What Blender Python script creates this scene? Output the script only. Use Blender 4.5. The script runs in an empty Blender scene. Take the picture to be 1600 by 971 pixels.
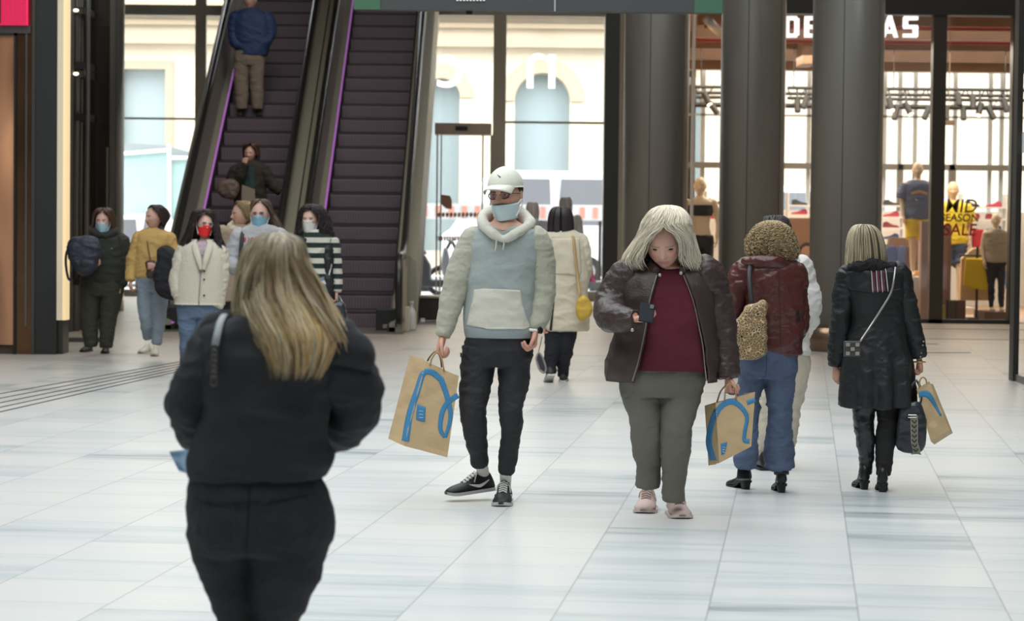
import bpy, bmesh, math, random
import numpy as np
from mathutils import Vector, Matrix, Euler, noise as mnoise
SC = bpy.context.scene
COL = SC.collection
random.seed(7)
PI = math.pi
# ------------------------------------------------------------------ camera
FPX, CAM_H = 4000.0, 1.6
PITCH, ROLL = math.atan(155.5/FPX), math.radians(0.6)
_F = Vector((0, math.cos(PITCH), -math.sin(PITCH)))
_U = Vector((0, math.sin(PITCH), math.cos(PITCH)))
_R = Vector((1, 0, 0))
_I = _R*math.cos(ROLL) + _U*math.sin(ROLL)
_J = -_R*math.sin(ROLL) + _U*math.cos(ROLL)
CAMP = Vector((0, 0, CAM_H))
cd = bpy.data.cameras.new('camera'); cam = bpy.data.objects.new('camera', cd); COL.objects.link(cam)
m = Matrix.Identity(4)
for i in range(3):
    m[i][0], m[i][1], m[i][2], m[i][3] = _I[i], _J[i], -_F[i], CAMP[i]
cam.matrix_world = m
cd.sensor_width = 36; cd.sensor_fit = 'HORIZONTAL'; cd.lens = FPX/1600*36
cd.clip_start = 0.1; cd.clip_end = 400
cd.dof.use_dof = True; cd.dof.focus_distance = 14.2; cd.dof.aperture_fstop = 5.0
SC.camera = cam
# ------------------------------------------------------------------ world, exposure
w = bpy.data.worlds.new('sky'); SC.world = w; w.use_nodes = True
bg = w.node_tree.nodes['Background']; bg.inputs[0].default_value = (0.93, 0.97, 1.0, 1); bg.inputs[1].default_value = 5.6
SC.view_settings.view_transform = 'Standard'; SC.view_settings.look = 'None'
SC.view_settings.gamma = 1; SC.view_settings.exposure = 0.27
SC.view_settings.use_curve_mapping = False
SC.cycles.use_denoising = True
SC.cycles.max_bounces = 7; SC.cycles.diffuse_bounces = 4; SC.cycles.glossy_bounces = 3
SC.cycles.transparent_max_bounces = 24; SC.cycles.transmission_bounces = 4
SC.cycles.caustics_reflective = False; SC.cycles.caustics_refractive = False
SC.cycles.sample_clamp_indirect = 6
def area_light(name, loc, sx, sy, power, col=(1, 1, 1), rot=(0, 0, 0), portal=False, spread=None):
    l = bpy.data.lights.new(name, 'AREA'); l.shape = 'RECTANGLE'; l.size = sx; l.size_y = sy
    l.energy = power; l.color = col
    if portal: l.cycles.is_portal = True
    if spread: l.spread = spread
    o = bpy.data.objects.new(name, l); COL.objects.link(o); o.location = loc; o.rotation_euler = rot
    return o
# skylight over the near half of the hall (portal: only steers world light)
area_light('skylight_portal', (-1.5, 13, 10.0), 12.4, 21.9, 1, portal=True)

# unseen fill lights added to brighten the escalator end of the hall
area_light('hall_fill_light', (-3.2, 31, 9.7), 5, 5, 330, (1, .95, .88))
area_light('hall_fill_light', (3.0, 31, 9.7), 5, 5, 260, (1, .93, .85))

# ------------------------------------------------------------------ pixel helpers (1600x971 frame)
def ray(px, py):
    return _F + _I*((px-800)/FPX) + _J*((485.5-py)/FPX)
def U(px, py, Y):
    d = ray(px, py); return CAMP + d*(Y/d.y)
def G(px, py, z=0.0):
    d = ray(px, py); return CAMP + d*((z-CAM_H)/d.z)
def S(Y): return FPX/Y          # pixels per metre at depth Y

# ------------------------------------------------------------------ materials
MATS = {}
def _nt(name):
    mt = bpy.data.materials.new(name); mt.use_nodes = True
    nt = mt.node_tree; b = nt.nodes['Principled BSDF']
    return mt, nt, b
def mat(name, col, rough=0.6, metal=0.0, bump=0.0, bscale=40, var=0.0, vscale=6, spec=0.5, emit=None, estr=0, sheen=0, coat=0, stretch=None):
    if name in MATS: return MATS[name]
    mt, nt, b = _nt(name)
    N = nt.nodes; L = nt.links
    b.inputs['Base Color'].default_value = (*col, 1); b.inputs['Roughness'].default_value = rough
    b.inputs['Metallic'].default_value = metal; b.inputs['Specular IOR Level'].default_value = spec
    if sheen: b.inputs['Sheen Weight'].default_value = sheen
    if coat: b.inputs['Coat Weight'].default_value = coat
    if emit: b.inputs['Emission Color'].default_value = (*emit, 1); b.inputs['Emission Strength'].default_value = estr
    if bump or var:
        tc = N.new('ShaderNodeTexCoord'); mp = N.new('ShaderNodeMapping'); L.new(tc.outputs['Object'], mp.inputs[0])
        if stretch: mp.inputs['Scale'].default_value = stretch
    if var:
        n1 = N.new('ShaderNodeTexNoise'); n1.inputs['Scale'].default_value = vscale; n1.inputs['Detail'].default_value = 4
        L.new(mp.outputs[0], n1.inputs['Vector'])
        r = N.new('ShaderNodeMapRange'); r.inputs[1].default_value = .3; r.inputs[2].default_value = .7
        r.inputs[3].default_value = 1-var; r.inputs[4].default_value = 1+var; L.new(n1.outputs[0], r.inputs[0])
        mx = N.new('ShaderNodeVectorMath'); mx.operation = 'SCALE'; mx.inputs[0].default_value = col
        L.new(r.outputs[0], mx.inputs['Scale']); L.new(mx.outputs[0], b.inputs['Base Color'])
    if bump:
        n2 = N.new('ShaderNodeTexNoise'); n2.inputs['Scale'].default_value = bscale; n2.inputs['Detail'].default_value = 5
        L.new(mp.outputs[0], n2.inputs['Vector'])
        bp = N.new('ShaderNodeBump'); bp.inputs['Strength'].default_value = bump; bp.inputs['Distance'].default_value = 0.01
        L.new(n2.outputs[0], bp.inputs['Height']); L.new(bp.outputs[0], b.inputs['Normal'])
    MATS[name] = mt
    return mt
def attr_mat(name, rough=0.5, attr='Col', bump=0, bscale=60, spec=.5, sheen=0, aniso=0):
    if name in MATS: return MATS[name]
    mt, nt, b = _nt(name)
    a = nt.nodes.new('ShaderNodeAttribute'); a.attribute_name = attr
    nt.links.new(a.outputs['Color'], b.inputs['Base Color'])
    b.inputs['Roughness'].default_value = rough; b.inputs['Specular IOR Level'].default_value = spec
    if bump:
        n2 = nt.nodes.new('ShaderNodeTexNoise'); n2.inputs['Scale'].default_value = bscale
        tc = nt.nodes.new('ShaderNodeTexCoord'); nt.links.new(tc.outputs['Object'], n2.inputs['Vector'])
        bp = nt.nodes.new('ShaderNodeBump'); bp.inputs['Strength'].default_value = bump; bp.inputs['Distance'].default_value = .01
        nt.links.new(n2.outputs[0], bp.inputs['Height']); nt.links.new(bp.outputs[0], b.inputs['Normal'])
    MATS[name] = mt
    return mt
def glass_mat(name='clear_glass', refl=0.03, tint=(1, 1, 1)):
    if name in MATS: return MATS[name]
    mt = bpy.data.materials.new(name); mt.use_nodes = True; nt = mt.node_tree; N = nt.nodes; L = nt.links
    N.clear(); o = N.new('ShaderNodeOutputMaterial'); t = N.new('ShaderNodeBsdfTransparent'); g = N.new('ShaderNodeBsdfGlossy')
    t.inputs[0].default_value = (*tint, 1); g.inputs['Roughness'].default_value = 0.02
    mx = N.new('ShaderNodeMixShader'); mx.inputs[0].default_value = refl
    L.new(t.outputs[0], mx.inputs[1]); L.new(g.outputs[0], mx.inputs[2]); L.new(mx.outputs[0], o.inputs[0])
    MATS[name] = mt
    return mt
def s2l(r, g, b):
    f = lambda c: ((c/255)/12.92 if c/255 <= .04045 else ((c/255+.055)/1.055)**2.4)
    return (f(r), f(g), f(b))

# ------------------------------------------------------------------ object helpers
def link_mesh(name, me, m=None, parent=None, smooth=False):
    o = bpy.data.objects.new(name, me); COL.objects.link(o)
    if m is not None and not me.materials: me.materials.append(m)
    if smooth: me.shade_smooth()
    if parent is not None: o.parent = parent
    return o
def tag(o, label=None, cat=None, group=None, kind=None):
    if label: o['label'] = label
    if cat: o['category'] = cat
    if group: o['group'] = group
    if kind: o['kind'] = kind
    return o
def empty(name, loc=(0, 0, 0), label=None, cat=None, group=None):
    o = bpy.data.objects.new(name, None); COL.objects.link(o); o.location = loc
    o.empty_display_size = .1
    bpy.context.view_layer.update()
    return tag(o, label, cat, group)
def keep(o, parent):
    """parent while o's mesh is written in world coordinates"""
    o.parent = parent; o.matrix_parent_inverse = parent.matrix_world.inverted()
    return o
class MB:
    """collects faces in world coordinates, builds ONE object"""
    def __init__(s): s.v = []; s.f = []; s.mi = []; s.cur = 0
    def add(s, vs, fs):
        n = len(s.v); s.v += [tuple(v) for v in vs]; s.f += [tuple(i+n for i in f) for f in fs]; s.mi += [s.cur]*len(fs); return s
    def box(s, x0, x1, y0, y1, z0, z1):
        vs = [(x, y, z) for z in (z0, z1) for y in (y0, y1) for x in (x0, x1)]
        return s.add(vs, [(0, 2, 3, 1), (4, 5, 7, 6), (0, 1, 5, 4), (2, 6, 7, 3), (0, 4, 6, 2), (1, 3, 7, 5)])
    def obox(s, M, x0, x1, y0, y1, z0, z1):
        vs = [M @ Vector((x, y, z)) for z in (z0, z1) for y in (y0, y1) for x in (x0, x1)]
        return s.add(vs, [(0, 2, 3, 1), (4, 5, 7, 6), (0, 1, 5, 4), (2, 6, 7, 3), (0, 4, 6, 2), (1, 3, 7, 5)])
    def tube(s, pts, r, n=10, cap=True, flat=1.0):
        pts = [Vector(p) for p in pts]; rs = r if hasattr(r, '__len__') else [r]*len(pts)
        rings = frames(pts); base = len(s.v); vs = []; fs = []
        for p, (a, b), rr in zip(pts, rings, rs):
            for k in range(n):
                t = 2*PI*k/n; vs.append(p + a*(rr*math.cos(t)) + b*(rr*flat*math.sin(t)))
        for i in range(len(pts)-1):
            for k in range(n):
                k2 = (k+1) % n; fs.append((i*n+k, i*n+k2, (i+1)*n+k2, (i+1)*n+k))
        if cap:
            fs.append(tuple(range(n))[::-1]); fs.append(tuple((len(pts)-1)*n+k for k in range(n)))
        return s.add(vs, fs)
    def prism(s, pts2, fn, t0, t1):
        """polygon pts2 extruded; fn(a,b,t)->point"""
        n = len(pts2); vs = [fn(a, b, t0) for a, b in pts2]+[fn(a, b, t1) for a, b in pts2]
        fs = [tuple(range(n)), tuple(range(2*n-1, n-1, -1))]+[(i, n+i, n+(i+1) % n, (i+1) % n) for i in range(n)]
        return s.add(vs, fs)
    def ell(s, c, rx, ry, rz, M=None, nu=20, nv=12):
        vs = []; fs = []
        for j in range(nv+1):
            th = PI*j/nv
            for i in range(nu):
                ph = 2*PI*i/nu
                v = Vector((rx*math.sin(th)*math.cos(ph), ry*math.sin(th)*math.sin(ph), rz*math.cos(th)))
                if M is not None: v = M @ v
                vs.append(Vector(c)+v)
        for j in range(nv):
            for i in range(nu):
                i2 = (i+1) % nu; fs.append((j*nu+i, (j+1)*nu+i, (j+1)*nu+i2, j*nu+i2))
        return s.add(vs, fs)
    def lathe(s, c, prof, n=32):
        vs = []; fs = []
        for r, z in prof:
            for k in range(n):
                t = 2*PI*k/n; vs.append((c[0]+r*math.cos(t), c[1]+r*math.sin(t), c[2]+z))
        for i in range(len(prof)-1):
            for k in range(n):
                k2 = (k+1) % n; fs.append((i*n+k, i*n+k2, (i+1)*n+k2, (i+1)*n+k))
        fs.append(tuple(range(n))[::-1]); fs.append(tuple((len(prof)-1)*n+k for k in range(n)))
        return s.add(vs, fs)
    def mesh(s, name='m'):
        me = bpy.data.meshes.new(name); me.from_pydata(s.v, [], s.f); me.update(); return me
    def build(s, name, m, parent=None, smooth=False, bevel=0):
        me = s.mesh(name)
        ms = m if isinstance(m, (list, tuple)) else [m]
        for x in ms: me.materials.append(x)
        if len(ms) > 1: me.polygons.foreach_set('material_index', s.mi)
        bm = bmesh.new(); bm.from_mesh(me); bmesh.ops.recalc_face_normals(bm, faces=bm.faces); bm.to_mesh(me); bm.free()
        o = bpy.data.objects.new(name, me); COL.objects.link(o)
        if smooth: me.shade_smooth()
        if bevel:
            b = o.modifiers.new('bevel', 'BEVEL'); b.width = bevel; b.segments = 2; b.limit_method = 'ANGLE'
        if parent is not None: keep(o, parent)
        return o
def frames(pts):
    out = []; prev = None
    for i in range(len(pts)):
        a = pts[max(i-1, 0)]; b = pts[min(i+1, len(pts)-1)]
        t = (b-a)
        t = t.normalized() if t.length > 1e-9 else Vector((0, 0, 1))
        if prev is None:
            r = Vector((1, 0, 0)) if abs(t.x) < .9 else Vector((0, 1, 0))
            u = (r - t*r.dot(t)).normalized()
        else:
            u = prev - t*prev.dot(t)
            u = u.normalized() if u.length > 1e-6 else t.orthogonal().normalized()
        out.append((u, t.cross(u))); prev = u
    return out
def struct(name, mb, m, **k):
    return tag(mb.build(name, m, **k), kind='structure')
def text_obj(name, s, loc, size, m, rot=(PI/2, 0, 0), extrude=.002, parent=None, align='CENTER', sx=1.0, bold=0.0, shear=0.0):
    c = bpy.data.curves.new(name, 'FONT'); c.body = s; c.size = size; c.extrude = extrude; c.align_x = align; c.align_y = 'BOTTOM_BASELINE'
    c.offset = bold; c.shear = shear
    tmp = bpy.data.objects.new('tmp', c); COL.objects.link(tmp); dg = bpy.context.evaluated_depsgraph_get()
    me = bpy.data.meshes.new_from_object(tmp.evaluated_get(dg)); bpy.data.objects.remove(tmp); me.name = name
    me.materials.clear(); me.materials.append(m); o = bpy.data.objects.new(name, me); COL.objects.link(o)
    o.location = loc; o.rotation_euler = rot; o.scale = (sx, 1, 1)
    if parent is not None:
        bpy.context.view_layer.update(); keep(o, parent)
    return o
# ================================================================== SETTING
# floor: strips 0.6 m wide running along the hall, each cut into slabs with fine cross veins
def floor_mat():
    mt, nt, b = _nt('stone_floor'); N = nt.nodes; L = nt.links
    tc = N.new('ShaderNodeTexCoord'); mp = N.new('ShaderNodeMapping'); L.new(tc.outputs['Object'], mp.inputs[0])
    mp.inputs['Rotation'].default_value = (0, 0, math.radians(6.45))
    mp.inputs['Location'].default_value = (0.355, 0, 0)
    sep = N.new('ShaderNodeSeparateXYZ'); L.new(mp.outputs[0], sep.inputs[0])
    def mth(op, a, b_=None, c=None):
        n = N.new('ShaderNodeMath'); n.operation = op
        for i, v in enumerate((a, b_, c)):
            if v is None: continue
            if isinstance(v, (int, float)): n.inputs[i].default_value = v
            else: L.new(v, n.inputs[i])
        return n.outputs[0]
    X = mth('DIVIDE', sep.outputs[0], 0.60); xi = mth('FLOOR', X); xf = mth('FRACT', X)
    off = N.new('ShaderNodeTexWhiteNoise'); off.noise_dimensions = '1D'; L.new(xi, off.inputs['W'])
    Yv = mth('ADD', mth('DIVIDE', sep.outputs[1], 0.62), mth('MULTIPLY', off.outputs['Value'], 7.0))
    yi = mth('FLOOR', Yv); yf = mth('FRACT', Yv)
    cid = mth('ADD', mth('MULTIPLY', xi, 17.3), yi)
    wn = N.new('ShaderNodeTexWhiteNoise'); wn.noise_dimensions = '1D'; L.new(cid, wn.inputs['W'])
    # veins: stretched noise across the strip
    cv = N.new('ShaderNodeCombineXYZ')
    L.new(mth('ADD', mth('MULTIPLY', sep.outputs[0], 0.55), mth('MULTIPLY', wn.outputs['Value'], 40)), cv.inputs[0])
    L.new(mth('MULTIPLY', sep.outputs[1], 4.2), cv.inputs[1]); L.new(mth('MULTIPLY', wn.outputs['Value'], 13), cv.inputs[2])
    nz = N.new('ShaderNodeTexNoise'); nz.inputs['Scale'].default_value = 1.0; nz.inputs['Detail'].default_value = 5; nz.inputs['Roughness'].default_value = .6
    L.new(cv.outputs[0], nz.inputs['Vector'])
    tone = mth('ADD', mth('MULTIPLY', nz.outputs[0], 1.1), mth('MULTIPLY', wn.outputs['Value'], .42))
    cr = N.new('ShaderNodeValToRGB'); e = cr.color_ramp.elements
    e[0].position = .32; e[0].color = (*s2l(128, 136, 139), 1); e[1].position = .95; e[1].color = (*s2l(207, 207, 204), 1)
    k = e.new(.55); k.color = (*s2l(186, 192, 193), 1); k = e.new(.70); k.color = (*s2l(200, 202, 201), 1)
    L.new(tone, cr.inputs[0])
    # joints
    jx = mth('LESS_THAN', mth('MINIMUM', xf, mth('SUBTRACT', 1, xf)), 0.008)
    jy = mth('LESS_THAN', mth('MINIMUM', yf, mth('SUBTRACT', 1, yf)), 0.007)
    j = mth('MAXIMUM', jx, jy)
    mx = N.new('ShaderNodeMixRGB'); L.new(mth('MULTIPLY', j, .42), mx.inputs[0]); L.new(cr.outputs[0], mx.inputs[1]); mx.inputs[2].default_value = (*s2l(120, 122, 122), 1)
    # warm indoor light and reflections painted into the floor colour, growing towards the entrance
    m3 = N.new('ShaderNodeMapRange'); m3.inputs[1].default_value = 19.0; m3.inputs[2].default_value = 31; L.new(sep.outputs[1], m3.inputs[0])
    m2 = N.new('ShaderNodeMixRGB'); m2.blend_type = 'MULTIPLY'; L.new(m3.outputs[0], m2.inputs[0]); L.new(mx.outputs[0], m2.inputs[1]); m2.inputs[2].default_value = (.60, .51, .43, 1)
    L.new(m2.outputs[0], b.inputs['Base Color'])
    b.inputs['Roughness'].default_value = .34; b.inputs['Specular IOR Level'].default_value = .4
    return mt
M_floor = floor_mat()
struct('floor', MB().box(-16, 16, -6, 46.2, -.3, 0), M_floor)
struct('street', MB().box(-40, 40, 46.2, 64, -.3, -.05), mat('asphalt', s2l(150, 150, 148), .9, bump=.3))
M_ceil = mat('ceiling_paint', s2l(150, 148, 144), .8)
c = MB(); c.box(-16, -7.7, -6, 25, 10, 10.4); c.box(4.7, 16, -6, 25, 10, 10.4); c.box(-7.7, 4.7, -6, 2, 10, 10.4); c.box(-16, 16, 24, 46.2, 10, 10.4)
for yy in range(3, 24, 3): c.box(-7.7, 4.7, yy-.06, yy+.06, 10, 10.4)
struct('ceiling', c, M_ceil)
struct('window_8', MB().box(-7.7, 4.7, 2, 24, 10.1, 10.12), glass_mat('skylight_glass', .05, (.8, .81, .81)))
M_dark = mat('anthracite_metal', s2l(52, 50, 47), .4, .3)
M_blk = mat('black_metal', s2l(26, 26, 26), .45)
M_wall = mat('hall_wall_paint', s2l(168, 162, 152), .7, var=.05)
M_wdark = mat('dark_cladding', s2l(62, 58, 54), .45)
struct('wall_back', MB().box(-16, 16, -6.3, -6, 0, 10.4), mat('shopfront_back_wall', s2l(120, 112, 104), .6))
struct('wall_left', MB().box(-9.3, -9, -6, 46, 0, 10), M_wdark)
# right-hand shop wall ends in a dark glazed post
q = G(1578, 596)
wr = MB().box(4.95, 5.1, -6, 24.6, 0, 10); struct('wall_right', wr, M_wdark)
struct('wall_far_right', MB().box(9.5, 9.8, 20, 46, 0, 10), M_wall)
# ---------------- facade (glazed) at Y=46
FY = 46.0
def X_(px, Y, py=330): return U(px, py, Y).x
def Z_(py, Y, px=800): return U(px, py, Y).z
M_mul = mat('grey_window_frame', s2l(146, 141, 130), .5, .1)
fa = MB()
def vbar(mb, x0, x1, y0, y1, Y, t=.12):
    a = U(x0, (y0+y1)/2, Y).x; b = U(x1, (y0+y1)/2, Y).x
    mb.box(a, b, Y-t/2, Y+t/2, U((x0+x1)/2, y1, Y).z, U((x0+x1)/2, y0, Y).z)
def vfull(mb, x0, x1, Y, z0=0, z1=10, t=.14, py=200):
    mb.box(U(x0, py, Y).x, U(x1, py, Y).x, Y-t/2, Y+t/2, z0, z1)
zt = Z_(192, FY)
# left bay of window
w1 = MB(); vfull(w1, 305, 322, FY); vfull(w1, 178, 190, FY)
w1.box(U(187, 100, FY).x, U(360, 100, FY).x, FY-.1, FY+.1, Z_(24, FY, 250), Z_(8, FY, 250))
w1.box(U(187, 185, FY).x, U(305, 185, FY).x, FY-.05, FY+.05, Z_(187, FY, 250), Z_(184, FY, 250))
w1.box(U(187, 185, FY).x, U(360, 185, FY).x, FY-.08, FY+.08, 0, .12)
struct('window_1', w1, M_mul)
w2 = MB(); vfull(w2, 770, 790, FY); vfull(w2, 943, 974, FY, t=.5); vfull(w2, 352, 362, FY)
w2.box(U(655, 20, FY).x, U(975, 20, FY).x, FY-.1, FY+.1, Z_(25, FY), Z_(2, FY))
w2.box(U(788, 185, FY).x, U(943, 185, FY).x, FY-.05, FY+.05, Z_(193.5, FY, 866), Z_(190, FY, 866))
w2.box(U(788, 185, FY).x, U(970, 185, FY).x, FY-.15, FY+.15, 0, Z_(455, FY, 866))
struct('window_2', w2, M_mul)
struct('window_3', MB().box(U(187, 200, FY).x, U(305, 200, FY).x, FY-.006, FY+.006, .12, 10).box(U(322, 200, FY).x, U(352, 200, FY).x, FY-.006, FY+.006, .12, 10).box(U(790, 200, FY).x, U(943, 200, FY).x, FY-.006, FY+.006, Z_(455, FY, 866), 10).box(U(690, 200, FY).x, U(770, 200, FY).x, FY-.006, FY+.006, zt, 10), glass_mat())
# upper facade wall / remaining opaque parts
struct('wall_front', MB().box(-9.3, U(180, 200, FY).x, FY-.1, FY+.2, 0, 10).box(U(974, 200, FY).x, U(1086, 200, FY).x, FY-.1, FY+.2, 0, 10).box(-9.3, 9.8, FY-.1, FY+.1, 7.2, 10), M_dark)
# entrance door: header box, thin frames, glass, decals
DY = 45.2
dr = empty('door_1', (U(724, 400, DY).x, DY, 0)); tag(dr, kind='structure')
h = MB().box(U(680, 200, DY).x, U(768, 200, DY).x, DY-.25, DY+.3, Z_(212, DY), Z_(194, DY))
h.build('door_header', mat('brown_grey_metal', s2l(170, 152, 138), .5, .1), dr)
MB().box(U(712, 200, DY).x, U(731, 200, DY).x, DY-.27, DY-.25, Z_(206, DY), Z_(199, DY)).build('door_sensor', M_blk, dr)
f = MB()
for a, b in ((681, 683.5), (687.5, 689.5), (752, 754.5), (765, 770)):
    f.box(U(a, 350, DY).x, U(b, 350, DY).x, DY-.03, DY+.03, 0, Z_(212, DY))
f.box(U(681, 350, DY).x, U(768, 350, DY).x, DY-.04, DY+.04, 0, .09)
f.build('door_frame', M_mul, dr)
MB().box(U(683, 350, DY).x, U(765, 350, DY).x, DY-.006, DY+.006, .09, Z_(212, DY)).build('door_glass', glass_mat(), dr)
M_dec = mat('brown_decal', s2l(150, 112, 92), .6)
dc = MB()
def shp(mb, pts, Y, t=.004):
    mb.prism([(p[0], p[1]) for p in pts], lambda a, b, tt: U(a, b, Y)+Vector((0, tt, 0)), 0, t)
shp(dc, [(689, 304), (703, 306), (706, 312), (706, 327), (697, 326), (690, 320)], DY-.02)
for i in range(11):
    x = 684+i*6.2; shp(dc, [(x, 333), (x+4, 332), (x+5.2, 336), (x+3, 339.5), (x, 339)], DY-.02)
for i in range(13):
    x = 680+i*4.2; shp(dc, [(x, 369), (x+3.6, 370), (x+3.8, 376), (x+1, 377)], DY-.02)
dc.build('door_decal', M_dec, dr)
# white lettering on the glass seen from inside (mirrored)
M_fro = bpy.data.materials.new('white_vinyl'); M_fro.use_nodes = True
_b = M_fro.node_tree.nodes['Principled BSDF']; _b.inputs['Base Color'].default_value = (.9, .9, .9, 1); _b.inputs['Roughness'].default_value = .8
_t = M_fro.node_tree.nodes.new('ShaderNodeBsdfTranslucent'); _t.inputs[0].default_value = (1, 1, 1, 1)
_m = M_fro.node_tree.nodes.new('ShaderNodeMixShader'); _m.inputs[0].default_value = .85
M_fro.node_tree.links.new(_b.outputs[0], _m.inputs[1]); M_fro.node_tree.links.new(_t.outputs[0], _m.inputs[2]); M_fro.node_tree.links.new(_m.outputs[0], M_fro.node_tree.nodes['Material Output'].inputs[0])
for ch, px, py, sz in (('n', 845, 138, 1.35), ('e', 748, 134, .95), ('c', 703, 136, 1.25)):
    p = U(px, py, FY-.03); t = text_obj('window_lettering', ch, p, sz, M_fro, rot=(PI/2, 0, 0), extrude=.002, sx=-1)
    tag(t, 'white vinyl letter on the glass front above the entrance, reading %s in mirror view' % ch, 'lettering', 'mirrored letters on the glass front')
# ---------------- exterior building, fence, vehicles
BY = 63.0
M_stone = mat('pale_limestone', s2l(196, 184, 162), .85, bump=.8, bscale=2, var=.08, vscale=1.2)
M_blue = mat('pale_blue_glazing', s2l(150, 164, 167), .25)
M_rev = mat('stone_reveal', s2l(160, 148, 128), .85)
eb = empty('building', (0, BY, 0), 'pale stone building with arched windows across the street', 'building')
def ext_wall():
    """wall with holes: columns of boxes around rectangular / arched openings"""
    mb = MB(); openings = []
    x0, x1 = -16, 16
    ops = [(U(188, 200, BY).x, U(258, 200, BY).x, .6, Z_(108, BY, 220), False),
           (U(660, 200, BY).x, U(718, 200, BY).x, .6, Z_(152, BY, 700), True),
           (U(804, 200, BY).x, U(890, 200, BY).x, .6, Z_(158, BY, 848), True),
           (U(1010, 200, BY).x, U(1096, 200, BY).x, .6, Z_(158, BY, 848), True),
           ]
    cur = x0
    for a, b, z0, zs, arch in ops:
        mb.box(cur, a, BY, BY+.5, 0, 12); mb.box(a, b, BY, BY+.5, 0, z0)
        if not arch: mb.box(a, b, BY, BY+.5, zs, 12)
        else:
            r = (b-a)/2; cx = (a+b)/2; n = 20
            for i in range(n):
                t0, t1 = PI*i/n, PI*(i+1)/n
                xa, xb = cx+r*math.cos(t1), cx+r*math.cos(t0); za, zb = zs+r*math.sin(t1), zs+r*math.sin(t0)
                vs = [(xa, y, za) for y in (BY, BY+.5)]+[(xb, y, zb) for y in (BY, BY+.5)]+[(xb, y, 12) for y in (BY, BY+.5)]+[(xa, y, 12) for y in (BY, BY+.5)]
                mb.add(vs, [(0, 2, 4, 6), (1, 7, 5, 3), (0, 1, 3, 2)])
        cur = b
    mb.box(cur, x1, BY, BY+.5, 0, 12)
    return mb, ops
mb, ops = ext_wall(); mb.build('facade', M_stone, eb)
for a, b, z0, zs, arch in ops:
    r = (b-a)/2
    MB().box(a, b, BY+.42, BY+.46, z0, zs+(r if arch else 0)).build('window_pane', M_blue, eb)
    fr = MB()
    if arch:
        n = 20; cx = (a+b)/2
        for i in range(n):
            t0, t1 = PI*i/n, PI*(i+1)/n; R0, R1 = r+.02, r+.34
            P = lambda R, t, y: (cx+R*math.cos(t), y, zs+R*math.sin(t))
            vs = [P(R0, t0, BY-.06), P(R1, t0, BY-.06), P(R1, t1, BY-.06), P(R0, t1, BY-.06), P(R0, t0, BY), P(R1, t0, BY), P(R1, t1, BY), P(R0, t1, BY)]
            fr.add(vs, [(0, 1, 2, 3), (1, 5, 6, 2), (0, 3, 7, 4), (4, 7, 6, 5)])
        fr.build('arch_surround', mat('stone_arch', s2l(176, 160, 134), .85, bump=.3), eb)
    else:
        fr.box(b, b+.2, BY-.05, BY, z0, zs+.2); fr.box(a-.2, b, BY-.05, BY, zs, zs+.2); fr.build('window_surround', M_rev, eb)
cn = MB()
for py, h_, d_ in ((75, .22, .35), (45, .12, .2), (28, .3, .5)):
    z = Z_(py, BY); cn.box(-16, 16, BY-d_, BY, z, z+h_)
cn.build('cornice', mat('cornice_stone', s2l(168, 152, 128), .85), eb)
# building fence (turquoise panels)
FN = 55.0
fn = empty('site_fence', U(240, 460, FN), 'pale green hoarding panels beyond the left window', 'fence')
M_hoard = mat('pale_green_hoarding', s2l(150, 176, 172), .7, var=.06)
for a, b, t in ((186, 262, 238), (268, 318, 246)):
    MB().box(U(a, 300, FN).x, U(b, 300, FN).x, FN, FN+.05, 0, Z_(t, FN, 240)).build('hoarding_panel', M_hoard, fn)
MB().tube([U(186, 241, FN-.05), U(262, 235, FN-.05)], .04).tube([U(268, 247, FN-.05), U(318, 247, FN-.05)], .04).tube([U(264, 225, FN-.05), U(265, 470, FN-.05)], .04).build('fence_rail', mat('white_paint', (.8, .8, .8), .5), fn)
# a grey awning roof line over the fence
MB().prism([(186, 222), (262, 228), (318, 243), (318, 250), (186, 240)], lambda a, b, t: U(a, b, FN+.6)+Vector((0, t, 0)), 0, .2).build('fence_cover', mat('grey_cover', s2l(140, 146, 146), .8), fn)

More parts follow.
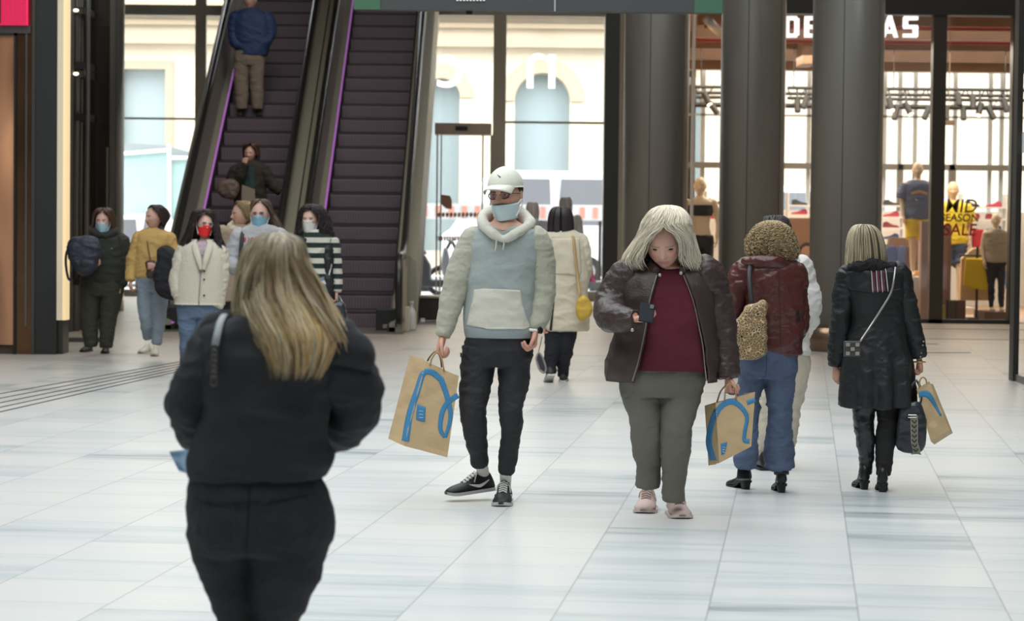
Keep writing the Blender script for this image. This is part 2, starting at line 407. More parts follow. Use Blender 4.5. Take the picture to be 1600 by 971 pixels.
def vehicle(name, x0, x1, ztop, Y, label, bodycol, van=True):
    e = empty(name, ((x0+x1)/2, Y, -.05), label, 'van' if van else 'car')
    L_ = x1-x0; W = 1.8; z = ztop
    if van: pr = [(0, .35), (0, 1.1), (.05*L_, 1.25), (.24*L_, z*.96), (.32*L_, z), (.93*L_, z), (.985*L_, z*.9), (L_, 1.2), (L_, .35)]
    else: pr = [(0, .3), (0, .75), (.2*L_, .9), (.34*L_, z*.97), (.42*L_, z), (.7*L_, z), (.88*L_, .95), (L_, .88), (L_, .3)]
    b = MB(); b.prism(pr, lambda a, c_, t: Vector((x0+a, Y+t, c_-.05)), 0, W)
    b.build('body', mat(name+'_paint', bodycol, .3), e, bevel=.06)
    g = MB()
    wz0, wz1 = (1.35, z*.93) if van else (.92, z*.93)
    for a, c_ in (((.27, .34), (.37, .60), (.63, .9)) if van else ((.32, .5), (.53, .76))):
        g.prism([(a*L_, wz0), (c_*L_, wz0), (c_*L_-.04, wz1), (a*L_+.08, wz1)], lambda u, v, t: Vector((x0+u, Y-.01+t, v-.05)), 0, .02)
    g.build('side_window', mat('vehicle_glass', s2l(120, 122, 126), .15), e)
    for a in (.17, .8):
        wh = MB(); cx = x0+a*L_
        n = 24; pts = [(cx+.33*math.cos(2*PI*i/n), .28+.33*math.sin(2*PI*i/n)) for i in range(n)]
        wh.prism(pts, lambda u, v, t: Vector((u, Y-.02+t, v)), 0, .2); wl = wh.build('wheel', mat('rubber', s2l(40, 40, 40), .8), e)
        MB().prism([(cx+.18*math.cos(2*PI*i/n), .28+.18*math.sin(2*PI*i/n)) for i in range(n)], lambda u, v, t: Vector((u, Y-.04+t, v)), 0, .05).build('hubcap', mat('alloy', s2l(170, 170, 170), .3, .6), wl)
    return e
vehicle('van', U(690, 400, 57).x, U(975, 400, 57).x, 2.55, 57, 'white van parked outside behind the glass front', (.85, .85, .86))
vehicle('car', U(150, 400, 54).x, U(302, 400, 54).x, 1.5, 53, 'white car parked outside the left window', (.85, .85, .86), False)
vehicle('car', U(262, 400, 56).x, U(420, 400, 56).x, 1.45, 56, 'red car parked behind the white one outside', s2l(200, 60, 60), False)
vehicle('van', U(1085, 400, 57).x, U(1400, 400, 57).x, 2.3, 58, 'light grey van outside beyond the sports shop', s2l(190, 192, 196))
# red and white barrier
br = empty('street_barrier', U(870, 440, 52), 'red and white striped barrier in front of the white van', 'barrier')
b_ = MB()
b_.box(U(655, 330, 52).x, U(945, 330, 52).x, 52, 52.04, 1.42, 1.74)
b_.build('board', mat('barrier_white', (.8, .8, .8), .5), br)
rs = MB()
for i in range(14):
    x = U(660+i*20.5, 330, 52).x
    rs.prism([(x, 1.47), (x+.1, 1.47), (x+.1, 1.69), (x, 1.69)], lambda a, b, t: Vector((a, 51.985+t, b)), 0, .01)
rs.build('red_stripes', mat('barrier_red', s2l(240, 170, 150), .5), br)
for px in (660, 752, 845, 938):
    ps = MB(); x = U(px, 330, 52).x; ps.box(x-.03, x+.03, 52.04, 52.1, -.05, 1.7); ps.box(x-.2, x+.2, 51.9, 52.3, -.05, .05)
    ps.build('post', M_dark, br)
# scooters outside the entrance
def scooter(px, Y, label, col=s2l(120, 120, 124), flip=1):
    x = U(px, 400, Y).x; e = empty('scooter', (x, Y, -.05), label, 'scooter', 'scooters parked outside the entrance')
    def at(u, w_, z): return Vector((x+flip*u, Y+w_, z-.05))
    for u in (-.6, .6):
        n = 22; tw = MB()
        pts = [at(u+.26*math.cos(2*PI*i/n), 0, .27+.26*math.sin(2*PI*i/n)) for i in range(n+1)]
        tw.tube(pts, .05, 8, cap=False); o = tw.build('wheel', mat('rubber', s2l(40, 40, 40), .8), e, smooth=True)
        sp = MB()
        for i in range(5):
            t = 2*PI*i/5; sp.tube([at(u, 0, .27), at(u+.23*math.cos(t), 0, .27+.23*math.sin(t))], .015, 6)
        sp.build('rim', mat('alloy', s2l(170, 170, 170), .3, .6), o)
    b = MB(); b.prism([(-.85, .55), (-.75, .78), (-.1, .82), (.02, .62), (.02, .35), (.35, .35), (.48, .9), (.56, .95), (.62, .6), (.55, .28), (.3, .2), (-.15, .2), (-.4, .3)], lambda a, c_, t: at(a, t, c_), -.14, .14)
    b.build('body', mat('scooter_paint_%d' % int(px), col, .3), e, bevel=.04)
    MB().prism([(-.8, .78), (-.78, .88), (-.1, .9), (-.05, .82)], lambda a, c_, t: at(a, t, c_), -.13, .13).build('seat', mat('black_leather', s2l(35, 35, 36), .5), e, bevel=.03)
    MB().tube([at(.5, 0, .9), at(.42, 0, 1.05)], .03).tube([at(.36, -.32, 1.08), at(.44, 0, 1.04), at(.36, .32, 1.08)], .018).build('handlebar', M_blk, e)
    MB().prism([(.5, .95), (.44, 1.45), (.47, 1.45), (.56, .98)], lambda a, c_, t: at(a, t, c_), -.2, .2).build('windscreen', glass_mat(), e)
    MB().prism([(-.98, .85), (-.98, 1.2), (-.62, 1.2), (-.62, .85)], lambda a, c_, t: at(a, t, c_), -.2, .2).build('top_box', M_blk, e, bevel=.04)
scooter(672, 48.3, 'dark scooter parked outside, left of the glass door', s2l(75, 76, 80))
scooter(738, 50.0, 'silver scooter parked outside behind the glass door', s2l(130, 130, 135), -1)
scooter(925, 48.3, 'grey scooter parked outside at the right of the window', s2l(105, 108, 112))

# ---------------- round columns
def col_mat(name, base, warm):
    mt, nt, b = _nt(name); N = nt.nodes; L = nt.links
    b.inputs['Base Color'].default_value = (*base, 1); b.inputs['Metallic'].default_value = .55; b.inputs['Roughness'].default_value = .38
    return mt
M_col = col_mat('bronze_grey_column', s2l(136, 134, 130), 0)
def column(px0, px1, Y, label, ybase):
    xc = (U(px0, 300, Y).x+U(px1, 300, Y).x)/2; r = (U(px1, 300, Y).x-U(px0, 300, Y).x)/2
    e = empty('round_column', (xc, Y+r, 0), label, 'column', 'round metal columns')
    MB().lathe((xc, Y+r, 0), [(r, .28), (r, 10)], 64).build('shaft', M_col, e, smooth=True)
    MB().lathe((xc, Y+r, 0), [(r+.006, 0), (r+.006, .28)], 64).build('base', mat('bronze_base', s2l(128, 108, 90), .25, .7, var=.1), e, smooth=True)
    g = MB()
    for a in (-.25, .9): g.box(xc+r*math.sin(a)-.004, xc+r*math.sin(a)+.004, Y+r-r*math.cos(a)-.004, Y+r-r*math.cos(a)+.01, .28, 10)
    g.build('panel_joint', M_blk, e)
column(975, 1078, 33.0, 'round grey column behind the grey-haired woman', 529)
column(1128, 1230, 32.6, 'round grey column behind the curly-haired woman', 529)
column(1273, 1386, 29.6, 'round grey column directly left of the long black coat woman', 551)
column(104, 187, 39.0, 'round dark column beside the left window', 495)
# black steel frame left of the first column
struct('trim_1', MB().box(U(943, 300, 40).x, U(966, 300, 40).x, 40, 40.3, 0, 10), M_blk)
struct('trim_2', MB().box(U(1079, 300, 37.9).x, U(1083, 300, 37.9).x, 37.8, 38, 0, 10), mat('pale_trim', s2l(190, 180, 165), .5))

# ---------------- overhead sign
SY = 25.0
sg = empty('overhead_sign', U(842, 5, SY), 'dark hanging sign panel with green end squares above the hall', 'sign')
zb = lambda px: U(px, 13+(px-553)*.0155, SY).z
def sgbox(a, b, y0, y1): 
    m_ = MB(); xa, xb = U(a, 10, SY).x, U(b, 10, SY).x
    z0 = (zb(a)+zb(b))/2 if False else zb(842)
    m_.box(xa, xb, SY+y0, SY+y1, z0, z0+.75); return m_
sgbox(553, 1130, 0, .18).build('panel', mat('sign_grey', s2l(66, 68, 68), .55), sg)
sgbox(553, 594, -.01, .0).build('green_square', mat('sign_green', s2l(62, 104, 78), .6), sg)
sgbox(1085, 1129, -.01, .0).build('green_square', mat('sign_green', s2l(62, 104, 78), .6), sg)
sgbox(866, 868, -.012, .0).build('divider', mat('sign_line', s2l(190, 190, 190), .5), sg)
lt_ = MB()
for i_ in range(9):
    p_ = U(713+i_*5.2, 1.6, SY); lt_.box(p_.x, p_.x+.02, SY-.012, SY, p_.z, p_.z+.06)
lt_.build('letter_strokes', mat('sign_white', (.9, .9, .9), .5), sg)
hg = MB()
for px in (620, 1060): p = U(px, 0, SY+.09); hg.tube([(p.x, p.y, p.z+.4), (p.x, p.y, 10)], .015)
hg.build('hanger_rod', M_dark, sg)
cm = MB().box(U(728, 15, SY).x, U(738, 15, SY).x, SY+.05, SY+.12, zb(842)-.035, zb(842)).build('sensor', M_blk, sg)
# ================================================================== ESCALATORS
M_tread = mat('escalator_step_dark', s2l(90, 78, 85), .55, .15)
M_riser = mat('escalator_riser', s2l(104, 90, 98), .5, .15)
M_skirt = mat('escalator_skirt', s2l(56, 52, 48), .4, .4)
M_deck = mat('escalator_cladding', s2l(150, 148, 132), .45, .25)
M_rail = mat('rubber_handrail', s2l(34, 33, 31), .35)
M_led = mat('purple_led', (.4, .1, .5), .5, emit=(.55, .22, .68), estr=.3)
RIS, RUN, NST = .23, .395, 23
def escalator(cx, label, led, newel_right):
    y0 = 34.0; W = .52
    e = empty('escalator', (cx, y0, 0), label, 'escalator', 'escalators in front of the glass facade')
    # comb plate landing
    MB().box(cx-W-.22, cx+W+.22, y0-1.1, y0+.35, .0, .02).build('landing_plate', mat('landing_steel', s2l(120, 116, 108), .35, .6), e)
    for i in range(NST):
        z = i*RIS; y = y0+.35+(i)*RUN
        s = MB()
        # curved cleated riser: shallow grooves
        prof = [(0, 0), (-.012, .03), (-.012, RIS-.04), (0, RIS-.012), (.03, RIS), (RUN+.06, RIS), (RUN+.06, RIS-.05), (.05, 0)]
        s.prism(prof, lambda a, b, t: Vector((t, y+a, z+b)), cx-W+.01, cx+W-.01)
        st = s.build('step', M_riser, e)
        c = MB()
        nseg = 26
        for k in range(nseg):
            xa = cx-W+.02+(2*W-.04)*k/nseg
            c.box(xa, xa+.018, y-.02, y-.011, z+.02, z+RIS-.045); c.box(xa, xa+.018, y+.03, y+RUN, z+RIS, z+RIS+.006)
        c.build('step_cleats', M_tread, st)
        if i % 1 == 0:
            MB().box(cx-W+.01, cx+W-.01, y-.014, y+.03, z+RIS-.03, z+RIS+.004).build('step_edge', mat('step_edge_dark', s2l(46, 38, 43), .6), st)
    L = NST*RUN; top = NST*RIS
    def prof_sweep(name, poly, m, xsgn, side, ext0=0.0, par=e, bev=0):
        """poly in (x outward from step edge, z above nosing line) swept along the incline"""
        mb = MB(); ys = [y0-.9+ext0]+[q for q in (y0+.2, y0+.35+.2, y0+.35+L) if q > y0-.9+ext0+.01]; 
        def zl(y): return max(0, (y-(y0+.35))/RUN*RIS+RIS) if y > y0+.36 else (RIS*.0 if y < y0+.21 else RIS*.6)
        n = len(poly); vs = []; fs = []
        for y in ys:
            zz = zl(y)
            for a, b in poly:
                vs.append((cx+side*(W+a), y, max(0.0, zz+b)))
        for j in range(len(ys)-1):
            for i in range(n):
                i2 = (i+1) % n; fs.append((j*n+i, j*n+i2, (j+1)*n+i2, (j+1)*n+i))
        fs.append(tuple(range(n))); fs.append(tuple((len(ys)-1)*n+k for k in range(n)))
        mb.add(vs, fs); return mb.build(name, m, par, bevel=bev)
    for side in (-1, 1):
        prof_sweep('skirt_panel', [(0, -.45), (0, .10), (.03, .10), (.03, -.45)], M_skirt, 1, side)
        if (side == -1 and led):
            prof_sweep('purple_light_strip', [(.005, .10), (.005, .118), (.03, .118), (.03, .10)], M_led, 1, side)
        prof_sweep('inner_deck', [(.03, .08), (.03, .13), (.13, .17), (.13, .08)], M_deck, 1, side)
        prof_sweep('balustrade_panel', [(.11, .15), (.13, .84), (.21, .84), (.21, -.6), (.11, -.6)], M_deck, 1, side)
        prof_sweep('outer_cladding', [(.21, -.8), (.21, .62), (.33, .52), (.33, -.8)], M_deck, 1, side, ext0=1.5)
        # handrail: flattened tube wrapping the newel
        X = cx+side*(W+.17); r = MB(); pts = []
        yb = y0-.95; zt_ = .99
        R = .42
        pts += [(X, yb+.5, .16), (X, yb+.1, .17)]
        for k in range(9):
            t = -PI/2 - PI*k/8
            pts.append((X, yb+R*math.cos(t)*1.0+.0, .59+R*math.sin(t)*1.0 if False else .58-R*math.cos(PI*k/8)))
            pts[-1] = (X, yb-R*math.sin(PI*k/8)*.9, .59-R*math.cos(PI*k/8))
        pts += [(X, y0+.1, 1.01), (X, y0+.55, 1.09+.1), (X, y0+.35+L, top+RIS*.0+1.12)]
        r.tube(pts, .05, 10, flat=1.0); r.build('handrail', M_rail, e, smooth=True)
        nb = MB(); poly = [(y0-.0, .0), (y0-.0, .95), (yb, .95)]+[(yb-(R-.05)*math.sin(PI*k/8)*.9, .59+(R-.05)*math.cos(PI*k/8)) for k in range(1, 8)]+[(yb, .2), (yb, .0)]
        nb.prism(poly, lambda a, b, t: Vector((X+t, a, b)), -.035, .035); nb.build('newel_panel', M_deck, e)
    # truss underside
    tr = MB(); tr.prism([(y0+.3, 0), (y0+.35+L, top-.1), (y0+.35+L, top-1.2), (y0+2.4, 0)], lambda a, b, t: Vector((cx+t, a, b)), -W-.3, W+.3)
    tr.build('truss_cladding', M_skirt, e)
    return e
escalator(-3.86, 'left escalator carrying two standing people, purple light line on its left edge', True, False)
escalator(-2.14, 'empty right escalator with dark steps beside the entrance door', True, True)
struct('trim_3', MB().box(-5.2, -1.0, 43.6, 45.9, 5.3, 5.6), M_dark)
# dark box, white carton and clear bottle-like container by the right escalator foot
bx = empty('control_box', G(667, 503), 'dark grey box on the floor just left of the entrance door', 'box')
a = G(652, 503); b = G(693, 503)
MB().box(a.x, b.x, a.y, a.y+.5, .02, U(668, 466, a.y).z).build('body', M_skirt, bx, bevel=.02)
MB().box(a.x-.02, b.x+.02, a.y-.02, a.y+.52, U(668, 466, a.y).z, U(668, 463, a.y).z).build('lid', M_mul, bx)
MB().box(a.x+.33, a.x+.39, a.y-.03, a.y, .0, .05).box(a.x+.05, a.x+.11, a.y-.03, a.y, 0, .05).build('caster', mat('white_paint', (.8, .8, .8), .5), bx)
g0 = G(643, 517)
MB_ = MB().lathe((g0.x, g0.y, 0), [(.055, 0), (.06, .03), (.06, .2), (.05, .26), (.022, .31), (.022, .36), (.03, .37), (.03, .39)], 20)
tag(MB_.build('water_bottle', mat('milky_plastic', s2l(200, 202, 200), .25), smooth=True), 'clear plastic bottle standing on the floor beside the escalator foot', 'bottle')
g1 = G(633, 518)
cb = MB().box(g1.x-.05, g1.x+.05, g1.y, g1.y+.25, 0, .32); tag(cb.build('carton', mat('cream_card', s2l(205, 200, 180), .7), bevel=.008), 'pale cream carton between the escalator foot and the bottle', 'box')
g2 = G(604, 519)
eb2 = empty('floor_unit', (g2.x, g2.y, 0), 'black low unit at the foot of the right escalator', 'box')
MB().box(g2.x-.14, g2.x+.15, g2.y, g2.y+.3, 0, .3).build('body', M_blk, eb2, bevel=.01)
MB().box(g2.x-.05, g2.x+.06, g2.y-.006, g2.y, .05, .1).build('plate', M_mul, eb2)

# ================================================================== LEFT SHOP UNIT
LY = 27.6
M_bronze = mat('bronze_mirror', s2l(120, 90, 66), .22, .85, var=.25, vscale=1.5)
def XY(px, py=300, Y=LY): return U(px, py, Y).x
un = empty('shop_unit', (XY(10), LY, 0), 'bronze shop unit with poster at the left edge under a red sign', 'shop front')
MB().box(XY(-160), XY(26), LY+.02, LY+2.5, 0, 4.2).build('carcass', mat('brown_panel', s2l(86, 70, 58), .4, .3), un)
ZL = lambda py: U(15, py, LY).z
ps_ = MB().box(XY(-60), XY(23), LY-.02, LY+.02, .1, ZL(56))
def poster_mat():
    mt, nt, b = _nt('poster_picture'); N = nt.nodes; L = nt.links
    tc = N.new('ShaderNodeTexCoord'); mp = N.new('ShaderNodeMapping'); mp.inputs['Scale'].default_value = (2.2, 1, .8); L.new(tc.outputs['Object'], mp.inputs[0])
    nz = N.new('ShaderNodeTexNoise'); nz.inputs['Scale'].default_value = .9; nz.inputs['Detail'].default_value = 1; nz.inputs['Distortion'].default_value = .3; L.new(mp.outputs[0], nz.inputs[0])
    cr = N.new('ShaderNodeValToRGB'); e = cr.color_ramp.elements; e[0].position = .3; e[0].color = (*s2l(88, 58, 42), 1); e[1].position = .72; e[1].color = (*s2l(206, 150, 112), 1)
    k = e.new(.5); k.color = (*s2l(150, 108, 80), 1); L.new(nz.outputs[0], cr.inputs[0])
    L.new(cr.outputs[0], b.inputs['Base Color']); b.inputs['Roughness'].default_value = .2
    L.new(cr.outputs[0], b.inputs['Emission Color']); b.inputs['Emission Strength'].default_value = .18
    return mt
ps_.build('poster', poster_mat(), un)
MB().box(XY(22.5), XY(26), LY-.05, LY+.02, 0, ZL(52)).box(XY(-60), XY(26), LY-.05, LY+.02, ZL(56), ZL(52)).build('poster_frame', M_blk, un)
MB().box(XY(26), XY(50), LY-.01, LY+.03, 0, ZL(0)+.4).build('mirror_panel', M_bronze, un)
MB().box(XY(40), XY(43), LY-.03, LY-.01, 0.3, ZL(0)+.4).build('steel_strip', mat('brushed_steel', s2l(120, 120, 118), .3, .8), un)
MB().box(XY(50), XY(55), LY-.03, LY+.1, 0, 4.5).build('edge_trim', mat('grey_edge', s2l(84, 84, 80), .35, .5), un)
MB().box(XY(-60), XY(48), LY-.04, LY, ZL(52), ZL(40)).build('chrome_band', mat('brushed_steel', (), 0), un)
rs_ = empty('red_sign', U(20, 20, LY-.08), 'bright red ribbed sign above the poster at the left edge', 'sign')
MB().box(XY(-70), XY(45), LY-.1, LY-.05, ZL(40), ZL(-20)).build('panel', mat('red_sign_light', (.7, .02, .09), .4, emit=(.9, .02, .12), estr=.55), rs_)
rb = MB()
for i in range(16):
    x = XY(3)+i*(XY(44)-XY(3))/16; rb.box(x, x+.004, LY-.108, LY-.1, ZL(40), ZL(-20))
rb.box(XY(-70), XY(4), LY-.11, LY-.1, ZL(38), ZL(-20))
rb.build('rib', mat('dark_red', s2l(120, 10, 40), .5), rs_)
pl = empty('lit_pier', (XY(80), LY, 0), 'black pier with a tall warm light strip on its right edge', 'pier')
MB().box(XY(55), XY(88.5), LY, LY+.5, 0, 6).build('pier', mat('matte_black_panel', s2l(40, 42, 40), .5), pl)
MB().box(XY(85), XY(97), LY+.08, LY+.45, 0, ZL(500)).build('foot_block', mat('dark_steel', s2l(78, 76, 72), .3, .7), pl)
MB().box(XY(88.5), XY(97.5), LY+.02, LY+.3, ZL(500), 6).build('light_strip', mat('warm_light', (.4, .36, .28), .5, emit=(1, .82, .58), estr=.3), pl)
MB().box(XY(97.5), XY(103), LY+.03, LY+.25, ZL(500), 6).build('light_strip_edge', mat('warm_light_edge', (.5, .4, .25), .5, emit=(1, .74, .40), estr=.6), pl)
# glass lift behind
lf = empty('glass_lift', (U(130, 400, 33).x, 33, 0), 'dark glass lift shaft with steel posts behind the lit pier', 'lift')
lg = MB()
for px, r, Y in ((111, .03, 32.6), (119, .05, 32.8), (127, .022, 33.2), (136, .035, 32.4)):
    p = U(px, 300, Y); lg.tube([(p.x, Y, 0), (p.x, Y, 8)], r, 12)
lg.build('post', mat('brushed_steel', (), 0), lf, smooth=True)
cb_ = MB()
for py in (20, 105, 118, 185, 440): z = U(120, py, 33).z; cb_.box(U(104, py, 33).x, U(140, py, 33).x, 32.7, 33.4, z-.04, z+.05)
cb_.build('crossbar', M_blk, lf)
MB().box(U(104, 300, 33).x, U(161, 300, 33).x, 33.5, 33.52, 0, 8).build('glass_panel', glass_mat('smoked_glass', .1, (.45, .43, .42)), lf)
MB().box(U(60, 300, 36).x, U(104, 300, 36).x, 35.5, 36, 0, 8).build('shaft_wall', M_skirt, lf)
sb = MB()
for py in (24, 122): 
    for px in (107, 118, 127): p = U(px, py-4 if py > 100 else py-4, 33); sb.ell((p.x, 32.6, p.z), .035, .03, .02, nu=10, nv=6)
sb.build('lamp', mat('warm_spot', (1, .9, .7), .5, emit=(1, .86, .6), estr=3), lf)
# low glass screen in front of the lift
gs = MB().box(U(97, 500, 31).x, U(163, 500, 29.5).x, 30.2, 30.22, 0, 2.3)
sc_ = empty('glass_screen', (U(130, 500, 30).x, 30.2, 0), 'clear glass screen with a steel floor rail left of the dark column', 'screen')
gs.build('pane', glass_mat('clear_glass'), sc_); MB().box(U(97, 540, 30).x, U(163, 540, 30).x, 30.15, 30.27, 0, .05).build('floor_rail', mat('brushed_steel', (), 0), sc_)
MB().box(U(161, 540, 30).x, U(163, 540, 30).x, 30.18, 30.24, 0, 2.3).build('end_post', mat('brushed_steel', (), 0), sc_)

# tactile guide lines in the floor
M_tac = mat('dark_groove', s2l(72, 66, 62), .6)
A0, A1 = G(-60, 652), G(330, 563)
for i in range(5):
    a = G(-40, 623+i*7.6); b = G(330, 557+i*3.1) 
    d = (b-a).normalized(); n = Vector((-d.y, d.x, 0))*.012
    mb = MB(); mb.add([a-n+Vector((0, 0, .003)), b-n+Vector((0, 0, .003)), b+n+Vector((0, 0, .003)), a+n+Vector((0, 0, .003)), a-n-Vector((0, 0, .01)), b-n-Vector((0, 0, .01)), b+n-Vector((0, 0, .01)), a+n-Vector((0, 0, .01))], [(0, 1, 2, 3), (0, 4, 5, 1), (1, 5, 6, 2), (2, 6, 7, 3), (3, 7, 4, 0)])
    struct('trim_%d' % (10+i), mb, M_tac)
# dotted drain in front of the sports shop
dd = MB()
for i in range(26):
    for k, py in enumerate((538, 551.5)):
        p = G((1405 if k == 0 else 1432)+i*((62 if k == 0 else 86)/26), py)
        dd.box(p.x-.014, p.x+.014, p.y-.05, p.y+.05, -.01, .003)
struct('trim_20', dd, M_tac)
# pale threshold line
for i, (py, h_) in enumerate(((512, .05), (528, .03))):
    a = G(1240, py); struct('trim_%d' % (21+i), MB().box(2.0, 7.4, a.y, a.y+h_, -.01, .004), M_tac)
# right edge: dark shop-front post and frosted pane end
re_ = empty('shop_gate', G(1585, 598), 'dark metal shop-front end frame at the right edge', 'frame')
a = G(1579, 595); b = G(1592, 607)
MB().box(a.x, a.x+.055, a.y-.1, a.y+.1, 0, 6).build('post', M_dark, re_)
MB().box(a.x+.02, 4.95, 22.0, a.y-.12, 0, .07).build('floor_rail', mat('brushed_steel', (), 0), re_)
MB().box(a.x+.09, a.x+.11, 20, a.y-.12, .07, 3.3).build('glass_pane', glass_mat('clear_glass'), re_)
MB().box(a.x+.05, 4.95, 20, a.y-.1, U(1590, 238, 24.5).z, U(1590, 205, 24.5).z).build('white_band', mat('white_paint', (), 0), re_)
# ================================================================== SPORTS SHOP (right)
HY = 38.0
def HX(px, Y=HY, py=300): return U(px, py, Y).x
def HZ(py, Y=HY, px=1400): return U(px, py, Y).z
M_hdr = mat('black_header', s2l(34, 32, 30), .5)
struct('trim_4', MB().box(HX(1083), HX(1600), HY-.15, HY+.15, HZ(24), 10), M_hdr)
struct('trim_5', MB().box(HX(1453), HX(1474), HY-.1, HY+.12, 0, HZ(24)), mat('bronze_black', s2l(52, 44, 36), .45))
struct('trim_6', MB().box(HX(1577), HX(1592), HY-.1, HY+.12, 0, 8), M_dark)
struct('trim_7', MB().box(HX(1083), HX(1590), HY-.1, HY+.1, 0, .06), M_blk)
struct('window_4', MB().box(HX(1083), HX(1577), HY-.01, HY+.01, .06, HZ(24)), glass_mat())
# shop name, white channel letters behind the glass
M_let = mat('white_lit_letters', (1, 1, 1), .5, emit=(1, 1, 1), estr=.7)
HLY = HY-.02
wd = empty('shop_letters', U(1320, 60, HLY), 'large white lit capital letters across the top of the sports shop window', 'lettering')
def block_letter(ch, px, w_=24, top=26, bot=59, th=7.2):
    # angular block letters in a unit cell (0..1, 0..1) drawn as bars
    mb = MB(); ax, bx_ = px, px+w_
    def bar(x0, y0, x1, y1): # fractions
        a = U(ax+(bx_-ax)*x0, bot-(bot-top)*y0, HLY); b = U(ax+(bx_-ax)*x1, bot-(bot-top)*y1, HLY); mb.box(a.x, b.x, HLY-.12, HLY-.02, a.z, b.z)
    T = th/w_; V = 5.6/(bot-top)
    if ch == 'D': bar(0, 0, T, 1); bar(T, 0, .85, V); bar(T, 1-V, .85, 1); bar(1-T, .1, 1, .9)
    if ch == 'E': bar(0, 0, T, 1); bar(T, 0, 1, V); bar(T, 1-V, 1, 1); bar(T, .5-V/2, .9, .5+V/2)
    if ch == 'P': bar(0, 0, T, 1); bar(T, 1-V, .95, 1); bar(T, .4, .95, .4+V); bar(1-T, .45, 1, .95)
    if ch == 'O': bar(0, .06, T, .94); bar(1-T, .06, 1, .94); bar(.08, 0, .92, V); bar(.08, 1-V, .92, 1)
    if ch == 'R': bar(0, 0, T, 1); bar(T, 1-V, .95, 1); bar(T, .42, .9, .42+V); bar(1-T, .5, 1, .95); bar(1-T, 0, 1, .42)
    if ch == 'C': bar(0, .06, T, .94); bar(.08, 0, 1, V); bar(.08, 1-V, 1, 1)
    if ch == 'M': bar(0, 0, T, 1); bar(1-T, 0, 1, 1); bar(T, .8, .5, 1); bar(.5, .8, 1-T, 1); bar(.42, .35, .58, .85)
    if ch == 'I': bar(0, 0, 1, 1)
    if ch == 'L': bar(0, 0, T, 1); bar(T, 0, 1, V)
    if ch == 'S': bar(0, 0, .95, V); bar(.05, 1-V, 1, 1); bar(.03, .5-V/2, .97, .5+V/2); bar(0, .5, T, .95); bar(1-T, .05, 1, .5)
    if ch in 'AV':
        sg_ = 1 if ch == 'A' else -1
        fz = (lambda y: y) if ch == 'A' else (lambda y: 1-y)
        def P2(x, y): q = U(ax+(bx_-ax)*x, bot-(bot-top)*fz(y), HLY); return (q.x, q.z)
        for pl_ in ([(0, 0), (T*.8, 0), (.62, 1), (.38, 1)], [(1, 0), (1-T*.8, 0), (.38, 1), (.62, 1)]):
            mb.prism([P2(*p) for p in pl_], lambda a, b, t: Vector((a, HLY+t, b)), -.12, -.02)
        if ch == 'A': bar(.25, .2, .75, .2+V*.9)
    mb.build('letter_'+ch.lower(), M_let, wd)
for ch, xx, w_ in (('D', 1225, 23), ('E', 1256, 20), ('C', 1283, 22), ('I', 1313, 8), ('M', 1329, 37), ('A', 1376, 26), ('S', 1410, 23)): block_letter(ch, xx, w_, th=7.4)
# room of the shop
SB = 45.6   # back of the shop = its own window wall
M_sh = mat('shop_white', s2l(225, 222, 215), .6)
struct('wall_shop_left', MB().box(HX(1062), HX(1064)+.02, HY+.2, SB, 0, 6), mat('cream_wall', s2l(205, 185, 155), .7))
struct('trim_8', MB().box(2.7, 9.6, HY+.2, SB, -.02, .012), mat('shop_floor', s2l(170, 140, 110), .4))
# ceiling: brown timber soffits with white and red bars
def beamx(a, b, y, z0, z1, Y0, Y1): return MB().box(HX(a, Y0), HX(b, Y0), Y0, Y1, z0, z1)
M_timber = mat('brown_soffit', s2l(140, 112, 88), .6, var=.1, vscale=3)
cz = MB(); zc0, zc1 = 5.15, HZ(100, SB)
cz.prism([(HY+.3, zc0), (SB, zc1), (SB, zc1+.1), (HY+.3, zc0+.1)], lambda a, b, t: Vector((t, a, b)), 2.7, 9.5)
def zceil(y): return zc0+(zc1-zc0)*(y-HY-.3)/(SB-HY-.3)
struct('ceiling_shop', cz, M_timber)
sf = MB()
for i in range(7): sf.box(2.9, 9.5, HY+.8+i*1.0, HY+.98+i*1.0, zceil(HY+.9+i)-.26, zceil(HY+.9+i)+.02)
struct('trim_9', sf, M_timber)
lb = MB()
for i in range(4): lb.box(2.95, 9.3, HY+1.3+i*2, HY+1.38+i*2, zceil(HY+1.3+i*2)-.10, zceil(HY+1.3+i*2)-.03)
tag(lb.build('ceiling_light_bars', mat('shop_tube', (1, .97, .92), .5, emit=(1, .95, .88), estr=5)), 'white light bars under the brown shop ceiling', 'ceiling light')
rp = MB()
for py, Yp in ((44, 39.4), (66, 41.3)):
    z = HZ(py, Yp); rp.tube([(2.9, Yp, z), (9.3, Yp, z)], .035)
tag(rp.build('sprinkler_pipes', mat('red_pipe', s2l(150, 60, 50), .5)), 'thin red pipes crossing under the shop ceiling', 'pipe')
dt = MB(); dt.tube([U(1104, 30, 38.8), U(1124, 50, 39.1)], .07, 14)
tag(dt.build('air_duct', mat('silver_duct', s2l(200, 195, 190), .35, .4), smooth=True), 'silver air duct slanting between the first two columns', 'duct')
